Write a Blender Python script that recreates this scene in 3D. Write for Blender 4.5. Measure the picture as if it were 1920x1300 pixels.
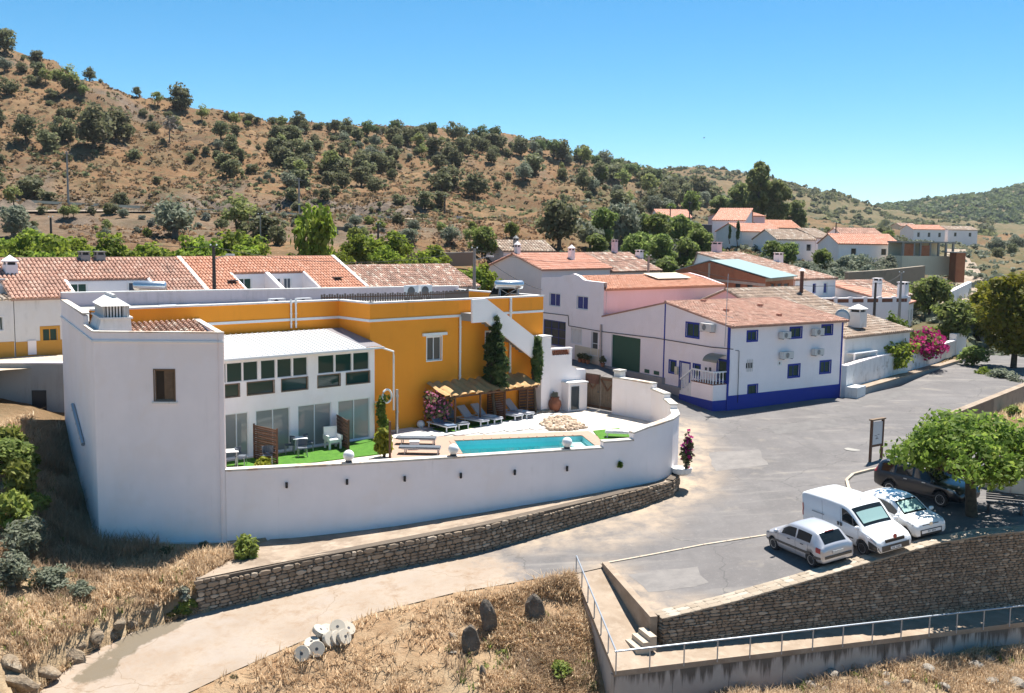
import bpy, bmesh, math, random
import numpy as np
from mathutils import Vector, Matrix
from mathutils.geometry import delaunay_2d_cdt
for o in list(bpy.data.objects): bpy.data.objects.remove(o)
SC = bpy.context.scene
COL = SC.collection
R_ = math.radians
random.seed(7); RNG = np.random.default_rng(7)
# ------------------------------------------------------------------ camera, sky, sun, exposure
FPX, PITCH, ROLL, CAMZ = 1900.0, R_(6.3), R_(0.8), 13.5
_f = np.array([0, math.cos(PITCH), -math.sin(PITCH)]); _r0 = np.array([1.0, 0, 0]); _u0 = np.cross(_r0, _f)
_R = math.cos(ROLL)*_r0 + math.sin(ROLL)*_u0; _U = math.cos(ROLL)*_u0 - math.sin(ROLL)*_r0
cam_d = bpy.data.cameras.new('camera'); cam = bpy.data.objects.new('camera', cam_d); COL.objects.link(cam)
cam_d.sensor_width = 36.0; cam_d.lens = 36.0*FPX/1920.0; cam_d.clip_start = 0.5; cam_d.clip_end = 9000
cam.matrix_world = Matrix(((_R[0], _U[0], -_f[0], 0), (_R[1], _U[1], -_f[1], 0), (_R[2], _U[2], -_f[2], CAMZ), (0, 0, 0, 1)))
SC.camera = cam
SUN_EL, SUN_AZ = R_(67), R_(28)
w = bpy.data.worlds.new('World'); SC.world = w; w.use_nodes = True
nt = w.node_tree; bg = nt.nodes['Background']
sky = nt.nodes.new('ShaderNodeTexSky'); sky.sky_type = 'NISHITA'; sky.sun_disc = False
sky.sun_elevation = SUN_EL; sky.sun_rotation = SUN_AZ; sky.altitude = 100; sky.air_density = 0.7; sky.dust_density = 0.1; sky.ozone_density = 4.0
hs = nt.nodes.new('ShaderNodeHueSaturation'); hs.inputs['Saturation'].default_value = 1.26; hs.inputs['Hue'].default_value = 0.484; hs.inputs['Value'].default_value = 0.57
nt.links.new(sky.outputs[0], hs.inputs['Color']); nt.links.new(hs.outputs[0], bg.inputs[0]); bg.inputs[1].default_value = 0.13
sl = bpy.data.lights.new('sun', 'SUN'); sl.energy = 4.8; sl.angle = R_(0.53); sl.color = (1.0, 0.965, 0.90)
so = bpy.data.objects.new('sun', sl); COL.objects.link(so)
sdir = Vector((math.sin(SUN_AZ)*math.cos(SUN_EL), math.cos(SUN_AZ)*math.cos(SUN_EL), math.sin(SUN_EL)))
so.rotation_euler = sdir.to_track_quat('Z', 'Y').to_euler(); so.location = (60, 90, 150)
vs = SC.view_settings; vs.view_transform = 'Standard'; vs.look = 'None'; vs.gamma = 1.0; vs.exposure = 1.12; vs.use_curve_mapping = False
SC.cycles.max_bounces = 7; SC.cycles.diffuse_bounces = 4; SC.cycles.glossy_bounces = 3; SC.cycles.transmission_bounces = 4; SC.cycles.transparent_max_bounces = 6

# ------------------------------------------------------------------ picture point -> place
def ray(px, py):
    d = _f*FPX + _R*(px-960) + _U*(650-py); return d/d[1]
def P(px, py, z=None, Y=None):
    d = ray(px, py); t = Y if Y is not None else (z-CAMZ)/d[2]
    return np.array([0, 0, CAMZ]) + d*t
def PP(px, py, z0, Y0, s, sx=0.0, X0=0.0):
    d = ray(px, py); t = (z0-CAMZ-s*Y0-sx*X0)/(d[2]-s*d[1]-sx*d[0]); return np.array([0, 0, CAMZ]) + d*t

# ------------------------------------------------------------------ materials
MAT = {}
def _nodes(name):
    m = bpy.data.materials.new(name); m.use_nodes = True; n = m.node_tree
    MAT[name] = m
    return m, n, n.nodes['Principled BSDF']
def _mix(n, a, b, fac):
    x = n.nodes.new('ShaderNodeMix'); x.data_type = 'RGBA'
    for i, v in ((6, a), (7, b)):
        if isinstance(v, (tuple, list)): x.inputs[i].default_value = (*v[:3], 1)
        else: n.links.new(v, x.inputs[i])
    if isinstance(fac, (int, float)): x.inputs[0].default_value = fac
    else: n.links.new(fac, x.inputs[0])
    return x.outputs[2]
def _noise(n, scale, detail=4, rough=0.6, vec=None, stretch=None, coord='Object'):
    t = n.nodes.new('ShaderNodeTexNoise'); t.inputs['Scale'].default_value = scale; t.inputs['Detail'].default_value = detail; t.inputs['Roughness'].default_value = rough
    if coord == 'World':
        v = n.nodes.new('ShaderNodeNewGeometry').outputs['Position']
    else:
        v = n.nodes.new('ShaderNodeTexCoord').outputs['Object']
    if stretch:
        mp = n.nodes.new('ShaderNodeMapping'); mp.inputs['Scale'].default_value = stretch; n.links.new(v, mp.inputs[0]); v = mp.outputs[0]
    n.links.new(v, t.inputs['Vector'])
    return t.outputs['Fac']
def _ramp(n, fac, lo, hi):
    r = n.nodes.new('ShaderNodeMapRange'); r.inputs[1].default_value = lo; r.inputs[2].default_value = hi
    n.links.new(fac, r.inputs[0]); return r.outputs[0]
def _math(n, op, a, b):
    x = n.nodes.new('ShaderNodeMath'); x.operation = op
    for i, v in ((0, a), (1, b)):
        if isinstance(v, (int, float)): x.inputs[i].default_value = v
        else: n.links.new(v, x.inputs[i])
    return x.outputs[0]
def _bump(n, bs, fac, strength, dist=0.02):
    b = n.nodes.new('ShaderNodeBump'); b.inputs['Strength'].default_value = strength; b.inputs['Distance'].default_value = dist
    n.links.new(fac, b.inputs['Height']); n.links.new(b.outputs[0], bs.inputs['Normal'])
def _rand(n):
    a = n.nodes.new('ShaderNodeNewGeometry').outputs['Random Per Island']; b = n.nodes.new('ShaderNodeObjectInfo').outputs['Random']
    return _math(n, 'FRACT', _math(n, 'ADD', a, b), 0.0)
def plain(name, c, rough=0.6, metal=0.0, spec=0.5, coat=0.0, var=0.06):
    m, n, b = _nodes(name)
    f = _noise(n, 6, 3)
    n.links.new(_mix(n, c, tuple(x*(1-2.2*var) for x in c), f), b.inputs['Base Color'])
    b.inputs['Roughness'].default_value = rough; b.inputs['Metallic'].default_value = metal; b.inputs['Specular IOR Level'].default_value = spec; b.inputs['Coat Weight'].default_value = coat
    return m
def plaster(name, c, stain=(0.30, 0.28, 0.25), amount=0.35, lo=0.52, hi=0.80, rough=0.85, patch=None, bumpy=0.15):
    """painted render with faint blotches, rain streaks and worn patches"""
    m, n, b = _nodes(name)
    c2 = tuple(x*0.94 for x in c); c3 = tuple(min(1.0, x*y) for x, y in zip(c, (0.965, 0.95, 0.93)))
    col = _mix(n, c, c2, _ramp(n, _noise(n, 0.7, 5, 0.65), 0.35, 0.7)); col = _mix(n, col, c3, _ramp(n, _noise(n, 0.28, 6, 0.7), 0.50, 0.58))
    st = _ramp(n, _noise(n, 1.0, 5, 0.7, stretch=(2.2, 2.2, 0.22)), lo, hi)
    sp = _ramp(n, _noise(n, 0.9, 6, 0.75), 0.45, 0.75)
    col = _mix(n, col, stain, _math(n, 'MULTIPLY', _math(n, 'MULTIPLY', st, sp), amount))
    dr_ = _ramp(n, _noise(n, 1.0, 4, 0.6, stretch=(6.5, 6.5, 0.10)), 0.60, 0.76); col = _mix(n, col, tuple(x*0.72 for x in stain), _math(n, 'MULTIPLY', _math(n, 'MULTIPLY', dr_, sp), amount*0.8))
    if patch:
        pm = _ramp(n, _noise(n, 0.55, 7, 0.72), patch[1], patch[1]+0.05)
        col = _mix(n, col, patch[0], _math(n, 'MULTIPLY', pm, 0.75))
    n.links.new(col, b.inputs['Base Color']); b.inputs['Roughness'].default_value = rough
    _bump(n, b, _noise(n, 14, 4, 0.6), bumpy, 0.02)
    return m
def blotch(name, cols, scale=1.0, rough=0.9, bump=0.3, bscale=8, fine=None, coord='Object', dist=0.03):
    """cols: list of (colour, noise scale, lo, hi) laid one over the other"""
    m, n, b = _nodes(name)
    col = cols[0][0]
    for c, s, lo, hi in cols[1:]:
        col = _mix(n, col, c, _ramp(n, _noise(n, s*scale, 6, 0.68, coord=coord), lo, hi))
    n.links.new(col, b.inputs['Base Color']); b.inputs['Roughness'].default_value = rough; b.inputs['Specular IOR Level'].default_value = 0.25
    if bump: _bump(n, b, _noise(n, bscale, 6, 0.7, coord=coord), bump, dist)
    return m
def pieces(name, c1, c2, c3=None, rv=1.0, rough=0.9, nscale=3.0, dark=(0.08, 0.07, 0.06), dlo=0.55, dhi=0.8, damt=0.6, spec=0.25):
    """each loose piece (stone, tile, leaf) gets its own tone"""
    m, n, b = _nodes(name)
    r = _rand(n)
    col = _mix(n, c1, c2, r)
    if c3: col = _mix(n, col, c3, _math(n, 'MULTIPLY', rv, _ramp(n, _math(n, 'FRACT', _math(n, 'MULTIPLY', r, 7.13), 0.0), 0.7, 0.95)))
    if damt: col = _mix(n, col, dark, _math(n, 'MULTIPLY', _ramp(n, _noise(n, nscale, 6, 0.7, coord='World'), dlo, dhi), damt))
    n.links.new(col, b.inputs['Base Color']); b.inputs['Roughness'].default_value = rough; b.inputs['Specular IOR Level'].default_value = spec
    return m
def leafmat(name, c1, c2, c3, trans=0.35):
    m, n, b = _nodes(name)
    r = _rand(n)
    col = _mix(n, c1, c2, _ramp(n, r, 0.1, 0.9)); col = _mix(n, col, c3, _ramp(n, _math(n, 'FRACT', _math(n, 'MULTIPLY', r, 5.7), 0.0), 0.72, 0.95))
    oi = n.nodes.new('ShaderNodeObjectInfo').outputs['Random']
    hv = n.nodes.new('ShaderNodeHueSaturation'); n.links.new(col, hv.inputs['Color'])
    n.links.new(_math(n, 'ADD', 0.8, _math(n, 'MULTIPLY', oi, 0.4)), hv.inputs['Value']); n.links.new(_math(n, 'ADD', 0.487, _math(n, 'MULTIPLY', oi, 0.024)), hv.inputs['Hue'])
    col = hv.outputs[0]
    n.links.new(col, b.inputs['Base Color']); b.inputs['Roughness'].default_value = 0.65; b.inputs['Specular IOR Level'].default_value = 0.25
    t = n.nodes.new('ShaderNodeBsdfTranslucent'); n.links.new(col, t.inputs['Color'])
    mx = n.nodes.new('ShaderNodeMixShader'); mx.inputs[0].default_value = min(0.6, trans*1.3+0.05)
    out = n.nodes['Material Output']; n.links.new(b.outputs[0], mx.inputs[1]); n.links.new(t.outputs[0], mx.inputs[2]); n.links.new(mx.outputs[0], out.inputs['Surface'])
    return m

W_ = (0.80, 0.79, 0.78)
plaster('white_wall', (0.95, 0.86, 0.835), amount=0.30, stain=(0.42, 0.38, 0.34))
plaster('white_clean', (0.97, 0.875, 0.85), amount=0.34, stain=(0.50, 0.43, 0.36), lo=0.48, hi=0.78)
plaster('white_worn', (0.74, 0.73, 0.72), stain=(0.20, 0.20, 0.20), amount=0.9, lo=0.42, hi=0.66, patch=((0.34, 0.31, 0.28), 0.585))
plaster('white_old', (0.74, 0.72, 0.69), stain=(0.25, 0.23, 0.2), amount=0.7, lo=0.46, hi=0.7)
plaster('coping_worn', (0.62, 0.57, 0.50), stain=(0.16, 0.14, 0.12), amount=0.8, lo=0.4, hi=0.6, patch=((0.40, 0.27, 0.18), 0.52))
plaster('ochre_wall', (0.90, 0.32, 0.02), stain=(0.30, 0.13, 0.03), amount=0.4)
plaster('ochre_band', (0.60, 0.30, 0.05), stain=(0.5, 0.42, 0.32), amount=0.7, lo=0.45)
plaster('pink_wall', (0.80, 0.575, 0.58), stain=(0.45, 0.3, 0.3), amount=0.3)
plaster('lilac_wall', (0.62, 0.53, 0.56), stain=(0.25, 0.22, 0.22), amount=0.7, lo=0.45, hi=0.7)
plaster('blue_paint', (0.022, 0.042, 0.30), stain=(0.03, 0.04, 0.16), amount=0.4)
plaster('beige_wall', (0.68, 0.60, 0.45), amount=0.5)
plaster('grey_render', (0.33, 0.32, 0.30), stain=(0.12, 0.11, 0.10), amount=0.7, lo=0.42, hi=0.7)
plaster('concrete_wall', (0.48, 0.43, 0.385), stain=(0.045, 0.038, 0.03), amount=0.95, lo=0.44, hi=0.62)
blotch('concrete', [((0.47, 0.39, 0.30),), ((0.38, 0.30, 0.22), 0.5, 0.45, 0.7), ((0.56, 0.49, 0.40), 1.1, 0.5, 0.75)], bump=0.25)
blotch('brick_red', [((0.40, 0.155, 0.075),), ((0.33, 0.12, 0.06), 1.2, 0.4, 0.7)], bump=0.2)
blotch('bark', [((0.10, 0.075, 0.05),), ((0.05, 0.038, 0.028), 4, 0.4, 0.7)], bump=0.8, bscale=12)
blotch('bark_grey', [((0.17, 0.15, 0.125),), ((0.08, 0.07, 0.06), 4, 0.4, 0.7)], bump=0.8, bscale=12)
blotch('rock', [((0.31, 0.27, 0.225),), ((0.15, 0.13, 0.11), 1.5, 0.42, 0.66), ((0.46, 0.41, 0.34), 3.0, 0.52, 0.72)], bump=0.9, bscale=5, dist=0.1)
plain('timber', (0.15, 0.065, 0.03), 0.7, var=0.25); plain('timber_pale', (0.24, 0.15, 0.085), 0.75, var=0.25)
plain('gate_wood', (0.22, 0.165, 0.115), 0.85, var=0.3); plain('rust', (0.16, 0.07, 0.045), 0.8, var=0.3)
plain('reed', (0.60, 0.36, 0.15), 0.85, var=0.2)
plain('white_paint', (0.82, 0.82, 0.81), 0.45); plain('white_plastic', (0.80, 0.80, 0.78), 0.4); plain('white_metal', (0.80, 0.80, 0.80), 0.35)
plain('grey_metal', (0.42, 0.43, 0.45), 0.4, metal=0.7); plain('steel', (0.62, 0.66, 0.70), 0.28, metal=0.85); plain('galvanised', (0.40, 0.43, 0.47), 0.45, metal=0.5)
plain('dark_metal', (0.05, 0.05, 0.055), 0.5); plain('black', (0.012, 0.012, 0.014), 0.5); plain('rubber', (0.022, 0.022, 0.024), 0.8)
plain('ac_grey', (0.66, 0.64, 0.60), 0.55); plain('ac_dark', (0.12, 0.12, 0.12), 0.6)
plain('green_shutter', (0.012, 0.055, 0.036), 0.55); plain('green_door', (0.016, 0.10, 0.062), 0.5, var=0.15); plain('blue_door', (0.018, 0.035, 0.23), 0.45)
plain('fabric_grey', (0.42, 0.42, 0.45), 0.9); plain('fabric_dark', (0.10, 0.115, 0.14), 0.9); plain('fabric_blue', (0.14, 0.19, 0.28), 0.9); plain('towel', (0.78, 0.76, 0.74), 0.95)
plain('terracotta', (0.28, 0.10, 0.05), 0.75, var=0.2); plain('clay_pot', (0.40, 0.17, 0.08), 0.8)
plain('deck', (0.43, 0.28, 0.205), 0.8, var=0.14); plain('slab_white', (0.76, 0.73, 0.69), 0.8); plain('slab_grey', (0.40, 0.39, 0.38), 0.8)
plain('awning', (0.25, 0.23, 0.17), 0.4); plain('mint_roof', (0.22, 0.31, 0.30), 0.5); plain('canopy_white', (0.60, 0.60, 0.595), 0.35); plain('polycarbonate', (0.30, 0.28, 0.29), 0.3)
plain('pole_concrete', (0.30, 0.28, 0.25), 0.85); plain('pole_wood', (0.075, 0.06, 0.05), 0.85); plain('cable', (0.03, 0.03, 0.03), 0.7)
plain('sign_panel', (0.62, 0.63, 0.64), 0.3); plain('ink_grey', (0.22, 0.22, 0.23), 0.6)
def glass(name, c, rough=0.03):
    m, n, b = _nodes(name); b.inputs['Base Color'].default_value = (*c, 1); b.inputs['Roughness'].default_value = rough; b.inputs['Specular IOR Level'].default_value = 0.5; b.inputs['IOR'].default_value = 1.45
    return m
glass('glass_dark', (0.012, 0.016, 0.018)); glass('glass_green', (0.018, 0.05, 0.042)); glass('glass_grey', (0.09, 0.095, 0.09)); glass('glass_pale', (0.27, 0.275, 0.26)); glass('car_glass', (0.010, 0.014, 0.016)); glass('glass_tint', (0.04, 0.055, 0.065))
def carpaint(name, c, metal=0.0, rough=0.3):
    m, n, b = _nodes(name); b.inputs['Base Color'].default_value = (*c, 1); b.inputs['Metallic'].default_value = metal; b.inputs['Roughness'].default_value = rough; b.inputs['Coat Weight'].default_value = 0.6; b.inputs['Coat Roughness'].default_value = 0.05
carpaint('paint_white', (0.78, 0.78, 0.78)); carpaint('paint_silver', (0.52, 0.52, 0.55), 0.45, 0.35); carpaint('paint_black', (0.010, 0.011, 0.014)); carpaint('lamp_red', (0.35, 0.015, 0.02)); carpaint('lamp_clear', (0.35, 0.37, 0.40), 0.3, 0.12); carpaint('sunshade_reflection', (0.34, 0.50, 0.46), 0.3, 0.25); carpaint('bumper_dark', (0.03, 0.03, 0.033), 0, 0.6)
# roof tiles
pieces('tile_orange', (0.50, 0.25, 0.165), (0.43, 0.205, 0.13), (0.57, 0.36, 0.27), rv=0.45, damt=0.35, nscale=0.7)
pieces('tile_worn', (0.44, 0.255, 0.19), (0.37, 0.205, 0.15), (0.55, 0.40, 0.32), rv=0.45, damt=0.6, nscale=0.9, dlo=0.45, dhi=0.75)
pieces('tile_old', (0.46, 0.275, 0.205), (0.36, 0.21, 0.155), (0.62, 0.51, 0.42), damt=0.75, nscale=1.2, dlo=0.42, dhi=0.7)
pieces('tile_brown', (0.36, 0.265, 0.20), (0.28, 0.205, 0.155), (0.46, 0.39, 0.32), damt=0.7, nscale=1.5, dlo=0.45, dhi=0.75)
pieces('tile_pink', (0.54, 0.28, 0.20), (0.47, 0.225, 0.155), (0.60, 0.37, 0.29), rv=0.45, damt=0.2, nscale=0.8)
pieces('stone', (0.30, 0.225, 0.16), (0.19, 0.145, 0.105), (0.41, 0.33, 0.25), nscale=0.8, dlo=0.55, dhi=0.78, damt=0.55)
pieces('stone_dark', (0.30, 0.225, 0.16), (0.20, 0.15, 0.108), (0.40, 0.32, 0.24), nscale=1.0, dlo=0.5, dhi=0.75, damt=0.5)
pieces('stone_pale', (0.36, 0.295, 0.225), (0.29, 0.23, 0.17), (0.42, 0.36, 0.29), nscale=1.2, damt=0.3)
pieces('pebbles', (0.50, 0.38, 0.27), (0.38, 0.28, 0.20), (0.60, 0.50, 0.40), damt=0.0)
pieces('millstone', (0.52, 0.46, 0.38), (0.44, 0.385, 0.31), (0.58, 0.52, 0.44), nscale=4, damt=0.35)
blotch('rock_standing', [((0.20, 0.16, 0.125),), ((0.085, 0.07, 0.055), 2.5, 0.42, 0.62), ((0.33, 0.28, 0.215), 5.0, 0.54, 0.74)], bump=1.0, bscale=6, dist=0.12)
blotch('rock_brown', [((0.33, 0.25, 0.17),), ((0.14, 0.105, 0.075), 2.0, 0.42, 0.62), ((0.46, 0.38, 0.28), 4.0, 0.52, 0.72)], bump=1.0, bscale=6, dist=0.12)
plain('mortar', (0.15, 0.115, 0.085), 0.95, var=0.2)
# leaves
leafmat('leaf_oak', (0.135, 0.145, 0.068), (0.175, 0.18, 0.09), (0.25, 0.24, 0.135), 0.4)
leafmat('leaf_olive', (0.17, 0.19, 0.125), (0.22, 0.235, 0.165), (0.29, 0.30, 0.22), 0.3)
leafmat('leaf_citrus', (0.165, 0.225, 0.028), (0.225, 0.285, 0.036), (0.31, 0.35, 0.06), 0.42)
leafmat('leaf_fresh', (0.155, 0.205, 0.05), (0.20, 0.25, 0.065), (0.28, 0.315, 0.10), 0.42)
leafmat('leaf_hero', (0.125, 0.205, 0.032), (0.18, 0.27, 0.042), (0.30, 0.37, 0.075), 0.45)
leafmat('leaf_yellow', (0.21, 0.22, 0.02), (0.27, 0.26, 0.025), (0.17, 0.20, 0.03), 0.35)
leafmat('leaf_almond', (0.20, 0.235, 0.07), (0.25, 0.28, 0.09), (0.31, 0.32, 0.13), 0.35)
leafmat('leaf_pine', (0.11, 0.15, 0.05), (0.145, 0.185, 0.065), (0.20, 0.23, 0.09), 0.35)
leafmat('leaf_euc', (0.17, 0.20, 0.07), (0.22, 0.245, 0.095), (0.30, 0.31, 0.13), 0.4)
leafmat('leaf_cypress', (0.065, 0.11, 0.035), (0.10, 0.15, 0.05), (0.15, 0.20, 0.07), 0.3)
leafmat('leaf_scrub', (0.215, 0.145, 0.078), (0.165, 0.118, 0.06), (0.27, 0.19, 0.11), 0.3)
leafmat('hill_straw', (0.36, 0.235, 0.13), (0.29, 0.185, 0.10), (0.43, 0.30, 0.18), 0.35)
leafmat('leaf_sage', (0.22, 0.225, 0.175), (0.27, 0.27, 0.21), (0.18, 0.19, 0.12), 0.2)
leafmat('leaf_spurge', (0.20, 0.24, 0.045), (0.26, 0.28, 0.06), (0.15, 0.18, 0.05), 0.3)
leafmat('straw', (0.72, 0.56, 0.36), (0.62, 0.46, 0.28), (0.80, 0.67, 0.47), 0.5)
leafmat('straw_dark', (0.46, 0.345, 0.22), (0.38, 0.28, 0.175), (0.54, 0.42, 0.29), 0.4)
leafmat('petal_pink', (0.70, 0.22, 0.33), (0.62, 0.18, 0.30), (0.78, 0.40, 0.45), 0.3)
leafmat('petal_magenta', (0.46, 0.02, 0.16), (0.36, 0.015, 0.13), (0.56, 0.06, 0.24), 0.3)
leafmat('turf', (0.065, 0.20, 0.016), (0.09, 0.25, 0.02), (0.12, 0.29, 0.03), 0.2)
blotch('turf_base', [((0.075, 0.20, 0.02),), ((0.05, 0.145, 0.015), 3.0, 0.4, 0.65), ((0.11, 0.25, 0.035), 14.0, 0.5, 0.7)], bump=1.0, bscale=60, dist=0.03)
plain('dead_twig', (0.16, 0.13, 0.11), 0.9)
leafmat('leaf_twig', (0.20, 0.17, 0.14), (0.16, 0.14, 0.12), (0.25, 0.21, 0.17), 0.1)
def dripmat():
    m, n, b = _nodes('concrete_drip'); gz = n.nodes.new('ShaderNodeTexCoord').outputs['Generated']; sp = n.nodes.new('ShaderNodeSeparateXYZ'); n.links.new(gz, sp.inputs[0])
    col = _mix(n, (0.44, 0.395, 0.35), (0.36, 0.32, 0.285), _ramp(n, _noise(n, 0.8, 5), 0.35, 0.65))
    st = _math(n, 'MULTIPLY', _ramp(n, _noise(n, 1.0, 6, 0.7, stretch=(1.9, 1.9, 0.12)), 0.42, 0.72), 0.85); dep = _math(n, 'SUBTRACT', 1.0, sp.outputs[2])
    col = _mix(n, col, (0.055, 0.042, 0.03), _math(n, 'MULTIPLY', _ramp(n, _math(n, 'SUBTRACT', st, dep), -0.10, 0.22), 0.8))
    n.links.new(col, b.inputs['Base Color']); b.inputs['Roughness'].default_value = 0.9; _bump(n, b, _noise(n, 10, 5), 0.2, 0.02)
dripmat()
# ground
def groundmat():
    m, n, b = _nodes('ground')
    g = lambda s, lo, hi, d=6, r=0.68: _ramp(n, _noise(n, s, d, r, coord='World'), lo, hi)
    col = _mix(n, (0.205, 0.116, 0.058), (0.14, 0.080, 0.042), g(0.02, 0.38, 0.62))
    col = _mix(n, col, (0.25, 0.160, 0.085), g(0.06, 0.48, 0.70))
    col = _mix(n, col, (0.125, 0.085, 0.045), g(0.11, 0.48, 0.62))
    col = _mix(n, col, (0.125, 0.105, 0.055), g(0.45, 0.52, 0.64))
    col = _mix(n, col, (0.29, 0.19, 0.105), g(1.7, 0.55, 0.75))
    at = n.nodes.new('ShaderNodeAttribute'); at.attribute_name = 'rockmask'
    rk = _mix(n, (0.10, 0.078, 0.062), (0.20, 0.155, 0.118), g(0.35, 0.42, 0.62, 8, 0.75))
    rk = _mix(n, rk, (0.05, 0.043, 0.037), g(0.9, 0.52, 0.66, 8, 0.75))
    fm = _math(n, 'MULTIPLY', at.outputs['Fac'], g(0.12, 0.12, 0.30))
    col = _mix(n, col, rk, fm)
    at4 = n.nodes.new('ShaderNodeAttribute'); at4.attribute_name = 'lushmask'
    lu = _mix(n, (0.085, 0.085, 0.04), (0.155, 0.122, 0.068), g(0.08, 0.35, 0.6)); col = _mix(n, col, lu, _math(n, 'MULTIPLY', at4.outputs['Fac'], g(0.05, 0.25, 0.5)))
    at5 = n.nodes.new('ShaderNodeAttribute'); at5.attribute_name = 'drymask'
    dy = _mix(n, (0.43, 0.315, 0.195), (0.29, 0.20, 0.12), g(0.9, 0.42, 0.66)); dy = _mix(n, dy, (0.52, 0.40, 0.26), g(3.0, 0.5, 0.72)); col = _mix(n, col, dy, at5.outputs['Fac'])
    at2 = n.nodes.new('ShaderNodeAttribute'); at2.attribute_name = 'soilmask'
    sl_ = _mix(n, (0.33, 0.205, 0.115), (0.41, 0.29, 0.18), g(0.8, 0.4, 0.65))
    sl_ = _mix(n, sl_, (0.29, 0.18, 0.10), g(2.5, 0.5, 0.7))
    col = _mix(n, col, sl_, _math(n, 'MULTIPLY', at2.outputs['Fac'], g(0.5, 0.25, 0.5)))
    n.links.new(col, b.inputs['Base Color']); b.inputs['Roughness'].default_value = 0.95; b.inputs['Specular IOR Level'].default_value = 0.1
    _bump(n, b, _noise(n, 1.3, 8, 0.75, coord='World'), 0.9, 0.25)
groundmat()
def roadmat():
    m, n, b = _nodes('road_surface')
    g = lambda s, lo, hi, d=6, r=0.65, st=None: _ramp(n, _noise(n, s, d, r, coord='World', stretch=st), lo, hi)
    asp = _mix(n, (0.132, 0.120, 0.116), (0.17, 0.156, 0.15), g(0.35, 0.35, 0.65))
    asp = _mix(n, asp, (0.125, 0.115, 0.112), g(0.16, 0.50, 0.62, 7, 0.72))
    asp = _mix(n, asp, (0.25, 0.217, 0.18), g(0.8, 0.58, 0.78))
    asp = _mix(n, asp, (0.13, 0.125, 0.122), _math(n, 'MULTIPLY', g(3.2, 0.48, 0.72, 8, 0.8), 0.55))
    asp = _mix(n, asp, (0.36, 0.33, 0.30), _math(n, 'MULTIPLY', g(5.5, 0.55, 0.75, 8, 0.8), 0.5))
    asp = _mix(n, asp, (0.12, 0.112, 0.108), _math(n, 'MULTIPLY', g(1.0, 0.52, 0.68, 4, 0.6, (0.9, 0.10, 0.3)), 0.45))
    asp = _mix(n, asp, (0.30, 0.27, 0.24), _math(n, 'MULTIPLY', g(1.3, 0.55, 0.7, 5, 0.6, (0.12, 0.8, 0.3)), 0.4))
    con = _mix(n, (0.295, 0.23, 0.175), (0.365, 0.297, 0.235), g(0.45, 0.38, 0.62))
    con = _mix(n, con, (0.25, 0.17, 0.11), g(0.9, 0.50, 0.68, 7, 0.75))
    con = _mix(n, con, (0.30, 0.21, 0.14), _math(n, 'MULTIPLY', g(3.5, 0.48, 0.7, 8, 0.8), 0.6))
    con = _mix(n, con, (0.33, 0.275, 0.23), g(0.28, 0.52, 0.66, 7, 0.7))
    vo = n.nodes.new('ShaderNodeTexVoronoi'); vo.feature = 'DISTANCE_TO_EDGE'; vo.inputs['Scale'].default_value = 0.16
    po = n.nodes.new('ShaderNodeNewGeometry').outputs['Position']; nz = n.nodes.new('ShaderNodeTexNoise'); nz.inputs['Scale'].default_value = 0.8; nz.inputs['Detail'].default_value = 5; n.links.new(po, nz.inputs['Vector'])
    va = n.nodes.new('ShaderNodeVectorMath'); va.operation = 'MULTIPLY_ADD'; n.links.new(nz.outputs['Color'], va.inputs[0]); va.inputs[1].default_value = (1.4, 1.4, 0); n.links.new(po, va.inputs[2]); n.links.new(va.outputs[0], vo.inputs['Vector'])
    crack = _math(n, 'LESS_THAN', vo.outputs['Distance'], 0.0028)
    con = _mix(n, con, (0.22, 0.155, 0.10), _math(n, 'MULTIPLY', crack, 0.6))
    vo2 = n.nodes.new('ShaderNodeTexVoronoi'); vo2.feature = 'DISTANCE_TO_EDGE'; vo2.inputs['Scale'].default_value = 0.13; n.links.new(va.outputs[0], vo2.inputs['Vector']); asp = _mix(n, asp, (0.09, 0.085, 0.082), _math(n, 'MULTIPLY', _math(n, 'LESS_THAN', vo2.outputs['Distance'], 0.0035), 0.6))
    at = n.nodes.new('ShaderNodeAttribute'); at.attribute_name = 'concrete'
    fr = _math(n, 'ADD', at.outputs['Fac'], _math(n, 'MULTIPLY', _math(n, 'SUBTRACT', _noise(n, 0.5, 6, 0.7, coord='World'), 0.5), 1.0))
    col = _mix(n, asp, con, _ramp(n, fr, 0.38, 0.62))
    at2 = n.nodes.new('ShaderNodeAttribute'); at2.attribute_name = 'dusty'
    col = _mix(n, col, (0.43, 0.33, 0.235), _math(n, 'MULTIPLY', at2.outputs['Fac'], g(0.9, 0.3, 0.6)))
    at3 = n.nodes.new('ShaderNodeAttribute'); at3.attribute_name = 'damp'
    col = _mix(n, col, (0.13, 0.105, 0.07), _math(n, 'MULTIPLY', _ramp(n, _math(n, 'ADD', at3.outputs['Fac'], _math(n, 'MULTIPLY', _math(n, 'SUBTRACT', _noise(n, 1.2, 6, 0.7, coord='World'), 0.5), 0.9)), 0.45, 0.55), 0.8))
    n.links.new(col, b.inputs['Base Color']); b.inputs['Roughness'].default_value = 0.9; b.inputs['Specular IOR Level'].default_value = 0.25
    _bump(n, b, _noise(n, 9, 6, 0.7, coord='World'), 0.3, 0.03)
roadmat()

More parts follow.
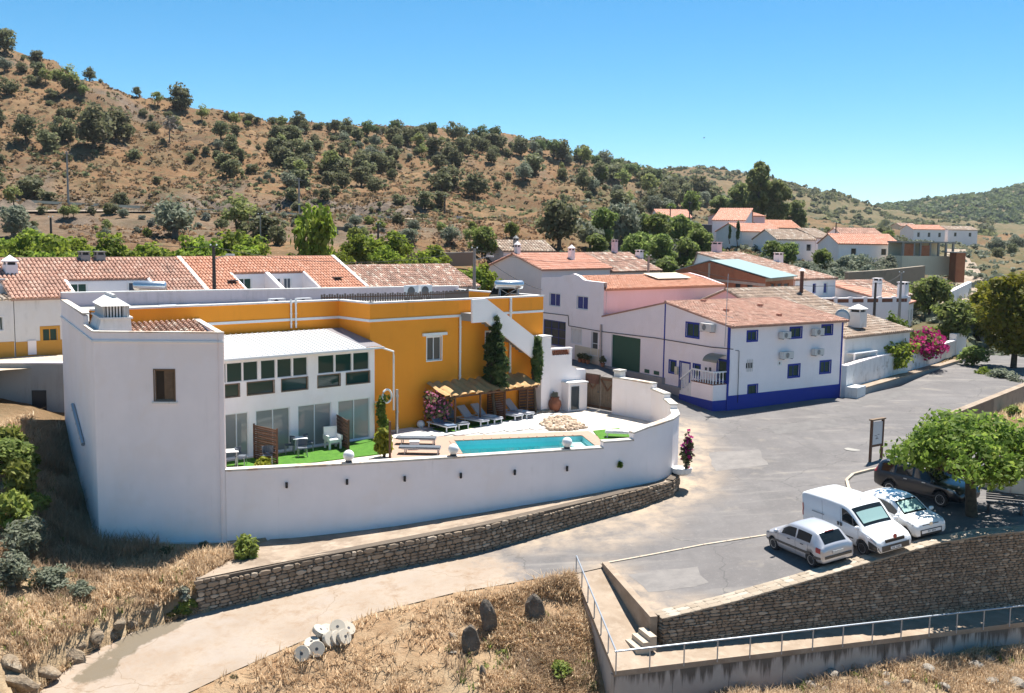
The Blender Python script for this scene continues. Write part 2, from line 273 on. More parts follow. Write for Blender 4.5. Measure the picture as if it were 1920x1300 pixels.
# ------------------------------------------------------------------ mesh builder
def sub(a, b): return (a[0]-b[0], a[1]-b[1], a[2]-b[2])
class MB:
    def __init__(s): s.v = []; s.f = []
    def add(s, vs, fs):
        k = len(s.v); s.v += [tuple(map(float, p)) for p in vs]; s.f += [tuple(k+i for i in f) for f in fs]; return s
    def hexa(s, p): # p: 4 bottom ccw, 4 top
        return s.add(p, [(3, 2, 1, 0), (4, 5, 6, 7), (0, 1, 5, 4), (1, 2, 6, 5), (2, 3, 7, 6), (3, 0, 4, 7)])
    def box(s, c, size, rz=0.0):
        x, y, z = (k/2 for k in size); ca, sa = math.cos(rz), math.sin(rz)
        pts = [(-x, -y, -z), (x, -y, -z), (x, y, -z), (-x, y, -z), (-x, -y, z), (x, -y, z), (x, y, z), (-x, y, z)]
        return s.hexa([(c[0]+a*ca-b*sa, c[1]+a*sa+b*ca, c[2]+d) for a, b, d in pts])
    def beam(s, a, b, wd, h, up=(0, 0, 1)):
        a = Vector(a); b = Vector(b); d = (b-a).normalized(); u = Vector(up)
        sd = d.cross(u); sd = sd.normalized() if sd.length > 1e-4 else Vector((1, 0, 0)); u = sd.cross(d)
        sd *= wd/2; u *= h/2
        return s.hexa([a-sd-u, a+sd-u, a+sd+u, a-sd+u, b-sd-u, b+sd-u, b+sd+u, b-sd+u])
    def prism(s, poly, z0, z1): # poly ccw xy; z0/z1 numbers or lists
        n = len(poly); z0 = z0 if hasattr(z0, '__len__') else [z0]*n; z1 = z1 if hasattr(z1, '__len__') else [z1]*n
        vs = [(p[0], p[1], z) for p, z in zip(poly, z0)] + [(p[0], p[1], z) for p, z in zip(poly, z1)]
        return s.add(vs, [tuple(range(n-1, -1, -1)), tuple(range(n, 2*n))] + [(i, (i+1) % n, n+(i+1) % n, n+i) for i in range(n)])
    def tube(s, pts, r, n=6, cap=True):
        rs = r if hasattr(r, '__len__') else [r]*len(pts); P3 = [Vector(p) for p in pts]; vs = []; fs = []
        for i, p in enumerate(P3):
            d = (P3[min(i+1, len(P3)-1)]-P3[max(i-1, 0)]).normalized(); a = Vector((0, 0, 1)) if abs(d.z) < 0.9 else Vector((1, 0, 0))
            e1 = d.cross(a).normalized(); e2 = d.cross(e1)
            for k in range(n):
                t = 2*math.pi*k/n; vs.append(p+(e1*math.cos(t)+e2*math.sin(t))*rs[i])
        for i in range(len(P3)-1):
            for k in range(n): fs.append((i*n+k, i*n+(k+1) % n, (i+1)*n+(k+1) % n, (i+1)*n+k))
        if cap: fs += [tuple(range(n-1, -1, -1)), tuple(range((len(P3)-1)*n, len(P3)*n))]
        return s.add(vs, fs)
    def lathe(s, prof, c=(0, 0, 0), n=16):
        vs = []; fs = []
        for r, z in prof:
            for k in range(n): t = 2*math.pi*k/n; vs.append((c[0]+r*math.cos(t), c[1]+r*math.sin(t), c[2]+z))
        for i in range(len(prof)-1):
            for k in range(n): fs.append((i*n+k, i*n+(k+1) % n, (i+1)*n+(k+1) % n, (i+1)*n+k))
        fs += [tuple(range(n-1, -1, -1)), tuple(range((len(prof)-1)*n, len(prof)*n))]
        return s.add(vs, fs)
    def ball(s, c, r, n=16, m=9):
        return s.lathe([(max(1e-3, r*math.sin(math.pi*i/m)), -r*math.cos(math.pi*i/m)) for i in range(m+1)], c, n)
    def mesh(s, name, mat, off=(0, 0, 0), smooth=False):
        me = bpy.data.meshes.new(name); me.from_pydata([sub(p, off) for p in s.v], [], s.f); me.validate(); me.update()
        if mat: me.materials.append(MAT[mat])
        if smooth: me.polygons.foreach_set('use_smooth', [True]*len(me.polygons))
        return me
    def build(s, name, mat, parent=None, smooth=False, origin=None):
        off = (0, 0, 0)
        if parent is not None:
            p = parent; off = [0, 0, 0]
            while p is not None:
                for i in range(3): off[i] += p.location[i]
                p = p.parent
        elif origin is not None: off = origin
        o = bpy.data.objects.new(name, s.mesh(name, mat, off, smooth)); COL.objects.link(o); o.parent = parent
        if parent is None and origin is not None: o.location = origin
        return o
def tag(o, label=None, cat=None, group=None, kind=None):
    for k, v in (('label', label), ('category', cat), ('group', group), ('kind', kind)):
        if v: o[k] = v
    return o
def thing(name, label, cat, loc, group=None, rz=0.0):
    o = bpy.data.objects.new(name, None); COL.objects.link(o); o.location = tuple(map(float, loc)); o.rotation_euler = (0, 0, rz); o.empty_display_size = 0.2
    return tag(o, label, cat, group)
def lin(me_name, me, parent, mat=None):
    o = bpy.data.objects.new(me_name, me); COL.objects.link(o); o.parent = parent; return o
def copy_tree(o, parent=None):
    c = o.copy(); COL.objects.link(c); c.parent = parent
    for ch in o.children: copy_tree(ch, c)
    return c
def npmesh(name, V, F, mat, smooth=False):
    me = bpy.data.meshes.new(name); V = np.asarray(V, np.float32); F = np.asarray(F, np.int32); k = F.shape[1]
    me.vertices.add(len(V)); me.vertices.foreach_set('co', V.ravel()); me.loops.add(F.size); me.loops.foreach_set('vertex_index', F.ravel())
    me.polygons.add(len(F)); me.polygons.foreach_set('loop_start', np.arange(0, F.size, k, dtype=np.int32)); me.polygons.foreach_set('loop_total', np.full(len(F), k, np.int32))
    if smooth: me.polygons.foreach_set('use_smooth', np.ones(len(F), bool))
    me.update(calc_edges=True)
    if mat: me.materials.append(MAT[mat])
    return me
def linkmesh(name, me, parent=None, loc=None):
    o = bpy.data.objects.new(name, me); COL.objects.link(o); o.parent = parent
    if loc is not None: o.location = loc
    return o
# ================================================================== GROUND
def _hash(ix, iy, s):
    h = (ix.astype(np.int64)*374761393 + iy.astype(np.int64)*668265263 + s*974634777) & 0x7fffffff
    h = ((h ^ (h >> 13))*1274126177) & 0x7fffffff
    return ((h ^ (h >> 16)) & 0xffff)/65535.0
def vnoise(x, y, s=0):
    ix = np.floor(x); iy = np.floor(y); fx = x-ix; fy = y-iy; fx = fx*fx*(3-2*fx); fy = fy*fy*(3-2*fy)
    a = _hash(ix, iy, s); b = _hash(ix+1, iy, s); c = _hash(ix, iy+1, s); d = _hash(ix+1, iy+1, s)
    return (a*(1-fx)+b*fx)*(1-fy)+(c*(1-fx)+d*fx)*fy - 0.5
def fbm(x, y, s=0, o=4):
    t = 0; a = 1.0
    for k in range(o): t = t+a*vnoise(x*2**k, y*2**k, s+k); a *= 0.5
    return t
class RBF:
    def __init__(s, pts, tf=lambda x, y: (x, y), kern='lin'):
        p = np.array(pts, float); s.tf = tf; u, v = tf(p[:, 0], p[:, 1]); s.u = u; s.v = v; s.k = kern
        A = s._phi(u[:, None]-u, v[:, None]-v); n = len(p); B = np.c_[np.ones(n), u, v]
        M = np.block([[A, B], [B.T, np.zeros((3, 3))]]); s.c = np.linalg.solve(M+1e-9*np.eye(n+3), np.r_[p[:, 2], 0, 0, 0])
    def _phi(s, du, dv):
        r = np.sqrt(du*du+dv*dv)
        return -r if s.k == 'lin' else r*r*np.log(r+1e-9)
    def __call__(s, x, y):
        x = np.atleast_1d(np.asarray(x, float)); y = np.atleast_1d(np.asarray(y, float)); out = np.empty(x.shape)
        u, v = s.tf(x, y)
        for i in range(0, len(x), 20000):
            j = slice(i, i+20000); out[j] = s._phi(u[j, None]-s.u, v[j, None]-s.v) @ s.c[:-3] + s.c[-3]+s.c[-2]*u[j]+s.c[-1]*v[j]
        return out
_rc = [(9.2, 52.8, .1), (-12.7, 39.8, -2.0), (-1.6, 46.4, -.94), (6, 38.2, -1.08), (8.5, 38.9, -.8), (11.5, 39.9, -.3), (14.7, 41, .2), (18, 42.3, .65), (20.8, 43.3, .83), (22.5, 43.9, .85), (28, 46, .95), (18, 46, .72), (22, 47, .92), (13, 46, .02), (21, 54, 1.05), (14.9, 69.2, 1.6), (24.5, 74.7, 1.66), (12.5, 76, 1.9),
       (9.8, 57, .55), (11, 64, 1.3), (30, 69, 1.75), (42, 83, 1.9), (40, 95, 2.1), (55, 105, 2.3), (9.3, 72, 2.3), (6.5, 66, 2.45), (2, 73, 2.8), (7.5, 80, 2.9), (3, 88, 3.0), (15, 57, .8), (2.8, 42.6, -.9), (4, 42.9, -.83)]
for px, py, z in ((150, 1250, -2.6), (60, 1310, -2.95), (850, 1110, -1.3), (400, 1260, -2.45), (600, 1180, -1.95), (1000, 1075, -1.0)): _rc.append(tuple(P(px, py, z=z)[:2])+(z,))
zroad_f = RBF(_rc)
def zroad(x, y): return float(zroad_f(x, y)[0])
def PR(px, py, zf=None):
    zf = zf or zroad; z = 0.0
    for _ in range(25):
        p = P(px, py, z=z); z = 0.5*z+0.5*zf(p[0], p[1])
    return P(px, py, z=z)
def inpoly(x, y, poly):
    r = np.zeros(x.shape, bool); n = len(poly)
    for i in range(n):
        x0, y0 = poly[i][:2]; x1, y1 = poly[(i+1) % n][:2]
        if y0 == y1: continue
        r ^= ((y0 > y) != (y1 > y)) & (x < (x1-x0)*(y-y0)/(y1-y0)+x0)
    return r
def edist(x, y, poly, closed=True):
    d = np.full(x.shape, 1e9); n = len(poly)
    for i in range(n if closed else n-1):
        a = np.array(poly[i][:2]); b = np.array(poly[(i+1) % n][:2]); ab = b-a; L = ab@ab+1e-9
        t = np.clip(((x-a[0])*ab[0]+(y-a[1])*ab[1])/L, 0, 1); d = np.minimum(d, np.hypot(x-a[0]-t*ab[0], y-a[1]-t*ab[1]))
    return d
SHEETS = []   # (polygon, height function, drop) the earth is kept below these
def sheet(name, poly, zf, step, mat, masks=None, kind='structure', drop=0.35, jag=0.0, lift=0.0, hole=None):
    """a paved surface: polygon filled with a triangulated grid that follows zf"""
    b = []
    for i in range(len(poly)):
        a = np.array(poly[i][:2]); c = np.array(poly[(i+1) % len(poly)][:2]); k = max(1, int(np.hypot(*(c-a))/step))
        for j in range(k):
            q = a+(c-a)*j/k
            if jag: q = q+np.array([fbm(q[:1]*0.9, q[1:]*0.9, 3)[0], fbm(q[:1]*0.9, q[1:]*0.9, 9)[0]])*jag
            b.append(q)
    B = np.array(b); nb = len(B)
    gx, gy = np.meshgrid(np.arange(B[:, 0].min(), B[:, 0].max(), step), np.arange(B[:, 1].min(), B[:, 1].max(), step)); gx = gx.ravel(); gy = gy.ravel()
    ok = inpoly(gx, gy, B) & (edist(gx, gy, B) > step*0.45)
    pts = [Vector(p) for p in B]; ed = []
    if hole is not None:
        ok &= ~inpoly(gx, gy, hole) & (edist(gx, gy, hole) > step*0.3); ed = [(nb+k, nb+(k+1) % len(hole)) for k in range(len(hole))]; pts += [Vector(h[:2]) for h in hole]
    pts += [Vector((a, c)) for a, c in zip(gx[ok], gy[ok])]
    r = delaunay_2d_cdt(pts, ed, [list(range(nb))], 1, 1e-4)
    V = np.array([(p.x, p.y) for p in r[0]]); z = np.array(zf(V[:, 0], V[:, 1]))+lift
    FF = np.array([list(f) for f in r[2]])
    if hole is not None: cc = V[FF].mean(1); FF = FF[~inpoly(cc[:, 0], cc[:, 1], hole)]
    me = npmesh(name, np.c_[V, z], FF, mat, True)
    for k, fn in (masks or {}).items():
        at = me.attributes.new(k, 'FLOAT', 'POINT'); at.data.foreach_set('value', np.asarray(fn(V[:, 0], V[:, 1]), np.float32))
    o = linkmesh(name, me); o['kind'] = kind
    SHEETS.append((B, zf, drop)); return o
xy = lambda p: (float(p[0]), float(p[1]))

r0L, r0R, cO, cI = P(1078, 1074, z=-.93), P(1128, 1063, z=-.85), P(1152, 1259, z=-2.1), P(1243, 1213, z=-2.1)
eO, eI = P(1920, 1167, z=-2.6), P(1920, 1137, z=-2.6); eO = cO+(eO-cO)*1.35; eI = cI+(eI-cI)*1.35
_wt = np.array([eI[0]-cI[0], eI[1]-cI[1]]); _wt /= np.hypot(*_wt)
def pkw(u, d): return (cI[0]+_wt[0]*u-_wt[1]*d, cI[1]+_wt[1]*u+_wt[0]*d)
# ---- road, plaza and the concrete track as one continuous surface
road_px = [(30, 1330), (150, 1235), (250, 1185), (372, 1150), (600, 1097), (900, 1036), (1080, 985), (1200, 952), (1262, 930)]
road_poly = [xy(PR(*q)) for q in road_px]+[(9.0, 53.6), (9.15, 56), (9.0, 58.2), (8.5, 60.2), (7.3, 63.3), (5.3, 65.3), (3.4, 67.6), (0, 75), (-3, 84), (-4, 92), (6, 97), (13, 80), (13.5, 72), (26, 75.5), (31, 80), (44.5, 98.5), (50, 108), (62, 112), (60, 100)]
road_poly += [xy(PR(*q)) for q in [(1925, 722), (1850, 752), (1775, 782)]]+[(29, 60), (31, 52)]+[pkw(u, .2) for u in (24, 17.8, 12, 6, 0.0)]+[pkw(-.45, .3)]
road_poly += [xy(PR(*q)) for q in [(1130, 1064), (1078, 1076), (1000, 1086), (850, 1112), (700, 1150), (560, 1205), (430, 1262), (330, 1310), (270, 1340), (130, 1360)]]
def m_conc(x, y):
    # the lower track is concrete, from the bottom of the frame up to a ragged joint
    a = P(960, 1075, z=-1.0); s = (x-a[0])*0.86+(y-a[1])*0.5
    return np.clip(0.5-s/5.0, 0, 1)
_kerb = [xy(PR(*q)) for q in ((1128, 1058), (1290, 1030), (1450, 1002))]
def m_damp(x, y):
    d = edist(x, y, [xy(PR(*q)) for q in ((345, 1165), (290, 1182), (245, 1205), (200, 1240), (175, 1268))], False); return np.clip(1.0-d/1.1, 0, 1)
def m_dust(x, y):
    d1 = edist(x, y, [xy(PR(*q)) for q in ((1278, 800), (1290, 860), (1285, 920), (1200, 955), (1000, 1010))], False)
    d2 = edist(x, y, [xy(PR(*q)) for q in ((1135, 1066), (1222, 1150), (1300, 1142))], False)
    d3 = edist(x, y, [xy(PR(*q)) for q in ((1240, 950), (1230, 990), (1130, 1020))], False)
    return np.clip(np.maximum(np.maximum(1-d1/2.6, 1-d2/1.6), 0.7-d3/2.2), 0, 1)
sheet('road', road_poly, zroad_f, 0.8, 'road_surface', {'concrete': m_conc, 'dusty': m_dust, 'damp': m_damp}, jag=0.0)

blotch('patch_dark', [((0.135, 0.125, 0.12),), ((0.17, 0.158, 0.15), 1.5, 0.4, 0.65)], bump=0.3, coord='World'); blotch('patch_pale', [((0.22, 0.20, 0.185),), ((0.175, 0.16, 0.15), 1.5, 0.4, 0.65)], bump=0.3, coord='World')
for nm, mt_, pxs in (('patch_dark', 'patch_dark', ((1440, 800), (1560, 786), (1574, 800), (1450, 816))), ('patch_pale', 'patch_pale', ((1330, 850), (1420, 842), (1440, 872), (1345, 884))), ('patch_dark', 'patch_dark', ((1560, 724+40), (1700, 730), (1712, 738), (1570, 774))), ('patch_pale', 'patch_pale', ((1180, 1080), (1300, 1062), (1330, 1092), (1215, 1112)))):
    sheet('road_patch', [xy(PR(*q)) for q in pxs], zroad_f, 0.6, mt_, jag=0.35, lift=0.006); SHEETS.pop()
# ---- yard of the ochre house, pool terrace level
ZT = 2.5
A42 = np.array([math.cos(R_(43)), math.sin(R_(43))]); B42 = np.array([-A42[1], A42[0]])
C0 = np.array([-7.72, 54.7])          # near corner of the ochre wall
front_wall = [(-12.75, 44.45), (-7.58, 46.05), (-2.49, 47.85), (2.87, 49.8), (4.7, 50.45)]
curve_wall = [(4.7, 50.45), (6.3, 51.1), (7.6, 51.9), (8.6, 53.0), (9.15, 54.4), (9.3, 56.0), (9.2, 58.0), (8.7, 60.0)]
gate_wall = [(8.7, 60.0), (7.7, 61.3), (6.5, 62.65)]
yard = front_wall+curve_wall[1:]+gate_wall[1:]+[(4.75, 64.5), (3.6, 66.0), tuple(C0+A42*13.5), tuple(C0), (-14.3, 48.1)]
flat = lambda z: (lambda x, y: np.full(np.shape(np.atleast_1d(x)), float(z)))
blotch('yard_concrete', [((0.60, 0.53, 0.455),), ((0.49, 0.42, 0.345), 0.6, 0.45, 0.68), ((0.68, 0.63, 0.56), 1.4, 0.5, 0.75)], bump=0.15)
pool = [tuple(P(a, b, z=ZT)[:2]) for a, b in ((868, 853), (1124, 844), (1091, 818), (852, 828))]
sheet('yard_pavement', yard, flat(ZT), 1.2, 'yard_concrete', hole=pool, drop=1.8)

# ---- ledge between white wall and stone wall
SW_B = [PR(*q) for q in ((372, 1150), (600, 1097), (900, 1036), (1080, 985), (1200, 952), (1262, 930))]
SW_T = [P(q[0], q[1], Y=b[1]) for q, b in zip(((372, 1088), (600, 1042), (900, 985), (1080, 944), (1200, 915), (1262, 902)), SW_B)]
SW_T = [np.array([b[0], b[1], t[2]]) for b, t in zip(SW_B, SW_T)]
ledge_in = [(-12.75, 44.9, -.42), (-8.7, 45.3, -.45), (-5.5, 47.2, -.35), (-1.5, 48.6, -.05), (2.7, 50.1, .3), (6.0, 51.4, .62), (8.0, 52.6, .8), (9.0, 54.2, .9)]
ledge_f = RBF([tuple(t) for t in SW_T]+ledge_in+[(-9.5, 44.2, -.5)])
def off(pl, d):
    out = []
    for i, p in enumerate(pl):
        a = np.array(pl[max(0, i-1)][:2]); b = np.array(pl[min(len(pl)-1, i+1)][:2]); t = (b-a)/np.hypot(*(b-a)); out.append((p[0]-t[1]*d, p[1]+t[0]*d))
    return out
ledge = off(SW_T, 0.12)+[(9.45, 54.5), (8.8, 55.5), (6.5, 53.5), (0, 50.5), (-8, 47.5), (-10.5, 46.2)]
blotch('ledge_concrete', [((0.33, 0.255, 0.19),), ((0.22, 0.165, 0.12), 0.6, 0.42, 0.62), ((0.42, 0.345, 0.27), 1.3, 0.52, 0.75)], bump=0.4)
sheet('ledge', ledge, ledge_f, 0.8, 'ledge_concrete', drop=0.3)

# ---- ramp and walkway below the car park
blotch('walk_concrete', [((0.33, 0.255, 0.19),), ((0.255, 0.19, 0.135), 0.8, 0.42, 0.68), ((0.40, 0.32, 0.245), 2.0, 0.5, 0.75)], bump=0.25)
def slab(mb, pts, th):
    n = len(pts); mb.add([tuple(p) for p in pts]+[(p[0], p[1], p[2]-th) for p in pts], [tuple(range(n)), tuple(range(2*n-1, n-1, -1))]+[(i, n+i, n+(i+1) % n, (i+1) % n) for i in range(n)])
mb = MB(); slab(mb, [r0L, cO, cI, r0R], .22); o = mb.build('ramp', 'walk_concrete'); o['kind'] = 'structure'
mb = MB(); slab(mb, [cO, eO, eI, cI], .22); o = mb.build('walkway', 'walk_concrete'); o['kind'] = 'structure'
walk_poly = [xy(p) for p in (r0L, cO, eO, eI, cI, r0R)]
def zwalk(x, y):
    f = RBF([tuple(p) for p in (r0L, r0R, cO, cI, eO, eI)]); return f(x, y)
SHEETS.append((np.array(walk_poly), zwalk, 0.5))

# ---- street along the row of houses (upper left)
SR0 = np.array([-31.0, 61.8])         # foot of the row facade, z 5.5
street = [tuple(SR0-A42*25), tuple(SR0+A42*24), tuple(SR0+A42*24-B42*5), tuple(SR0-A42*2-B42*5), tuple(SR0-A42*25-B42*5)]
sheet('street', street, flat(5.45), 3.0, 'concrete', drop=0.6)

# ---- earth: valley, terraces and hills
cp = []
def c3(px, py, Y=None, z=None):
    p = P(px, py, Y=Y) if z is None else P(px, py, z=z); cp.append(tuple(p))
def cx(px, Y, z): p = P(px, 440, Y=Y); cp.append((p[0], p[1], z))
ridge = {-350: (40, 360), -150: (70, 345), 0: (100, 335), 100: (118, 325), 200: (152, 312), 300: (197, 300), 400: (217, 320), 500: (228, 350), 600: (240, 380), 700: (250, 410), 850: (253, 450), 920: (260, 460), 1000: (280, 470), 1100: (302, 480), 1200: (333, 490), 1300: (360, 480), 1400: (392, 460), 1500: (415, 430), 1620: (430, 420), 1800: (440, 420), 2000: (440, 420), 2300: (430, 420)}
roadline = {-350: 368, -150: 372, 0: 378, 100: 382, 200: 386, 300: 391, 400: 396, 500: 400, 600: 405, 700: 409, 850: 414, 920: 416, 1000: 418, 1100: 421}
for u, (py, Y) in ridge.items():
    c3(u, py, Y); p = P(u, py, Y=Y); cx(u, Y*1.12, p[2]-2); cx(u, Y*1.4, max(12, p[2]-22))
    if u <= 1100:
        rl = roadline[u]; Yr = 172+max(u, 0)*0.012; k = 1 if u < 760 else 0.45
        c3(u, rl+2, Yr-4); c3(u, rl, Yr+3); c3(u, rl-30*k-6, Yr+12); zt = P(u, rl-30*k-6, Y=Yr+12)[2]; zr = p[2]
        for q, zz in ((0.35, 0.34), (0.7, 0.72)): cx(u, Yr+12+(Y-Yr-12)*q, zt+(zr-zt)*zz)
        c3(u, rl+28, 148); cx(u, 126, 12.2 if u < 880 else 9.0); cx(u, 108, 10.2 if u < 880 else 6.6); cx(u, 92, 8.3 if u < 880 else 5.0); cx(u, 80, 6.2 if u < 880 else 4.2); cx(u, 70, 5.2 if u < 700 else 3.6)
    else:
        q = (u-1100)/800.0
        cx(u, 100, 4.0-q); cx(u, 125, 6.0-q*1.5); cx(u, 150, 8.5-q*3); cx(u, 200, 12.0-q*4.0); cx(u, 300, 16-q*5); cx(u, 380, 19-q*7)
for u, py in {1100: 345, 1180: 336, 1240: 327, 1300: 318, 1400: 330, 1500: 353, 1560: 372, 1620: 390, 1700: 410, 1800: 420, 2000: 425, 2300: 425}.items():
    c3(u, py, 900); p = P(u, py, Y=900); cx(u, 760, 13+(p[2]-13)*0.62); cx(u, 640, 14+(p[2]-13)*0.18); cx(u, 560, 15); cx(u, 1250, 25)
for u, py in {1450: 405, 1560: 398, 1620: 391, 1700: 379, 1800: 372, 1870: 364, 1920: 353, 2000: 330, 2300: 300}.items():
    c3(u, py, 1500); p = P(u, py, Y=1500); cx(u, 1250, 16+(p[2]-16)*0.6); cx(u, 1050, 18); cx(u, 2000, p[2]-30)
for u in (-350, 0, 400, 800, 1000): cx(u, 800, 28); cx(u, 1500, 35); cx(u, 2600, 30)
# near ground
for q in ((980, 1092), (850, 1118), (700, 1156), (560, 1212), (430, 1270), (330, 1318), (1070, 1082)):
    p = PR(*q); cp.append((p[0]-.1, p[1]-.25, p[2]+.03))
for px, py, z in ((60, 756, 3.8), (15, 756, 3.9), (-120, 760, 4), (95, 770, 2.9), (30, 900, 1.9), (60, 980, 0.6), (40, 1080, -.4), (130, 1090, -.75), (30, 1180, -1.1), (180, 1120, -.9), (260, 1110, -.95), (330, 1090, -.8), (-150, 1000, .8), (-150, 1200, -.6), (60, 1235, -1.75), (200, 1160, -1.45), (290, 1125, -1.3), (345, 1105, -1.1), (150, 860, 1.1), (165, 960, -.2), (180, 1030, -.55), (300, 1035, -.5), (420, 1030, -.45), (500, 1035, -.5), (430, 1070, -.6),
                  (700, 1165, -1.7), (1000, 1110, -1.25), (1085, 1085, -1.0), (1090, 1180, -2.0), (1110, 1290, -3.3), (900, 1200, -2.2), (900, 1300, -3.1), (700, 1300, -3.0), (500, 1280, -2.75), (600, 1230, -2.3), (350, 1330, -2.9), ):
    p = P(px, py, z=z); cp.append(tuple(p))
for px, py, Yq in ((1165, 1420, 34.6), (1300, 1325, 36.2), (1450, 1290, 37.3), (1600, 1257, 38.7), (1760, 1236, 40.1), (1920, 1214, 41.5), (2100, 1190, 43.0), (1900, 1300, 37.0), (1650, 1310, 35.5), (1400, 1335, 34.0), (1200, 1360, 33.0)): c3(px, py, Yq)
cp += [(-40, 57, 3.9), (-55, 60, 5), (-22.5, 49, .9), (-20, 46, -.3), (0, 26, -6.5), (20, 26, -9), (-20, 27, -4), (0, 12, -10), (-25, 12, -8), (25, 12, -12), (0, 56, .6), (-5, 50, 0), (5, 58, .8), (18, 62, .6), (24, 60, .5), (30, 52, .3), (30, 62, .2), (38, 70, .6), (48, 84, 1.0), (60, 95, 1.4), (36, 56, -1.5), (45, 50, -3), (45, 66, -.2), (60, 80, 0.2), (33, 47, -1.8), (20, 80, .8), (33, 88, 1.4), (8, 72, 1.2)]
def _tf(x, y):
    d = np.sqrt(x*x+y*y)+1; return np.arctan2(x, np.maximum(y, 1e-3))*3.2, np.log(d)*3.2
earth_f = RBF(cp, _tf)
def zearth_raw(x, y):
    z = earth_f(x, y); d = np.hypot(x, y); far = np.clip((d-130)/120, 0, 1); mid = np.clip((d-80)/60, 0, 1)
    cal = 1-.75*np.clip((np.arctan2(x, y+1e-6)-.25)/.1, 0, 1)*np.clip((520-d)/100, 0, 1); uu_ = x/np.maximum(y, 1)*FPX+960; rdf = 1-.92*np.clip(1.6-np.abs(d-(172+np.maximum(uu_, 0)*.012))/4.5, 0, 1)*(uu_ < 1150)*(y > 60); z = z+(fbm(x/34, y/34, 5, 5)*5.5*far*cal+fbm(x/7, y/7, 11, 4)*(0.45+1.1*mid+0.8*far)*np.where(d < 34, 0.5, 1))*rdf
    z = z+fbm(x/1.4, y/1.4, 21, 3)*0.14*(1-mid)
    cm = np.clip(1-np.abs(d-(172+np.maximum(uu_, 0)*.012)-11)/9, 0, 1)*(uu_ < 790)*(y > 60); z = z+cm*(np.abs(fbm(x/5, y/5, 41, 4))*4.2-.6)
    return z
_lowedge = [xy(PR(*q)) for q in ((1078, 1076), (1000, 1086), (850, 1112), (700, 1150), (560, 1205), (430, 1262), (330, 1310), (270, 1340), (130, 1360))]
def zearth(x, y):
    x = np.atleast_1d(np.asarray(x, float)); y = np.atleast_1d(np.asarray(y, float)); z = zearth_raw(x, y)
    near_ = np.where((y < 50) & (y > 28) & (x < 4) & (x > -24))[0]
    if len(near_):
        d = edist(x[near_], y[near_], _lowedge, False); k = np.clip(1-d/1.6, 0, 1)**.6; z[near_] = z[near_]*(1-k)+(zroad_f(x[near_], y[near_])+.11)*k
    for B, zf, drop in SHEETS:
        lo = B.min(0)-1.0; hi = B.max(0)+1.0; s = np.where((x > lo[0]) & (x < hi[0]) & (y > lo[1]) & (y < hi[1]))[0]
        if len(s) == 0: continue
        ins = inpoly(x[s], y[s], B) | (edist(x[s], y[s], B) < 0.25)
        s = s[ins]
        if len(s): z[s] = np.minimum(z[s], zf(x[s], y[s])-np.minimum(drop, 0.02+0.14*edist(x[s], y[s], B)))
    return z
az = np.concatenate([np.arange(-180, -40, 5.0), np.linspace(-40, -29, 20, endpoint=False), np.linspace(-29, 29, 500, endpoint=False), np.linspace(29, 40, 20, endpoint=False), np.arange(40, 180, 5.0)])*math.pi/180
rr = np.concatenate([[1.0, 5, 10, 15, 20, 25], np.exp(np.arange(math.log(29), math.log(2650), 0.0098))])
AA, RR = np.meshgrid(az, rr); X = (RR*np.sin(AA)).ravel(); Y = (RR*np.cos(AA)).ravel()
Z = np.full(X.shape, 0.0); fr = np.abs(AA.ravel()) < 0.75
Z[fr] = zearth(X[fr], Y[fr])
Z[~fr] = zearth_raw(X[~fr], Y[~fr])*np.clip((1.9-np.abs(AA.ravel()[~fr]))/1.2, 0, 1) - 6*np.clip((np.abs(AA.ravel()[~fr])-0.75)/1.2, 0, 1)
na, nr = len(az), len(rr)
i, j = np.meshgrid(np.arange(nr-1), np.arange(na), indexing='ij'); j2 = (j+1) % na
F = np.c_[(i*na+j).ravel(), (i*na+j2).ravel(), ((i+1)*na+j2).ravel(), ((i+1)*na+j).ravel()]
me = npmesh('ground', np.c_[X, Y, Z], F[:, ::-1], 'ground', True)
# rock where the hillside road is cut into the slope; bare soil on the foreground terrace
u_ = X/np.maximum(Y, 1)*FPX+960; rm = np.zeros(X.shape)
cut = (Y > 60) & (u_ > -500) & (u_ < 800); Yr = 172+np.maximum(u_, 0)*0.012
rm[cut] = np.clip(1-np.abs((RR.ravel()[cut]-Yr[cut]-9)/14), 0, 1)*1.6
rm = np.maximum(rm, np.clip(fbm(X/18, Y/18, 31)*2.4-0.55, 0, 1)*(RR.ravel() > 120)*(RR.ravel() < 420))
rm = np.clip(rm, 0, 1)
lu = np.clip((u_-1040)/120, 0, 1)*np.clip((RR.ravel()-95)/15, 0, 1)*np.clip((460-RR.ravel())/120, 0, 1)*.9+np.clip((RR.ravel()-520)/120, 0, 1)*np.clip((u_-1200)/300, 0, 1)*.95
sm = ((RR.ravel() < 56)*(Y > 20)*np.clip(1-edist(X, Y, [xy(P(*q)) for q in ((500, 1270, -2.5), (800, 1180, -2.0), (950, 1130, -1.5))], False)/4.0, 0, 1)) if False else np.zeros(X.shape)
near = (RR.ravel() < 60)
pl = [tuple(P(a, b, z=c)[:2]) for a, b, c in ((450, 1290, -2.8), (720, 1190, -2.0), (980, 1115, -1.3))]
bank = (RR.ravel() > 128) & (RR.ravel() < 172) & (u_ < 900); rm[bank] = np.maximum(rm[bank], .45)
sm[near] = np.clip(1.35-edist(X[near], Y[near], pl, False)/3.2, 0, 1)
dm = np.clip((62-RR.ravel())/6, 0, 1)*(Y > 15)*.9
for nme, arr in (('drymask', dm), ('rockmask', rm), ('soilmask', sm), ('lushmask', np.clip(lu, 0, 1))):
    at = me.attributes.new(nme, 'FLOAT', 'POINT'); at.data.foreach_set('value', arr.astype(np.float32))
o = linkmesh('ground', me); o['kind'] = 'structure'
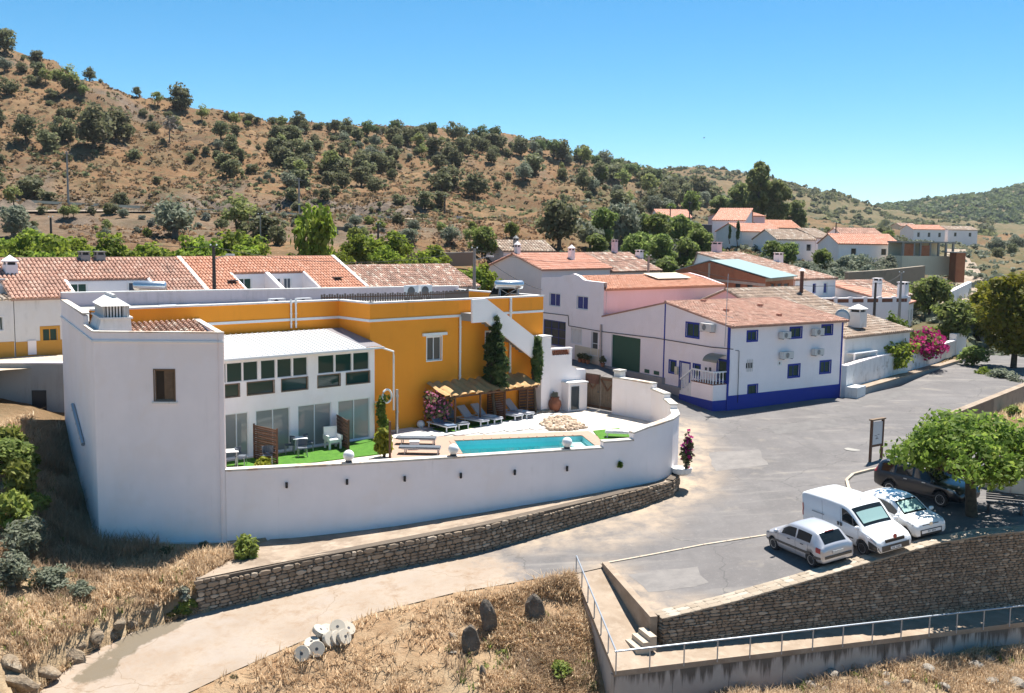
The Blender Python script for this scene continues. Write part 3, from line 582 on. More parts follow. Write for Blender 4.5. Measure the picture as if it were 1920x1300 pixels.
GZ = lambda x, y: float(zearth(x, y)[0])
def PE(px, py, Yg=60.0, lo=28.0, hi=700.0):
    """where the view through a picture point first meets the earth"""
    d = ray(px, py); t = np.exp(np.linspace(math.log(lo), math.log(hi), 900)); p = np.array([0, 0, CAMZ])+t[:, None]*d
    z = zearth(p[:, 0], p[:, 1]); k = np.argmax(p[:, 2] < z)
    return p[k] if p[k, 2] < z[k] else None
# ================================================================== BUILDING HELPERS
class Fac:
    """a facade plane: u runs along it, z up, d outwards"""
    def __init__(s, o, ang=None, to=None):
        s.o = np.array(o[:2], float)
        if to is not None: v = np.array(to[:2], float)-s.o; s.L = float(np.hypot(*v)); ang = math.degrees(math.atan2(v[1], v[0]))
        s.t = np.array([math.cos(R_(ang)), math.sin(R_(ang))]); s.n = np.array([s.t[1], -s.t[0]]); s.ang = ang
    def W(s, u, z, d=0.0): q = s.o+s.t*u+s.n*d; return (q[0], q[1], z)
    def uv(s, px, py, d=0.0):
        r = ray(px, py); o = s.o+s.n*d; k = (o@s.n)/(r[:2]@s.n); p = r*k; return float((p[:2]-s.o)@s.t), float(CAMZ+p[2])
    def rect(s, l, t, r, b, d=0.0):
        m = (t+b)/2; c = (l+r)/2; return s.uv(l, m, d)[0], s.uv(r, m, d)[0], s.uv(c, b, d)[1], s.uv(c, t, d)[1]
    def bx(s, mb, u0, u1, z0, z1, d0, d1):
        mb.hexa([s.W(u0, z0, d1), s.W(u1, z0, d1), s.W(u1, z0, d0), s.W(u0, z0, d0), s.W(u0, z1, d1), s.W(u1, z1, d1), s.W(u1, z1, d0), s.W(u0, z1, d0)])
def zx(sc, ox, oy): return lambda l, t, r, b: (ox+l/sc, oy+t/sc, ox+r/sc, oy+b/sc)
def interp(pl, u):
    if not hasattr(pl, '__len__'): return pl
    return float(np.interp(u, [p[0] for p in pl], [p[1] for p in pl]))
def panel(mb, fac, u0, u1, base, top, ops=(), rev=0.14, th=0.0):
    ops = [(a, b, min(c, d), max(c, d)) for a, b, c, d in ops]
    us = {u0, u1}
    for a, b, c, d in ops: us |= {a, b}
    for pl in (base, top):
        if hasattr(pl, '__len__'): us |= {p[0] for p in pl if u0 < p[0] < u1}
    us = sorted(u for u in us if u0-1e-6 <= u <= u1+1e-6)
    for a, b in zip(us[:-1], us[1:]):
        if b-a < 1e-5: continue
        m = (a+b)/2; cur = [(interp(base, a+1e-6), interp(base, b-1e-6))]
        for o in sorted([o for o in ops if o[0] < m < o[1]], key=lambda o: o[2]): cur += [(o[2], o[2]), (o[3], o[3])]
        cur.append((interp(top, a+1e-6), interp(top, b-1e-6)))
        for (za, zb), (zc, zd) in zip(cur[0::2], cur[1::2]):
            mb.add([fac.W(a, za), fac.W(b, zb), fac.W(b, zd), fac.W(a, zc)], [(0, 1, 2, 3)])
    for a, b, c, d in ops:
        q = [(a, c), (b, c), (b, d), (a, d)]
        mb.add([fac.W(u, z) for u, z in q]+[fac.W(u, z, -rev) for u, z in q], [(0, 4, 5, 1), (1, 5, 6, 2), (2, 6, 7, 3), (3, 7, 4, 0)])
    if th:
        for a, b in zip(us[:-1], us[1:]):
            mb.add([fac.W(a, interp(top, a+1e-6)), fac.W(b, interp(top, b-1e-6)), fac.W(b, interp(top, b-1e-6), -th), fac.W(a, interp(top, a+1e-6), -th),
                    fac.W(a, interp(base, a), -th), fac.W(b, interp(base, b), -th)], [(0, 1, 2, 3), (3, 2, 5, 4)])
def win(root, fac, rect, fill='green_shutter', frame='blue_paint', n=2, surround=0.10, depth=0.13, name='window', leaf='shutter', sill=None, rails=0, fw=0.05, boards=0):
    u0, u1, z0, z1 = rect; f = MB()
    if surround:
        s = surround
        for a, b, c, d in ((u0-s, u1+s, z1, z1+s), (u0-s, u1+s, z0-s, z0), (u0-s, u0, z0, z1), (u1, u1+s, z0, z1)): fac.bx(f, a, b, c, d, -0.02, 0.025)
    for a, b, c, d in ((u0, u1, z1-fw, z1), (u0, u1, z0, z0+fw), (u0, u0+fw, z0+fw, z1-fw), (u1-fw, u1, z0+fw, z1-fw)): fac.bx(f, a, b, c, d, -depth, -depth+0.06)
    o = f.build(name, frame, root)
    w_ = (u1-u0-2*fw)/n
    for k in range(n):
        a = u0+fw+k*w_; b = a+w_; m = MB()
        if leaf == 'shutter':
            fac.bx(m, a+0.008, b-0.008, z0+fw, z1-fw, -depth+0.0, -depth+0.03); ns = max(4, int((z1-z0)/0.11))
            for q in range(ns):
                zc = z0+fw+(q+0.5)*(z1-z0-2*fw)/ns; fac.bx(m, a+0.05, b-0.05, zc-0.03, zc+0.015, -depth+0.03, -depth+0.048)
        elif leaf == 'door_leaf':
            fac.bx(m, a+0.008, b-0.008, z0+0.02, z1-fw, -depth+0.0, -depth+0.03); nb = boards or max(3, int(w_/0.16))
            for q in range(nb):
                fac.bx(m, a+0.02+q*(w_-0.04)/nb, a+0.02+(q+0.86)*(w_-0.04)/nb, z0+0.04, z1-fw-0.02, -depth+0.03, -depth+0.045)
        else:
            fac.bx(m, a, b, z0+fw, z1-fw, -depth+0.01, -depth+0.022)
        m.build(leaf, fill, o)
        if leaf != 'door_leaf' and (k > 0):
            m = MB(); fac.bx(m, a-0.025, a+0.025, z0+fw, z1-fw, -depth+0.012, -depth+0.055); m.build('mullion', frame, o)
    for k in range(rails):
        m = MB(); zc = z0+(k+1)*(z1-z0)/(rails+1); fac.bx(m, u0+fw, u1-fw, zc-0.025, zc+0.025, -depth+0.03, -depth+0.058); m.build('rail', frame, o)
    if sill:
        m = MB(); fac.bx(m, u0-0.12, u1+0.12, z0-0.08-surround, z0-surround, -0.02, 0.09); m.build('sill', sill, o)
    return o
def tiles(name, parent, e0, e1, r0, r1, mat, pitch=0.28, row=0.48, h=0.115, jit=0.007):
    """barrel tiles over the roof plane e0-e1 (eave) to r0-r1 (ridge); many small pieces kept as one part"""
    e0, e1, r0, r1 = (np.array(p, float) for p in (e0, e1, r0, r1))
    W = (np.linalg.norm(e1-e0)+np.linalg.norm(r1-r0))/2; Hh = (np.linalg.norm(r0-e0)+np.linalg.norm(r1-e1))/2
    nc = max(2, int(W/pitch)); nr = max(2, int(Hh/row)); c, r = np.meshgrid(np.arange(nc), np.arange(nr)); c = c.ravel(); r = r.ravel(); N = len(c)
    nrm = np.cross(e1-e0, r0-e0); nrm /= np.linalg.norm(nrm); nrm = nrm if nrm[2] > 0 else -nrm
    pt = lambda u, v: (e0*(1-u)[:, None]+e1*u[:, None])*(1-v)[:, None]+(r0*(1-u)[:, None]+r1*u[:, None])*v[:, None]
    prof = [(-0.40, 0.0), (-0.30, 0.75), (0.0, 1.0), (0.30, 0.75), (0.40, 0.0)]; k = len(prof); V = []
    ju = RNG.normal(0, 0.035, N); jz = RNG.normal(0, jit, N)
    for e, (dv, zz) in enumerate(((-0.06, 0.022), (1.02, 0.0))):
        for q, hh in prof:
            sc_ = 1.0 if e == 0 else 0.86
            p = pt((c+0.5+q*sc_+ju*(1-e))/nc, np.clip((r+dv)/nr, -0.02, 1.0))+nrm*(hh*h*sc_+zz+jz)[:, None]; V.append(p)
    V = np.stack(V, 1).reshape(-1, 3); b = (np.arange(N)*2*k)[:, None]; F = []
    for i in range(k-1): F.append(b+np.array([i, i+1, k+i+1, k+i]))
    F.append(b+np.array([0, 1, 3, 4])); F.append(b+np.array([1, 2, 3, 3]))
    Fq = np.concatenate(F[:-1]); offv = np.zeros(3)
    p = parent
    while p is not None: offv += np.array(p.location); p = p.parent
    me = npmesh(name, V-offv, Fq, mat, False); o = linkmesh(name, me, parent); o['kind'] = 'stuff'; return o
def ridge_caps(parent, a, b, mat, r=0.13, step=0.42):
    a = np.array(a, float); b = np.array(b, float); L = np.linalg.norm(b-a); n = max(1, int(L/step)); mb = MB()
    for i in range(n): mb.tube([a+(b-a)*(i/n), a+(b-a)*((i+1.08)/n)], [r, r*0.88], 6)
    o = mb.build('ridge_tiles', mat, parent); o['kind'] = 'stuff'; return o
def slope(mb, e0, e1, r0, r1, th=0.12):
    q = [np.array(p, float) for p in (e0, e1, r1, r0)]; mb.hexa([tuple(p-np.array([0, 0, th])) for p in q]+[tuple(p) for p in q])
def house(name, label, o, ang, L, Wd, z0, ze, rise, wall, tile, front=(), left=(), right=(), group=None, over=0.22, pitch=0.3, row=0.5, rp=0.5, cat='house', back=True, ang2=90.0, notch=()):
    """gabled house: ridge parallel to the front; rp = where the ridge sits across the depth. front/left/right: list of (rect, win-kwargs)"""
    fF = Fac(o, ang); dep = np.array([math.cos(R_(ang+ang2)), math.sin(R_(ang+ang2))])
    p0 = fF.o; p1 = p0+fF.t*L; p2 = p1+dep*Wd; p3 = p0+dep*Wd
    fR = Fac(p1, to=p2); fL = Fac(p3, to=p0); fB = Fac(p2, to=p3)
    root = thing(name, label, cat, (p0[0], p0[1], z0), group); zb = ze if rp < 1 else ze+rise
    m = MB(); panel(m, fF, 0, L, z0, ze, [r for r, k in front]); panel(m, fR, 0, Wd, z0, [(0, ze), (Wd*rp, ze+rise), (Wd, zb)], [r for r, k in right]); panel(m, fL, 0, Wd, z0, [(0, zb), (Wd*(1-rp), ze+rise), (Wd, ze)], [r for r, k in left])
    if back: panel(m, fB, 0, L, z0, zb)
    m.build('wall', wall, root)
    for fac, lst in ((fF, front), (fR, right), (fL, left)):
        for r, k in lst: win(root, fac, r, **k)
    sl = rise/(Wd*rp); m = MB(); D = lambda u, v, z: (*(p0+fF.t*u+dep*v), z)
    e0, e1 = D(-over, -over, ze-sl*over+0.06), D(L+over, -over, ze-sl*over+0.06); r0, r1 = D(-over, Wd*rp, ze+rise+0.06), D(L+over, Wd*rp, ze+rise+0.06)
    cuts = sorted({-over, L+over} | {q for n_ in notch for q in n_[:2]}); runs = []
    for a, b in zip(cuts[:-1], cuts[1:]):
        v = -over
        for n_ in notch:
            if n_[0] <= (a+b)/2 <= n_[1]: v = n_[2]
        zv = ze+sl*v+0.06; runs.append((D(a, v, zv), D(b, v, zv), D(a, Wd*rp, ze+rise+0.06), D(b, Wd*rp, ze+rise+0.06)))
    for q in runs: slope(m, *q)
    if rp < 1: s2 = rise/(Wd*(1-rp)); b0, b1 = D(-over, Wd+over, ze-s2*over+0.06), D(L+over, Wd+over, ze-s2*over+0.06); slope(m, b1, b0, r1, r0)
    rf = m.build('roof', tile, root)
    for q in runs: tiles('roof_tiles', rf, *q, tile, pitch, row)
    if rp < 1 and Wd < 12: tiles('roof_tiles', rf, b1, b0, r1, r0, tile, pitch*1.6, row*1.6)
    ridge_caps(rf, r0, r1, tile)
    return root, fF, fL, fR, (e0, e1, r0, r1)
def chimney(parent, x, y, z, w=0.5, h=1.1, mat='white_wall', cap='pyramid', rz=0.75):
    m = MB(); m.box((x, y, z+h/2), (w, w, h), rz)
    o = m.build('chimney', mat, parent); m = MB()
    for k in range(4):
        t = rz+math.pi/4+k*math.pi/2; m.box((x+math.cos(t)*w*0.55, y+math.sin(t)*w*0.55, z+h+0.10), (0.09, 0.09, 0.2), rz)
    m.box((x, y, z+h+0.23), (w*1.15, w*1.15, 0.07), rz)
    if cap == 'pyramid': m.add([(x+math.cos(rz+math.pi/4+k*math.pi/2)*w*0.8, y+math.sin(rz+math.pi/4+k*math.pi/2)*w*0.8, z+h+0.265) for k in range(4)]+[(x, y, z+h+0.65)], [(0, 1, 4), (1, 2, 4), (2, 3, 4), (3, 0, 4)])
    m.build('chimney_cap', mat, o); m = MB(); m.box((x, y, z+h+0.09), (w*0.7, w*0.7, 0.17), rz); m.build('flue', 'black', o)
    return o
def aircon(fac, rect, label, group='air conditioners on the blue and white house', grille=True):
    u0, u1, z0, z1 = rect; c = fac.W((u0+u1)/2, z0); r = thing('air_conditioner', label, 'air conditioner', c, group)
    m = MB(); fac.bx(m, u0, u1, z0, z1, 0.12, 0.45); m.build('casing', 'ac_grey', r)
    uc = u0+(u1-u0)*0.40; zc = (z0+z1)/2; rad = min(u1-u0, z1-z0)*0.38; m = MB()
    for k in range(18):
        a, b = k*math.pi/9, (k+1)*math.pi/9
        m.add([fac.W(uc+rad*math.cos(a), zc+rad*math.sin(a), 0.456), fac.W(uc+rad*math.cos(b), zc+rad*math.sin(b), 0.456), fac.W(uc, zc, 0.456)], [(0, 1, 2)])
    m.build('fan_opening', 'ac_dark', r); m = MB()
    for q in (0.25, 0.5, 0.75, 1.0):
        for k in range(18):
            a, b = k*math.pi/9, (k+1)*math.pi/9; m.beam(fac.W(uc+q*rad*math.cos(a), zc+q*rad*math.sin(a), 0.465), fac.W(uc+q*rad*math.cos(b), zc+q*rad*math.sin(b), 0.465), 0.012, 0.012)
    m.build('fan_grille', 'ac_grey', r)
    for u in (u0+0.12, u1-0.12):
        m = MB(); fac.bx(m, u-0.02, u+0.02, z0-0.05, z0, -0.02, 0.45); m.build('bracket', 'dark_metal', r)
    return r
def pipe(name, label, pts, r=0.05, mat='white_plastic', cat='drainpipe', brackets=None):
    t = thing(name, label, cat, pts[-1]); MB().tube(pts, r, 8).build('pipe', mat, t)
    a, b = np.array(pts[0], float), np.array(pts[-1], float)
    for q in (0.15, 0.5, 0.85):
        c = a+(b-a)*q
        if len(pts) == 2: MB().lathe([(r*1.35, -0.03), (r*1.35, 0.03)], tuple(c), 8).build('collar', mat, t)
    return t
def mural(fac, px): return [fac.uv(*p) for p in px]
def fpoly(mb, fac, uvs, d0, d1):
    n = len(uvs); mb.add([fac.W(u, z, d1) for u, z in uvs]+[fac.W(u, z, d0) for u, z in uvs], [tuple(range(n)), tuple(range(2*n-1, n-1, -1))]+[(i, n+i, n+(i+1) % n, (i+1) % n) for i in range(n)])
def pathwall(mb, pts, tops, bases, th, cop=None, copm=None, over=0.04, ch=0.09):
    """a wall along a plan polyline; inner side at left hand"""
    o2 = off(pts, th)
    for i in range(len(pts)-1):
        a, b, c, d = pts[i], pts[i+1], o2[i+1], o2[i]
        mb.hexa([(*a[:2], bases[i]), (*b[:2], bases[i+1]), (*c, bases[i+1]), (*d, bases[i]), (*a[:2], tops[i]), (*b[:2], tops[i+1]), (*c, tops[i+1]), (*d, tops[i])])
        if cop is not None:
            a, b, c, d = (off(pts, -over)[i], off(pts, -over)[i+1], off(pts, th+over)[i+1], off(pts, th+over)[i])
            cop.hexa([(*a, tops[i]), (*b, tops[i+1]), (*c, tops[i+1]), (*d, tops[i]), (*a, tops[i]+ch), (*b, tops[i+1]+ch), (*c, tops[i+1]+ch), (*d, tops[i]+ch)])
# ================================================================== OCHRE HOUSE, ITS TOWER WING AND YARD
ZR, ZP = 9.15, 9.66
E_ = C0+A42*13.2; E2 = E_+B42*8.5; RC = C0+B42*3.0; DL = np.array([-25.2, 56.4]); DP = RC-A42*14.2
fY = Fac(C0, to=E_); fS = Fac(RC, to=C0); fRc = Fac(DP, to=RC); fBk = Fac(E2, to=DL); fE = Fac(E_, to=E2); fDL = Fac(DL, to=DP)
oh = thing('ochre_house', 'ochre yellow flat-roofed house with white bands above the pool yard', 'house', (C0[0], C0[1], ZT))
q3 = zx(4.062, 640, 560); q2 = zx(4.061, 400, 560); q1 = zx(4.0, 0, 440); q4 = zx(3.612, 960, 560); q5 = zx(4.3325, 1000, 480); q6 = zx(4.8, 1220, 540)
w1 = fY.rect(*q3(652, 292, 762, 470)); w2 = fY.rect(*q3(1098, 250, 1178, 412))
m = MB(); panel(m, fY, 0, fY.L, 0.5, ZP, [w1, w2], th=0.25); panel(m, fS, 0, fS.L, 0.5, ZP, th=0.25); panel(m, fRc, 5.2, fRc.L, 0.5, ZP, th=0.25)
panel(m, fE, 0, fE.L, 0.5, ZP, th=0.25); m.build('wall', 'ochre_wall', oh)
m = MB(); panel(m, fRc, 0.45, 5.2, 8.4, ZP, th=0.25); m.build('wall', 'ochre_wall', oh)
m = MB(); panel(m, fBk, 0, fBk.L, 0.5, ZP+0.25, th=0.3); m.build('back_parapet', 'lilac_wall', oh)
_c = np.mean([C0, E_, E2, DL, DP, RC], 0); m = MB(); m.prism([tuple(C0+(A42-B42*0)*.15+B42*.15), tuple(E_-A42*.15+B42*.15), tuple(E2-A42*.15-B42*.2), tuple(DL+np.array([.35, -.05])), tuple(DP+np.array([.2, .35])), tuple(RC+A42*.15+B42*.15)], ZR-0.2, ZR); m.build('roof', 'grey_render', oh)
win(oh, fY, w1, fill='glass_grey', frame='white_paint', leaf='pane', surround=0.06); win(oh, fY, w2, fill='glass_grey', frame='white_paint', leaf='pane', surround=0.06)
m = MB(); fY.bx(m, w1[0]-0.35, w1[1]+0.35, w1[3]+0.08, w1[3]+0.24, 0, 0.12); m.build('lintel', 'white_paint', oh)
for fac in (fY, fS, fRc):
    m = MB(); fac.bx(m, 0 if fac is not fRc else 0.5, fac.L, ZP-0.98, ZP-0.84, -0.02, 0.04); m.build('white_band', 'white_paint', oh)
    m = MB(); fac.bx(m, -0.03 if fac is not fRc else 0.5, fac.L+0.03, ZP, ZP+0.09, -0.3, 0.06); m.build('parapet_coping', 'white_old', oh)
m = MB(); fE.bx(m, 0, fE.L, ZP+.003, ZP+0.09, -0.3, 0.05); m.build('parapet_coping', 'white_old', oh)
m = MB(); fBk.bx(m, 0, fBk.L, ZP+0.25, ZP+0.31, -0.35, 0.04); m.build('parapet_coping', 'white_old', oh)
# reed screen on the roof
sc0, sc1, sc2 = P(638, 560, z=9.35), P(760, 560, z=9.35), P(893, 560, z=9.35)
pts = [tuple(fY.W(u, 9.2, -d)) for u, d in ((0.4, 5.4), (3, 5.0), (6, 4.6), (9, 4.6), (11.4, 5.2), (12.4, 6.4))]
rs = thing('reed_screen', 'low dark weathered reed screen curving across the flat ochre roof', 'screen', pts[2]); mb = MB(); k = 0
for a, b in zip(pts[:-1], pts[1:]):
    n = int(math.dist(a, b)/0.16)
    for i in range(n):
        q = np.array(a)+(np.array(b)-np.array(a))*i/n; mb.box((q[0], q[1], 9.2+0.33+0.04*math.sin(i*2.3)), (0.12, 0.03, 0.7), R_(43))
mb.build('reeds', 'dead_twig', rs)['kind'] = 'stuff'; mb = MB()
for a, b in zip(pts[:-1], pts[1:]): mb.beam((a[0], a[1], 9.7), (b[0], b[1], 9.7), 0.05, 0.05)
mb.build('rail', 'timber', rs)
# outside stair: solid parapet against the ochre wall
st = mural(fY, [(886, 562), (912, 560), (1001, 630), (1001, 673), (912, 603), (886, 606)])
D1 = 1.05
st = [fY.uv(*p, d=D1) for p in ((886, 562), (912, 560), (1001, 630), (1001, 674), (912, 604), (886, 606))]
sr = thing('outside_stair', 'white outside stair with solid sloping parapet against the ochre wall', 'stair', fY.W(st[0][0], ZT, 0.5))
m = MB(); fpoly(m, fY, st, D1-0.14, D1); m.build('parapet', 'white_clean', sr)
m = MB(); u0, z0 = st[1]; u1, z1 = st[2]
for k in range(14):
    a = u0+(u1-u0)*k/14; b = u0+(u1-u0)*(k+1)/14; zt = z0-0.75+(z1-z0)*k/14; m = MB(); fY.bx(m, a, b, zt-0.5, zt, 0.0, D1-0.14); m.build('step', 'grey_render', sr)
m = MB(); fY.bx(m, st[0][0], u0, z0-1.3, z0-0.85, 0, D1-0.14); m.build('landing', 'grey_render', sr)
# drainpipes on the ochre house
ua = fY.uv(861, 650)[0]; pipe('drainpipe', 'white drainpipe on the ochre wall ending above the reed pergola', [fY.W(ua, ZP-0.95, 0.09), fY.W(ua, 4.6, 0.09)], 0.065)
ub = fY.uv(955, 640)[0]; pipe('drainpipe', 'white drainpipe on the ochre wall crossing behind the outside stair', [fY.W(ub, ZP, 0.09), fY.W(ub, 4.6, 0.09)], 0.075)
uc = fRc.uv(544, 580)[0]; ud = fRc.uv(553, 580)[0]
pipe('roof_pipe', 'thin white pipe, left of a pair, dropping over the parapet to the white canopy', [fRc.W(uc, ZP+.2, 0.1), fRc.W(uc, 8.3, 0.1)], 0.05, cat='pipe')
pipe('roof_pipe', 'thin white pipe, right of a pair, dropping over the parapet to the white canopy', [fRc.W(ud, ZP+.2, 0.1), fRc.W(ud, 8.3, 0.1)], 0.05, cat='pipe')
# roof-top plant
def heater(loc, rz, label):
    r = thing('solar_water_heater', label, 'water heater', loc, 'water heaters on the ochre roof'); x, y, z = loc; c, s = math.cos(rz), math.sin(rz)
    L_ = lambda a, b, h: (x+a*c-b*s, y+a*s+b*c, z+h)
    ends = [(-0.95, 0.02), (-0.93, 0.2), (-0.85, 0.27), (0.85, 0.27), (0.93, 0.2), (0.95, 0.02)]
    MB().tube([L_(a, 0, 1.05) for a, _ in ends], [b for _, b in ends], 18).build('tank', 'steel', r, True)
    for a in (-0.6, 0.6):
        m = MB()
        m.beam(L_(a, -0.15, 0), L_(a, 0, 0.85), 0.05, 0.05); m.beam(L_(a, 0.5, 0), L_(a, 0.1, 0.85), 0.05, 0.05); m.beam(L_(a, -0.1, 0.25), L_(a, 0.42, 0.25), 0.04, 0.04); m.build('leg_frame', 'grey_metal', r)
    m = MB(); m.beam(L_(-0.6, 0.5, 0.1), L_(0.6, 0.1, 0.8), 0.03, 0.03); m.beam(L_(0.6, 0.5, 0.1), L_(-0.6, 0.1, 0.8), 0.03, 0.03); m.build('brace', 'grey_metal', r)
    m = MB(); m.hexa([L_(-0.9, 0.35, 0.85), L_(0.9, 0.35, 0.85), L_(0.9, 1.7, 0.12), L_(-0.9, 1.7, 0.12), L_(-0.9, 0.4, 0.92), L_(0.9, 0.4, 0.92), L_(0.9, 1.75, 0.19), L_(-0.9, 1.75, 0.19)]); m.build('collector', 'glass_dark', r)
    return r
p = P(268, 572, z=9.15); heater((p[0], p[1]+1.2, 9.15), R_(8), 'pale steel water tank on legs behind the slatted chimney')
p = P(914, 551, z=9.15); p = fY.W(12.0, 9.15, -1.9); heater((p[0], p[1], 9.3), R_(15), 'steel water tank on legs above the outside stair')
def roofbox(px, py, d, label, w=1.0, h=0.55, name='roof_air_conditioner'):
    u, z = fRc.uv(px, py, -d) if px < 700 else fY.uv(px, py, -d); fac = fRc if px < 700 else fY
    c = fac.W(u, ZR, -d); r = thing(name, label, 'air conditioner', c, 'air conditioners on the ochre roof'); zz = ZR+0.25
    f2 = Fac(fac.W(u-w/2, 0, -d)[:2], fac.ang); m = MB(); f2.bx(m, 0, w, zz, zz+h, -0.35, 0); m.build('casing', 'white_metal', r)
    m = MB(); n = 14; rad = h*0.4
    for k in range(n):
        a, b = 2*math.pi*k/n, 2*math.pi*(k+1)/n; m.add([f2.W(w*.36+rad*math.cos(a), zz+h/2+rad*math.sin(a), 0.006), f2.W(w*.36+rad*math.cos(b), zz+h/2+rad*math.sin(b), 0.006), f2.W(w*.36, zz+h/2, 0.006)], [(0, 1, 2)])
    m.build('fan_opening', 'ac_dark', r)
    for a in (0.12, w-0.12): m = MB(); f2.bx(m, a-0.03, a+0.03, ZR, zz, -0.35, 0); m.build('foot', 'dark_metal', r)
roofbox(522, 560, 0.9, 'white air conditioner on the ochre parapet roof beside the paired pipes', 0.9, 0.45)
roofbox(572, 557, 0.9, 'low white air conditioner on the roof just past the paired pipes', 0.9, 0.42)
roofbox(774, 545, 7.0, 'white air conditioner on the back roof wall, left of two', 0.9, 0.75)
roofbox(800, 542, 7.0, 'white air conditioner on the back roof wall, right of two', 0.9, 0.75)
roofbox(318, 570, 1.2, 'flat white roof unit beside the steel water tank', 0.9, 0.3); roofbox(366, 566, 0.9, 'flat dark-fronted roof unit near the old tiled roof', 0.7, 0.3)

# ---------------- tall white wing at the front left
A_, B_, C_ = np.array([-18.35, 44.1]), np.array([-12.75, 44.42]), np.array([-15.9, 51.2])
fA = Fac(A_, to=B_); fLf = Fac(DL, to=A_); fBr = Fac(B_, to=C_)
tw = thing('white_tower_house', 'tall plain white house with one brown-shuttered window and slatted chimney', 'house', (A_[0], A_[1], -0.9))
wt = fA.rect(290, 694, 327, 751); m = MB(); panel(m, fA, 0, fA.L, -1.6, 9.0, [wt], th=0.22); panel(m, fBr, 0, fBr.L, -1.0, 9.0, th=0.22)
LL = fLf.L; panel(m, fLf, 0, LL, [(0, 2.4), (LL, -1.6)], [(0, 9.55), (LL-3.4, 9.45), (LL-3.39, 9.0), (LL, 9.0)], th=0.22); m.build('wall', 'white_clean', tw)
m = MB(); fA.bx(m, -0.05, fA.L+0.05, 8.58, 8.66, 0, 0.06); fLf.bx(m, 0, LL+0.06, 8.58, 8.66, 0.0, 0.06); m.build('moulding', 'white_paint', tw)
m = MB(); fA.bx(m, 0, fA.L, 9.0, 9.05, -0.26, 0.03); fBr.bx(m, 0, fBr.L, 9.003, 9.053, -0.26, 0.03); fLf.bx(m, LL-3.4, LL, 9.006, 9.056, -0.26, 0.03); fLf.bx(m, 0, LL-3.4, 9.53, 9.59, -0.3, 0.03); m.build('parapet_coping', 'coping_worn', tw)
m = MB(); fA.bx(m, -0.14, fA.L+1.2, -1.7, -0.42, -0.1, 0.14); fLf.bx(m, LL-6, LL+0.1, -1.9, -0.36, -0.1, 0.14); m.build('plinth', 'white_old', tw)
m = MB(); _c = np.mean([A_, B_, C_, DP], 0); m.prism([tuple(_c+(p-_c)*.955) for p in (A_, B_, C_, DP)], 8.3, 8.55); rf = m.build('roof', 'tile_old', tw)
q = lambda a, b, z: (*((A_*(1-a)+B_*a)*(1-b)+(DP*(1-a)+C_*a)*b), z)
tiles('roof_tiles', rf, q(0.32, 0.06, 8.66), q(0.96, 0.06, 8.66), q(0.3, 0.97, 8.98), q(0.97, 0.97, 8.98), 'tile_old', 0.26, 0.42)
o = win(tw, fA, wt, fill='glass_dark', frame='timber_pale', leaf='pane', n=2, surround=0.05, sill='white_old'); m = MB()
u0, u1, z0, z1 = wt; um = (u0+u1)/2; fA.bx(m, um+0.03, u1-0.03, z0+0.05, z1-0.05, -0.11, -0.07)
for k in range(12): fA.bx(m, um+0.06, u1-0.06, z0+0.1+k*(z1-z0-0.2)/12, z0+0.16+k*(z1-z0-0.2)/12, -0.07, -0.05)
m.build('shutter', 'timber_pale', o)
CL = 3.1; fc = Fac(A_+fLf.t*(-3.95)+np.array([0.62, 0.1]), fLf.ang); ch = MB() # broad slatted chimney along the side wall
ch.hexa([fc.W(-0.2, 8.4, 0.5), fc.W(CL+.1, 8.4, 0.5), fc.W(CL+.1, 8.4, -1.15), fc.W(-0.2, 8.4, -1.15), fc.W(0.1, 9.5, 0.14), fc.W(CL, 9.5, 0.14), fc.W(CL, 9.5, -1.1), fc.W(0.1, 9.5, -1.1)])
co = ch.build('chimney', 'white_old', tw); m = MB(); fc.bx(m, 0.0, CL+.1, 9.5, 9.58, -1.18, 0.22); m.build('chimney_ledge', 'white_old', co)
m = MB(); fc.bx(m, 0.15, CL-.1, 9.58, 10.08, -0.95, -0.06); m.build('flue', 'black', co)
for k in range(20):
    u = 0.1+k*(CL-.2)/19
    for da, db in ((-0.02, 0.05), (-1.05, -0.98)): m = MB(); fc.bx(m, u, u+0.07, 9.58, 10.08, da, db); m.build('slat', 'white_old', co)
for k in range(8): m = MB(); d = -0.95+k*0.13; fc.bx(m, CL-.1, CL-.03, 9.58, 10.08, d, d+0.07); m.build('slat', 'white_old', co)
m = MB(); fc.bx(m, CL-.1, CL-.03, 9.58, 10.08, -1.05, -.75); m.build('corner_block', 'white_old', co)
m = MB(); m.add([fc.W(0, 10.08, 0.14), fc.W(CL+.08, 10.08, 0.14), fc.W(CL+.08, 10.08, -1.12), fc.W(0, 10.08, -1.12), fc.W(0.15, 10.5, -0.49), fc.W(CL-.35, 10.5, -0.49)], [(0, 1, 5, 4), (1, 2, 5), (2, 3, 4, 5), (3, 0, 4), (3, 2, 1, 0)]); m.build('chimney_cap', 'white_old', co)
MB().tube([fc.W(0.1, 10.5, -0.49), fc.W(CL-.3, 10.5, -0.49)], 0.09, 8).build('cap_ridge', 'white_old', co)
pp = [fLf.W(LL-4.6, 3.9, 0.1), fLf.W(LL-2.2, 2.9, 0.1)]; pipe('wall_duct', 'grey sloping duct on the side of the tall white house', [fLf.W(LL-8.5, 4.5, 0.1), fLf.W(LL-4.3, 3.2, 0.1)], 0.09, 'grey_metal', 'duct')

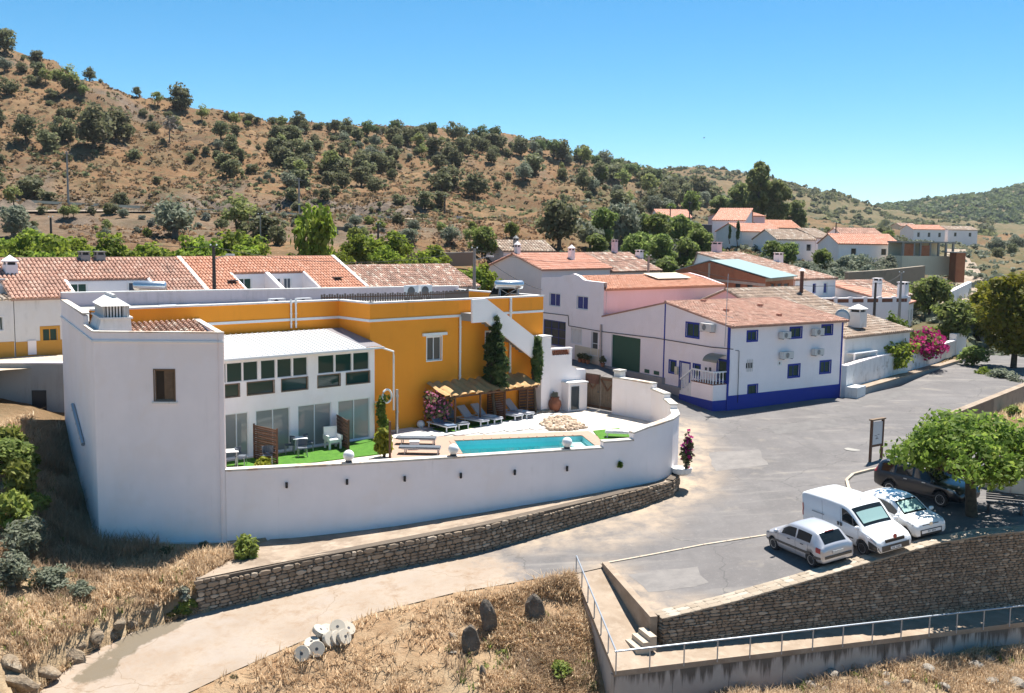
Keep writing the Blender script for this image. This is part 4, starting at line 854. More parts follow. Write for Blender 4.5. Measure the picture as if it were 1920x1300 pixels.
# ---------------- glazed wing under the white canopy
EN = np.array([-7.35, 53.85]); fC = Fac(EN-A42*8.75, to=EN); gz = thing('glazed_wing', 'white two-storey wing with dark glazing under a ribbed white canopy roof', 'house', (*fC.o, ZT))
tp = [(78, 510, 100, 650), (103, 497, 222, 645), (228, 485, 342, 632), (362, 470, 475, 612), (487, 458, 598, 602), (608, 447, 718, 585), (798, 425, 922, 565), (930, 408, 1055, 550), (1065, 398, 1187, 540)]
lw = [(80, 662, 198, 757), (258, 628, 463, 732), (520, 600, 718, 702), (795, 570, 965, 667), (1012, 545, 1190, 637)]
dr = [(85, 890, 270, 1222), (325, 840, 585, 1178), (645, 795, 900, 1130), (950, 757, 1192, 1068)]
rt = [fC.rect(*q2(*r)) for r in tp]; rl = [fC.rect(*q2(*r)) for r in lw]; rd = [fC.rect(*q2(*r)) for r in dr]
ztp = (np.mean([r[2] for r in rt]), np.mean([r[3] for r in rt])); zlw = (np.mean([r[2] for r in rl]), np.mean([r[3] for r in rl])); zdr = (ZT+0.05, np.mean([r[3] for r in rd]))
EZ = ztp[1]+0.12
rt = [(max(r[0], 0.02), r[1], *ztp) for r in rt]; rl = [(max(r[0], 0.03), r[1], zlw[0], min(zlw[1], ztp[0]-0.09)) for r in rl]; rd = [(max(r[0], 0.04), r[1], *zdr) for r in rd]
m = MB(); panel(m, fC, 0, fC.L, 1.5, EZ, rt+rl+rd, rev=0.12); fC2 = Fac(EN, to=EN+B42*0.7); panel(m, fC2, 0, fC2.L, 1.5, EZ); m.build('wall', 'white_clean', gz)
for r in rt: win(gz, fC, r, fill='glass_green', frame='white_metal', leaf='pane', n=1, surround=0, depth=0.1, fw=0.03)
for r in rl: win(gz, fC, r, fill='glass_green', frame='timber_pale', leaf='pane', n=1, surround=0.03, depth=0.1, fw=0.03)
for r in rd: win(gz, fC, r, fill='glass_pale', frame='white_metal', leaf='pane', n=2, surround=0.0, depth=0.1, fw=0.05, name='sliding_door')  # door panes get a paler base colour than the glazing above
m = MB(); fC.bx(m, 0.0, fC.L+.7, ZT-0.3, 8.0, -3.3, -3.0); m.build('inner_wall', 'white_wall', gz)
zb = 8.16; yb = -3.62; ze = EZ+0.16; cf = thing('canopy_roof', 'ribbed white sheet canopy roof sloping down over the glazed wing', 'roof', fC.W(0, EZ))
N = 9; uL = -0.4; uR = fC.L-0.75
for k in range(N):
    a = uL+(uR-uL)*k/N+0.006; b = uL+(uR-uL)*(k+1)/N-0.006; m = MB()
    m.hexa([fC.W(a, ze-0.05, 0.3), fC.W(b, ze-0.05, 0.3), fC.W(b, zb-0.05, yb), fC.W(a, zb-0.05, yb), fC.W(a, ze, 0.3), fC.W(b, ze, 0.3), fC.W(b, zb, yb), fC.W(a, zb, yb)])
    for j in range(3):
        c = a+(b-a)*(j+0.5)/3; m.hexa([fC.W(c-.035, ze, 0.3), fC.W(c+.035, ze, 0.3), fC.W(c+.035, zb, yb), fC.W(c-.035, zb, yb), fC.W(c-.02, ze+.035, 0.3), fC.W(c+.02, ze+.035, 0.3), fC.W(c+.02, zb+.035, yb), fC.W(c-.02, zb+.035, yb)])
    m.build('roof_panel', 'canopy_white', cf)
m = MB(); a0 = uR; nn = 14; b0 = fC.L+0.35
for k in range(nn):
    a = a0+(b0-a0)*k/nn; b = a0+(b0-a0)*(k+1)/nn; h0 = 0.03*(k % 2); h1 = 0.03*((k+1) % 2); m.add([fC.W(a, ze+h0, 0.3), fC.W(b, ze+h1, 0.3), fC.W(b, zb+h1, yb), fC.W(a, zb+h0, yb)], [(0, 1, 2, 3)])
m.build('clear_strip', 'polycarbonate', cf)
m = MB(); fC.bx(m, uL, b0, ze-0.12, ze-0.02, 0.3, 0.42); m.build('gutter', 'white_metal', cf)
pipe('drainpipe', 'white drainpipe dropping from the canopy gutter in front of the ochre corner', [fC.W(fC.L+0.3, ze-.1, 0.35), fC.W(fC.L+1.1, ze-.35, 0.2), fC.W(fC.L+1.15, ze-.6, 0.15), fC.W(fC.L+1.15, 3.9, 0.15)], 0.05)
pipe('flue_pipe', 'grey metal flue standing against the ochre corner by the creeper', [fC.W(fC.L+1.45, 5.0, 0.05), fC.W(fC.L+1.45, 2.5, 0.05)], 0.08, 'grey_metal', 'pipe')
mm = thing('hanging_ring', 'white life ring hanging on the corner of the glazed wing', 'life ring', fC.W(fC.L+0.55, 4.6, 0.3)); pts = [fC.W(fC.L+0.6+0.3*math.cos(t), 4.75+0.36*math.sin(t), 0.3) for t in np.linspace(0, 2*math.pi, 19)]; MB().tube(pts, 0.055, 8, False).build('ring', 'white_plastic', mm, True)
m = MB(); m.beam(fC.W(fC.L-0.1, 4.45, 0.1), fC.W(fC.L+0.5, 4.5, 0.3), 0.04, 0.04); m.build('hook', 'grey_metal', mm)

# ---------------- yard walls
yw = thing('yard_front_wall', 'long white retaining wall with worn coping below the pool', 'wall', (-12.75, 44.45, -1.2)); m = MB(); c = MB()
pathwall(m, front_wall, [2.78]*5, [-1.4, -1.2, -1.0, -0.6, -0.4], 0.4, c); m.build('wall', 'white_clean', yw); c.build('coping', 'coping_worn', yw)
cw = thing('curved_yard_wall', 'curved white yard wall stepping up toward the wooden gate', 'wall', (8.7, 53.0, 0)); m = MB(); c = MB()
pl = [(4.7, 50.45), (5.5, 50.76), (6.3, 51.1), (7.1, 51.55), (7.6, 51.9), (8.6, 53.0), (9.15, 54.4), (9.3, 56.0), (9.2, 58.0), (8.7, 60.0), (7.7, 61.3), (6.55, 62.6)]
tp = [3.18, 3.25, 3.32, 3.55, 3.62, 3.72, 3.8, 3.95, 4.2, 4.5, 4.85, 5.0]
# stepped top: build in runs
for i0, i1, lift in ((0, 2, 0.0), (2, 5, 0.22), (5, 7, 0.22), (7, 8, 0.28), (8, 9, 0.32), (9, 11, 0.34)):
    pathwall(m, pl[i0:i1+1], [t+lift-0.1 for t in ([tp[i0]]*(i1-i0+1) if i1-i0 < 3 else tp[i0:i1+1])], [-0.5]*(i1-i0+1), 0.38, c)
m.build('wall', 'white_wall', cw); c.build('coping', 'coping_worn', cw)
fG = Fac((4.75, 64.5), to=(6.5, 62.65)); ga = thing('yard_gate', 'weathered grey-brown double wooden gate of the pool yard', 'gate', (5.6, 63.6, ZT))
LG = fG.L; zt = fG.uv(1125, 703)[1]
for k in range(2):
    a = 0.03+k*(LG/2); b = a+LG/2-0.05; m = MB(); fG.bx(m, a, b, ZT+0.06, zt-0.1*k, -0.06, -0.02); lf = m.build('gate_leaf', 'gate_wood', ga)
    nb = 6
    for j in range(nb): m = MB(); x0 = a+(b-a)*j/nb+0.01; x1 = a+(b-a)*(j+1)/nb-0.01; fG.bx(m, x0, x1, ZT+0.08, zt-0.1*k-0.03, -0.02, 0.0); m.build('board', 'gate_wood', lf)
    m = MB(); mid = (a+b)/2; m.beam(fG.W(a+.05, zt-0.3, 0.03), fG.W(mid, ZT+1.3, 0.03), 0.04, 0.09); m.beam(fG.W(b-.05, zt-0.3, 0.03), fG.W(mid, ZT+1.3, 0.03), 0.04, 0.09); fG.bx(m, a+.03, b-.03, zt-0.32, zt-0.2, 0, 0.04); fG.bx(m, a+.03, b-.03, ZT+0.15, ZT+0.27, 0, 0.04); m.build('brace', 'timber', lf)
m = MB(); fG.bx(m, 0.05, LG/2-0.06, zt-0.62, zt-0.05, 0.042, 0.05); m.build('rusty_sheet', 'rust', ga)
m = MB(); m.ball(fG.W(LG/2-0.1, ZT+1.15, 0.07), 0.05, 8, 5); m.build('knob', 'dark_metal', ga)
# wall and lattice balcony left of the gate
lwal = thing('gate_side_wall', 'stepped white wall with clay lattice left of the wooden gate', 'wall', (3.9, 65.6, ZT)); fW = Fac(tuple(E_+np.array([0.15, 0.0])), to=(4.75, 64.5)); wl = fW.L
s0 = fW.uv(1030, 660); s1 = fW.uv(1072, 660); s2 = fW.uv(1098, 700)
m = MB(); zA = fW.uv(1045, 668)[1]; zB = fW.uv(1085, 693)[1]
fX = Fac((2.3, 62.9), to=(4.75, 64.45)); ww = fX.L
za = fX.uv(1050, 666)[1]; zbb = fX.uv(1088, 692)[1]; us = fX.uv(1072, 690)[0]
panel(m, fX, 0, us, 0.5, za, th=0.3); panel(m, fX, us, ww, 0.5, [(us, zbb+0.25), (us+0.4, zbb), (ww, zbb-0.05)], th=0.3)
fX0 = Fac((1.2, 64.6), to=(2.3, 62.9)); panel(m, fX0, 0, fX0.L, 0.5, za+0.1, th=0.3); m.build('wall', 'white_wall', lwal)
m = MB(); fX.bx(m, -0.02, us+0.02, za+0.34, za+0.44, -0.32, 0.03); fX.bx(m, us-0.2, us, za, za+0.34, -0.3, 0.0); fX.bx(m, 0, 0.25, za, za+0.34, -0.3, 0.0); m.build('coping', 'white_wall', lwal)
for k in range(7):
    m = MB(); a = 0.28+k*(us-0.55)/7; w7 = (us-0.55)/7; m.beam(fX.W(a, za, -0.12), fX.W(a+w7/2, za+0.33, -0.12), 0.16, 0.05); m.beam(fX.W(a+w7, za, -0.12), fX.W(a+w7/2, za+0.33, -0.12), 0.16, 0.05); m.build('lattice_tile', 'terracotta', lwal)
pil = thing('stair_foot_pillar', 'white square pillar at the foot of the outside stair', 'pillar', (1.9, 62.9, ZT)); uu, zz = fY.uv(1022, 632, 0.8); cP = fY.W(uu, 0, 0.6); m = MB(); m.box((cP[0], cP[1], (ZT+zz)/2), (0.8, 0.7, zz-ZT), R_(43)); m.build('shaft', 'white_wall', pil); m = MB(); m.box((cP[0], cP[1], zz+0.04), (0.9, 0.8, 0.08), R_(43)); m.build('cap', 'white_old', pil)
hut = thing('meter_hut', 'small white lean-to cupboard with grey-green door beside the gate', 'cupboard', (4.0, 63.2, ZT)); r = fX.rect(1054, 710, 1086, 758); fH = Fac(fX.W(us-0.75, 0, 0.75)[:2], fX.ang); hw = 1.45; hz = 4.25
m = MB(); fH.bx(m, 0, hw, ZT, hz, -0.74, 0); m.build('body', 'white_wall', hut); m = MB(); fH.bx(m, -0.05, hw+0.05, hz, hz+0.08, -0.74, 0.08); m.build('top', 'white_old', hut); win(hut, Fac(fH.W(0, 0, 0.12)[:2], fH.ang), (0.12, 0.86, ZT+0.05, hz-0.12), fill='glass_tint', frame='white_metal', leaf='door_leaf', n=1, surround=0, name='door')
gp = thing('gate_pier', 'white gate pier with chipped cap right of the wooden gate', 'pillar', (6.7, 62.4, ZT)); m = MB(); m.box((6.72, 62.45, 3.8), (0.5, 0.5, 2.7), R_(43)); m.build('shaft', 'white_old', gp); m = MB(); m.box((6.72, 62.45, 5.2), (0.62, 0.6, 0.12), R_(43)); m.build('cap', 'coping_worn', gp)
# ================================================================== BLUE AND WHITE HOUSE ON THE PLAZA
K_ = np.array([14.9, 69.2]); dS = np.array([math.cos(R_(119.5)), math.sin(R_(119.5))]); GL = 15.2
fG1 = Fac(K_+dS*GL, to=K_); fR1 = Fac(K_, 34.0); RL = 12.0; K2 = K_+fR1.t*RL; dpt = dS*GL
bw = thing('blue_trimmed_house', 'white two-storey house with blue trim, tiled roof and green garage door', 'house', (K_[0], K_[1], 1.3))
sh = dict(fill='green_shutter', frame='blue_paint', surround=0.10)
gw = [(fG1.rect(*q5(1243, 550, 1345, 658)), sh), (fG1.rect(*q5(1106, 855, 1156, 948)), dict(sh, n=1)), (fG1.rect(*q5(1302, 886, 1352, 985)), dict(sh, n=1))]
gd = [(fG1.rect(*q5(1190, 868, 1268, 1078)), dict(fill='white_paint', frame='blue_paint', leaf='door_leaf', n=1, surround=0.10, name='door', boards=2)),
      (fG1.rect(*q5(1497, 852, 1582, 1015)), dict(fill='green_shutter', frame='blue_paint', leaf='door_leaf', n=2, surround=0.12, name='door')),
      (fG1.rect(*q5(632, 655, 868, 935)), dict(fill='green_door', frame='green_door', leaf='door_leaf', n=3, surround=0.0, name='garage_door', boards=9, depth=0.18))]
gop = gw+gd; rw = []
for r in ((872, 393, 956, 474), (1257, 360, 1356, 446), (1543, 338, 1633, 417), (1240, 695, 1337, 798), (1526, 662, 1616, 762)): rw.append((fR1.rect(*q6(*r)), dict(sh)))
rw.append((fR1.rect(*q6(876, 876, 957, 975)), dict(fill='green_shutter', frame='blue_paint', leaf='door_leaf', n=2, surround=0.08, name='door')))
bz = [(0, 2.6), (8.1, 2.3), (11.5, 1.2), (GL, 0.8)]; zeR = 7.45
m = MB(); panel(m, fG1, 0, GL, bz, [(0, 7.0), (8.1, 8.6), (GL, zeR)], [r for r, k in gop]); panel(m, fR1, 0, RL, 0.8, zeR+0.05, [r for r, k in rw])
fRb = Fac(K2, to=K2+dpt); panel(m, fRb, 0, GL, 0.8, [(0, zeR), (7.1, 8.6), (GL, 7.0)]); m.build('wall', 'white_wall', bw)
for fac, l in ((fG1, gop), (fR1, rw)):
    for r, k in l: win(bw, fac, r, **k)
m = MB(); fR1.bx(m, -0.03, RL+0.02, 0.6, 2.62, 0, 0.03); m.build('blue_plinth', 'blue_paint', bw)
for a, b in ((GL-0.15, GL+0.03), (8.02, 8.14)): m = MB(); fG1.bx(m, a, b, 1.3, interp([(0, 7.0), (8.1, 8.6), (GL, zeR)], (a+b)/2)-0.02, 0, 0.03); m.build('blue_strip', 'blue_paint', bw)
m = MB(); fR1.bx(m, RL-0.13, RL+.03, 1.0, zeR, 0.002, 0.032); m.build('blue_strip', 'blue_paint', bw); m = MB(); fR1.bx(m, -0.03, 0.09, 1.0, zeR, 0.002, 0.032); m.build('blue_strip', 'blue_paint', bw)
m = MB(); fG1.bx(m, 8.3, 13.0, 0.6, 2.55, 0, 0.35); fG1.bx(m, 0.0, 8.3, 0.6, 3.0, 0, 0.3); m.build('footing', 'grey_render', bw)
def RD(u, v, z): q = K_+fR1.t*u+dS*v; return (q[0], q[1], z)
e0, e1, r0, r1 = RD(-0.05, -0.32, zeR+0.0), RD(RL+0.35, -0.32, zeR), RD(-0.05, 7.1, 8.68), RD(RL+0.35, 7.1, 8.68)
m = MB(); slope(m, e0, e1, r0, r1); slope(m, RD(RL+.35, GL+.2, 7.02), RD(-.05, GL+.2, 7.02), r1, r0); rf = m.build('roof', 'tile_worn', bw); tiles('roof_tiles', rf, e0, e1, r0, r1, 'tile_worn', 0.26, 0.36, 0.075); ridge_caps(rf, r0, r1, 'tile_worn')
for u, v in ((3.0, 3.6), (7.6, 4.6), (6.6, 1.6), (3.4, 6.6)):
    m = MB(); x, y, z = RD(u, v, 7.5+v*0.165+0.08); m.box((x, y, z+0.06), (0.3, 0.3, 0.2), 0.6); m.build('roof_vent', 'tile_pink', rf)
# porch with balusters and steps at the corner
po = thing('porch', 'white porch with balustrade, steps and blue base at the house corner', 'porch', fG1.W(GL-1.4, 1.3, 0.6)); zp = fG1.uv(1345, 716)[1]; u0 = GL-2.35; u1 = GL-0.05; D = 1.25
m = MB(); fG1.bx(m, u0, u1, 1.0, zp-0.05, 0.035, D); m.build('platform', 'white_wall', po); m = MB(); fG1.bx(m, u0-1.3, u1+0.03, 0.8, 2.35, 0.036, D+0.02); m.build('blue_base', 'blue_paint', po)
m = MB(); fG1.bx(m, u0, u1, zp-0.05, zp, 0.036, D+0.04); m.build('floor', 'terracotta', po)
for k in range(4): m = MB(); a = u0-0.32*(k+1); fG1.bx(m, a, a+0.32, 1.0, zp-0.22*(k+1), 0.037, D-0.003*k); m.build('step', 'white_old', po)
def bal(x, y, z, h): 
    mm_ = MB(); mm_.lathe([(0.055, 0), (0.055, 0.06), (0.03, 0.1), (0.06, h*0.35), (0.03, h*0.62), (0.028, h*0.85), (0.05, h*0.92), (0.05, h)], (x, y, z), 8); return mm_
HB = 0.78
for k in range(9): x, y, z = fG1.W(u0+0.1+k*(u1-u0-0.2)/8, zp, D-0.08); bal(x, y, z, HB).build('baluster', 'white_paint', po, True)
for k in range(4): x, y, z = fG1.W(u0-0.16-0.32*k, zp-0.22*(k+1), D-0.08); bal(x, y, z, HB).build('baluster', 'white_old', po, True)
for k in range(3): x, y, z = fG1.W(u1-0.1, zp, D-0.35-k*0.3); bal(x, y, z, HB).build('baluster', 'white_paint', po, True)
m = MB(); m.beam(fG1.W(u0, zp+HB+.04, D-.08), fG1.W(u1, zp+HB+.04, D-.08), 0.14, 0.09); m.beam(fG1.W(u0-1.3, zp+HB-0.86, D-.08), fG1.W(u0, zp+HB+.04, D-.08), 0.14, 0.09); m.beam(fG1.W(u1-.1, zp+HB+.045, D-.08), fG1.W(u1-.1, zp+HB+.045, 0.05), 0.14, 0.09); m.build('handrail', 'white_paint', po)
aw = thing('door_awning', 'small curved smoky awning over the green front door', 'awning', fG1.W(GL-1.3, 4.6, 0.1)); r = fG1.rect(*q5(1455, 800, 1600, 850)); m = MB(); ua, ub = fG1.uv(1336, 672)[0], GL-0.15; zt = fG1.uv(1350, 664)[1]
for k in range(6):
    t0, t1 = k*math.pi/12, (k+1)*math.pi/12; f = lambda t: (zt-0.5*(1-math.cos(t)), 0.05+0.85*math.sin(t)); (za, da), (zb_, db) = f(t0), f(t1)
    m.hexa([fG1.W(ua, za-.02, da), fG1.W(ub, za-.02, da), fG1.W(ub, zb_-.02, db), fG1.W(ua, zb_-.02, db), fG1.W(ua, za, da), fG1.W(ub, za, da), fG1.W(ub, zb_, db), fG1.W(ua, zb_, db)])
m.build('sheet', 'awning', aw)
for u in (ua+.05, ub-.05): m = MB(); m.beam(fG1.W(u, zt-0.5, 0.03), fG1.W(u, zt-0.45, 0.85), 0.03, 0.03); m.build('bracket', 'dark_metal', aw)
acs = [((1145, 392, 1222, 458), 'air conditioner beside the middle upstairs window of the blue-trimmed house'), ((1436, 362, 1520, 430), 'air conditioner beside the last upstairs window of the blue-trimmed house'), ((1150, 570, 1245, 638), 'air conditioner low on the wall above a small white niche'), ((1438, 545, 1518, 606), 'air conditioner above the last ground-floor window of the blue-trimmed house')]
for r, l in acs:
    a = fR1.rect(*q6(*r)); aircon(fR1, (a[0], a[1], a[2]+.05, a[3]), l)
a = fG1.rect(*q5(1390, 548, 1485, 612)); aircon(fG1, a, 'air conditioner beside the upstairs window of the blue-trimmed gable')
for r, l in (((905, 922, 943, 952), 'green vent hatch near the garage door, left one'), ((980, 936, 1022, 966), 'green vent hatch near the garage door, right one')):
    a = fG1.rect(*q5(*r)); m = MB(); fG1.bx(m, *a, 0, 0.03); tag(m.build('vent_hatch', 'green_door', origin=fG1.W(a[0], a[2])), l, 'hatch', 'vent hatches on the gable')
a = fR1.rect(*q6(858, 675, 918, 722)); sw = thing('barred_window', 'small dark barred window on the blue-trimmed wall', 'window', fR1.W(a[0], a[2])); m = MB(); fR1.bx(m, *a, 0, 0.02); m.build('pane', 'glass_dark', sw)
for k in range(4): m = MB(); u = a[0]+(k+.5)*(a[1]-a[0])/4; fR1.bx(m, u-.02, u+.02, a[2]-.25, a[3]+.25, .04, .07); m.build('bar', 'ac_grey', sw)
a = fR1.rect(*q6(1143, 655, 1180, 700)); m = MB(); fR1.bx(m, a[0], a[1], a[2], a[3], 0, 0.03); nb = m.build('wall_niche', 'white_paint', origin=fR1.W(a[0], a[2])); tag(nb, 'small white framed niche below the air conditioner', 'niche'); m = MB(); fR1.bx(m, a[0]+.1, a[1]-.2, a[2]+.1, a[3]-.1, 0.03, 0.035); m.build('opening', 'ac_dark', nb)
for px, l in ((1324, 'meter box on the gable, left of two'), (1332, 'meter box on the gable, right of two')): u, z = fG1.uv(px, 694); m = MB(); fG1.bx(m, u-.09, u+.09, z-.18, z+.18, 0, .05); tag(m.build('meter_box', 'dark_metal', origin=fG1.W(u, z)), 'small dark '+l, 'meter box', 'meter boxes')
u, z = fG1.uv(1268, 695, .2); m = MB(); fG1.bx(m, u-.18, u+.14, z-.28, z+.28, .12, .24); tag(m.build('letter_box', 'beige_wall', origin=fG1.W(u, z)), 'cream box hanging beside the small green window', 'letter box')
# cables along the street front
def cable(pts, label, r=0.02, sag=0.0, n=8):
    full = []
    for a, b in zip(pts[:-1], pts[1:]):
        for k in range(n): t = k/n; q = np.array(a)*(1-t)+np.array(b)*t; q[2] -= sag*4*t*(1-t); full.append(tuple(q))
    full.append(tuple(pts[-1])); return tag(MB().tube(full, r, 5).build('cable', 'cable', origin=tuple(pts[0])), label, 'cable', 'cables')
fB1 = Fac(K_+dS*25.1, to=K_+dS*GL); BL = fB1.L
c = [fB1.W(*fB1.uv(*p), 0.04) for p in ((1015, 586), (1066, 592), (1067, 611), (1129, 622))]+[fG1.W(*fG1.uv(*p), 0.06) for p in ((1230, 634), (1333, 651), (1376, 655))]
cable(c, 'dark cable bundle stretched along the white street fronts', 0.03)
cable([fR1.W(*fR1.uv(*p), .05) for p in ((1378, 657), (1385, 658), (1382, 755))], 'thin dark cable dropping beside the blue corner', 0.02)
# antenna mast before the roof
p0 = fG1.W(*fG1.uv(1362, 650), 0.15); mt = thing('roof_mast', 'thin metal mast rising past the eave of the blue-trimmed gable', 'mast', p0); MB().tube([p0, (p0[0]+.1, p0[1]+.2, p0[2]+5.0)], 0.025, 6).build('pole', 'grey_metal', mt); m = MB(); m.beam((p0[0]-.3, p0[1], p0[2]+2.2), (p0[0]+.5, p0[1], p0[2]+2.0), .03, .03); m.build('stay', 'grey_metal', mt)

# ---------------- tall white house with blue shutters
th = thing('blue_shuttered_house', 'tall white house with curved parapet, blue shutters and pink side wall', 'house', (*fB1.o, 2.5))
top = [(0, 0)]; top = mural(fB1, [(1014.5, 520.5), (1053, 519.2), (1055, 517), (1068, 516), (1075, 513.5), (1086, 518), (1094, 525), (1104, 527), (1131, 530)]); top[0] = (0, top[0][1]); top[-1] = (BL, top[-1][1])
bs = dict(fill='blue_door', frame='white_paint', surround=0.05)
l = [(fB1.rect(*q5(132, 305, 219, 408)), bs), (fB1.rect(*q5(354, 329, 445, 434)), bs), (fB1.rect(*q5(80, 525, 262, 728)), dict(fill='glass_tint', frame='blue_door', leaf='pane', n=3, rails=2, surround=0.0, fw=0.09, name='door')),
     (fB1.rect(*q5(308, 590, 393, 712)), dict(fill='white_old', frame='white_paint', n=1, surround=0.04)), (fB1.rect(*q5(472, 618, 524, 808)), dict(fill='glass_grey', frame='white_paint', leaf='pane', n=1, rails=1, surround=0.05, name='door'))]
m = MB(); panel(m, fB1, 0, BL, 2.0, top, [r for r, k in l], th=0.3); m.build('wall', 'white_clean', th)
for r, k in l: win(th, fB1, r, **k)
m = MB(); u = fB1.uv(1078, 650)[0]; fB1.bx(m, u, BL, 2.5, fB1.uv(1105, 652)[1], 0, .02); m.build('beige_plinth', 'beige_wall', th)
PK = K_+dS*GL; fP = Fac(PK, 40.0); PL = 15.5; zpk = fP.uv(1131, 540)[1]; zpe = 9.15
m = MB(); panel(m, fP, 0, PL, 2.0, [(0, zpe), (PL, zpe)]); fP2 = Fac(fP.W(PL, 0)[:2], to=np.array(fP.W(PL, 0)[:2])+dS*9.9); panel(m, fP2, 0, 9.9, 2, [(0, zpe+.15), (3.0, zpe+.75), (4.9, zpe+1.0), (7, zpe+.75), (9.9, zpe+.15)], th=.3); m.build('side_wall', 'pink_wall', th)
def PD(u, v, z): q = PK+fP.t*u+dS*v; return (q[0], q[1], z)
e0, e1, r0, r1 = PD(0.1, -.2, zpe+.02), PD(PL-.05, -.2, zpe+.02), PD(0.1, 4.9, zpe+.85), PD(PL-.05, 4.9, zpe+.85)
m = MB(); slope(m, e0, e1, r0, r1); slope(m, PD(PL, 9.9, zpe), PD(.2, 9.9, zpe), r1, r0); rf = m.build('roof', 'tile_orange', th); tiles('roof_tiles', rf, e0, e1, r0, r1, 'tile_orange', .28, .42); ridge_caps(rf, r0, r1, 'tile_worn')
m = MB(); m.hexa([PD(8.5, 2.2, zpe+.62), PD(13, 2.2, zpe+.62), PD(13, 4.4, zpe+1.0), PD(8.5, 4.4, zpe+1.0), PD(8.5, 2.2, zpe+.68), PD(13, 2.2, zpe+.68), PD(13, 4.4, zpe+1.06), PD(8.5, 4.4, zpe+1.06)]); m.build('roof_sheet', 'beige_wall', rf)
pipe('drainpipe', 'grey drainpipe between the blue-shuttered house and the garage', [fB1.W(BL-.15, 6.3, .1), fB1.W(BL-.15, 2.8, .1)], .09, 'grey_metal')
# ================================================================== ROW OF OLD HOUSES BEHIND
ochre = dict(fill='green_shutter', frame='ochre_band', surround=0.16)
RA = np.array([-31.2, 63.3]); fRow = Fac(RA, 42.0)
r1w = fRow.rect(80, 616, 108, 644)
row1, fr1, _, _, rq = house('row_house', 'long low white row house with worn orange tiles and ochre plinth', RA, 42.0, 12.6, 9.4, 5.2, 9.12, 2.25, 'white_old', 'tile_worn', front=[(r1w, ochre)], pitch=.26, row=.42, notch=[(3.7, 9.4, 1.9)])
m = MB(); fRow.bx(m, 0, 12.6, 5.2, 6.35, 0, .03); m.build('ochre_plinth', 'ochre_band', row1)
m = MB(); u = fRow.uv(60, 660)[0]; fRow.bx(m, u-.25, u+.25, 5.5, 6.4, .03, .1); m.build('meter_niche', 'white_wall', row1)
for px in (187, 211): x, y, z = (np.array(rq[2])+(np.array(rq[3])-np.array(rq[2]))*((px-45)/300.0)); chimney(row1, x+.1, y-.1, z-.5, .62, .75, 'grey_render', 'flat', .73)
# sunk patio cut in the front slope (dark shutters between white cheeks)
def patio(root, fac, ua, ub, zf, zt, v1, doors):
    m = MB(); fac.bx(m, ua, ub, zf-.1, zt, -v1-.12, -v1); m.build('patio_back', 'white_wall', root)
    m = MB(); fac.bx(m, ua, ub, zf-.1, zf, -v1, -.1); m.build('patio_floor', 'grey_render', root)
    for u in (ua, ub): m = MB(); m.hexa([fac.W(u-.09, zf-.6, -.05), fac.W(u+.09, zf-.6, -.05), fac.W(u+.09, zf-.6, -v1), fac.W(u-.09, zf-.6, -v1), fac.W(u-.09, zf+.75, -.05), fac.W(u+.09, zf+.75, -.05), fac.W(u+.09, zt+.14, -v1), fac.W(u-.09, zt+.14, -v1)]); m.build('patio_cheek', 'white_wall', root)
    f2 = Fac(fac.W(0, 0, -v1+.16)[:2], fac.ang)
    for a, b, c, d, fill in doors: win(root, f2, (a, b, c, d), fill=fill, frame='white_paint', surround=.03, n=2)
RBo = RA+fRow.t*12.9; row2, fr2, _, _, rq2 = house('row_house', 'white row house with bright orange tiles and sunken roof patios', RBo, 44.0, 13.4, 9.4, 5.2, 9.15, 2.25, 'white_wall', 'tile_orange', pitch=.26, row=.42, notch=[(3.0, 6.1, 2.4), (6.1, 9.4, 2.4)])
RCo = RBo+fr2.t*13.7+np.array([.2, .3]); row3, fr3, _, _, rq3 = house('row_house', 'low white row house with old blotched rose tiles', RCo, 43.0, 11.5, 8.4, 5.2, 8.95, 1.7, 'white_old', 'tile_old', pitch=.26, row=.42)
ua, ub = fr2.uv(472, 540)[0], fr2.uv(612, 540)[0]
patio(row2, fr2, 3.05, 6.0, 8.5, 10.28, 2.4, [(3.5, 4.7, 8.6, 9.95, 'green_shutter')]); patio(row2, fr2, 6.15, 9.35, 8.5, 10.28, 2.4, [(6.6, 7.25, 8.7, 9.9, 'fabric_dark'), (7.5, 8.15, 8.7, 9.9, 'fabric_dark')])
patio(row1, fr1, 3.75, 9.35, 8.5, 10.02, 1.9, [(3.95, 5.1, 8.55, 9.85, 'green_shutter'), (7.9, 9.2, 8.55, 9.85, 'fabric_dark')])
for rt_, q_ in ((row1, rq), (row2, rq2)):
    m = MB(); m.beam(np.array(q_[1])+[0, 0, .08], np.array(q_[3])+[0, 0, .08], .3, .16); m.build('verge', 'white_old', rt_)
    a = np.array(q_[0])*.45+np.array(q_[1])*.0+np.array(q_[3])*.0
for (r_, q_), (u, v) in zip(((row2, rq2), (row2, rq2)), ((.19, .28), (.86, .3))):
    e0, e1, r0, r1 = (np.array(p) for p in q_); c = (e0*(1-u)+e1*u)*(1-v)+(r0*(1-u)+r1*u)*v; m = MB(); m.box((c[0], c[1], c[2]+.12), (.7, .9, .08), R_(44)); m.build('skylight', 'glass_grey', r_)
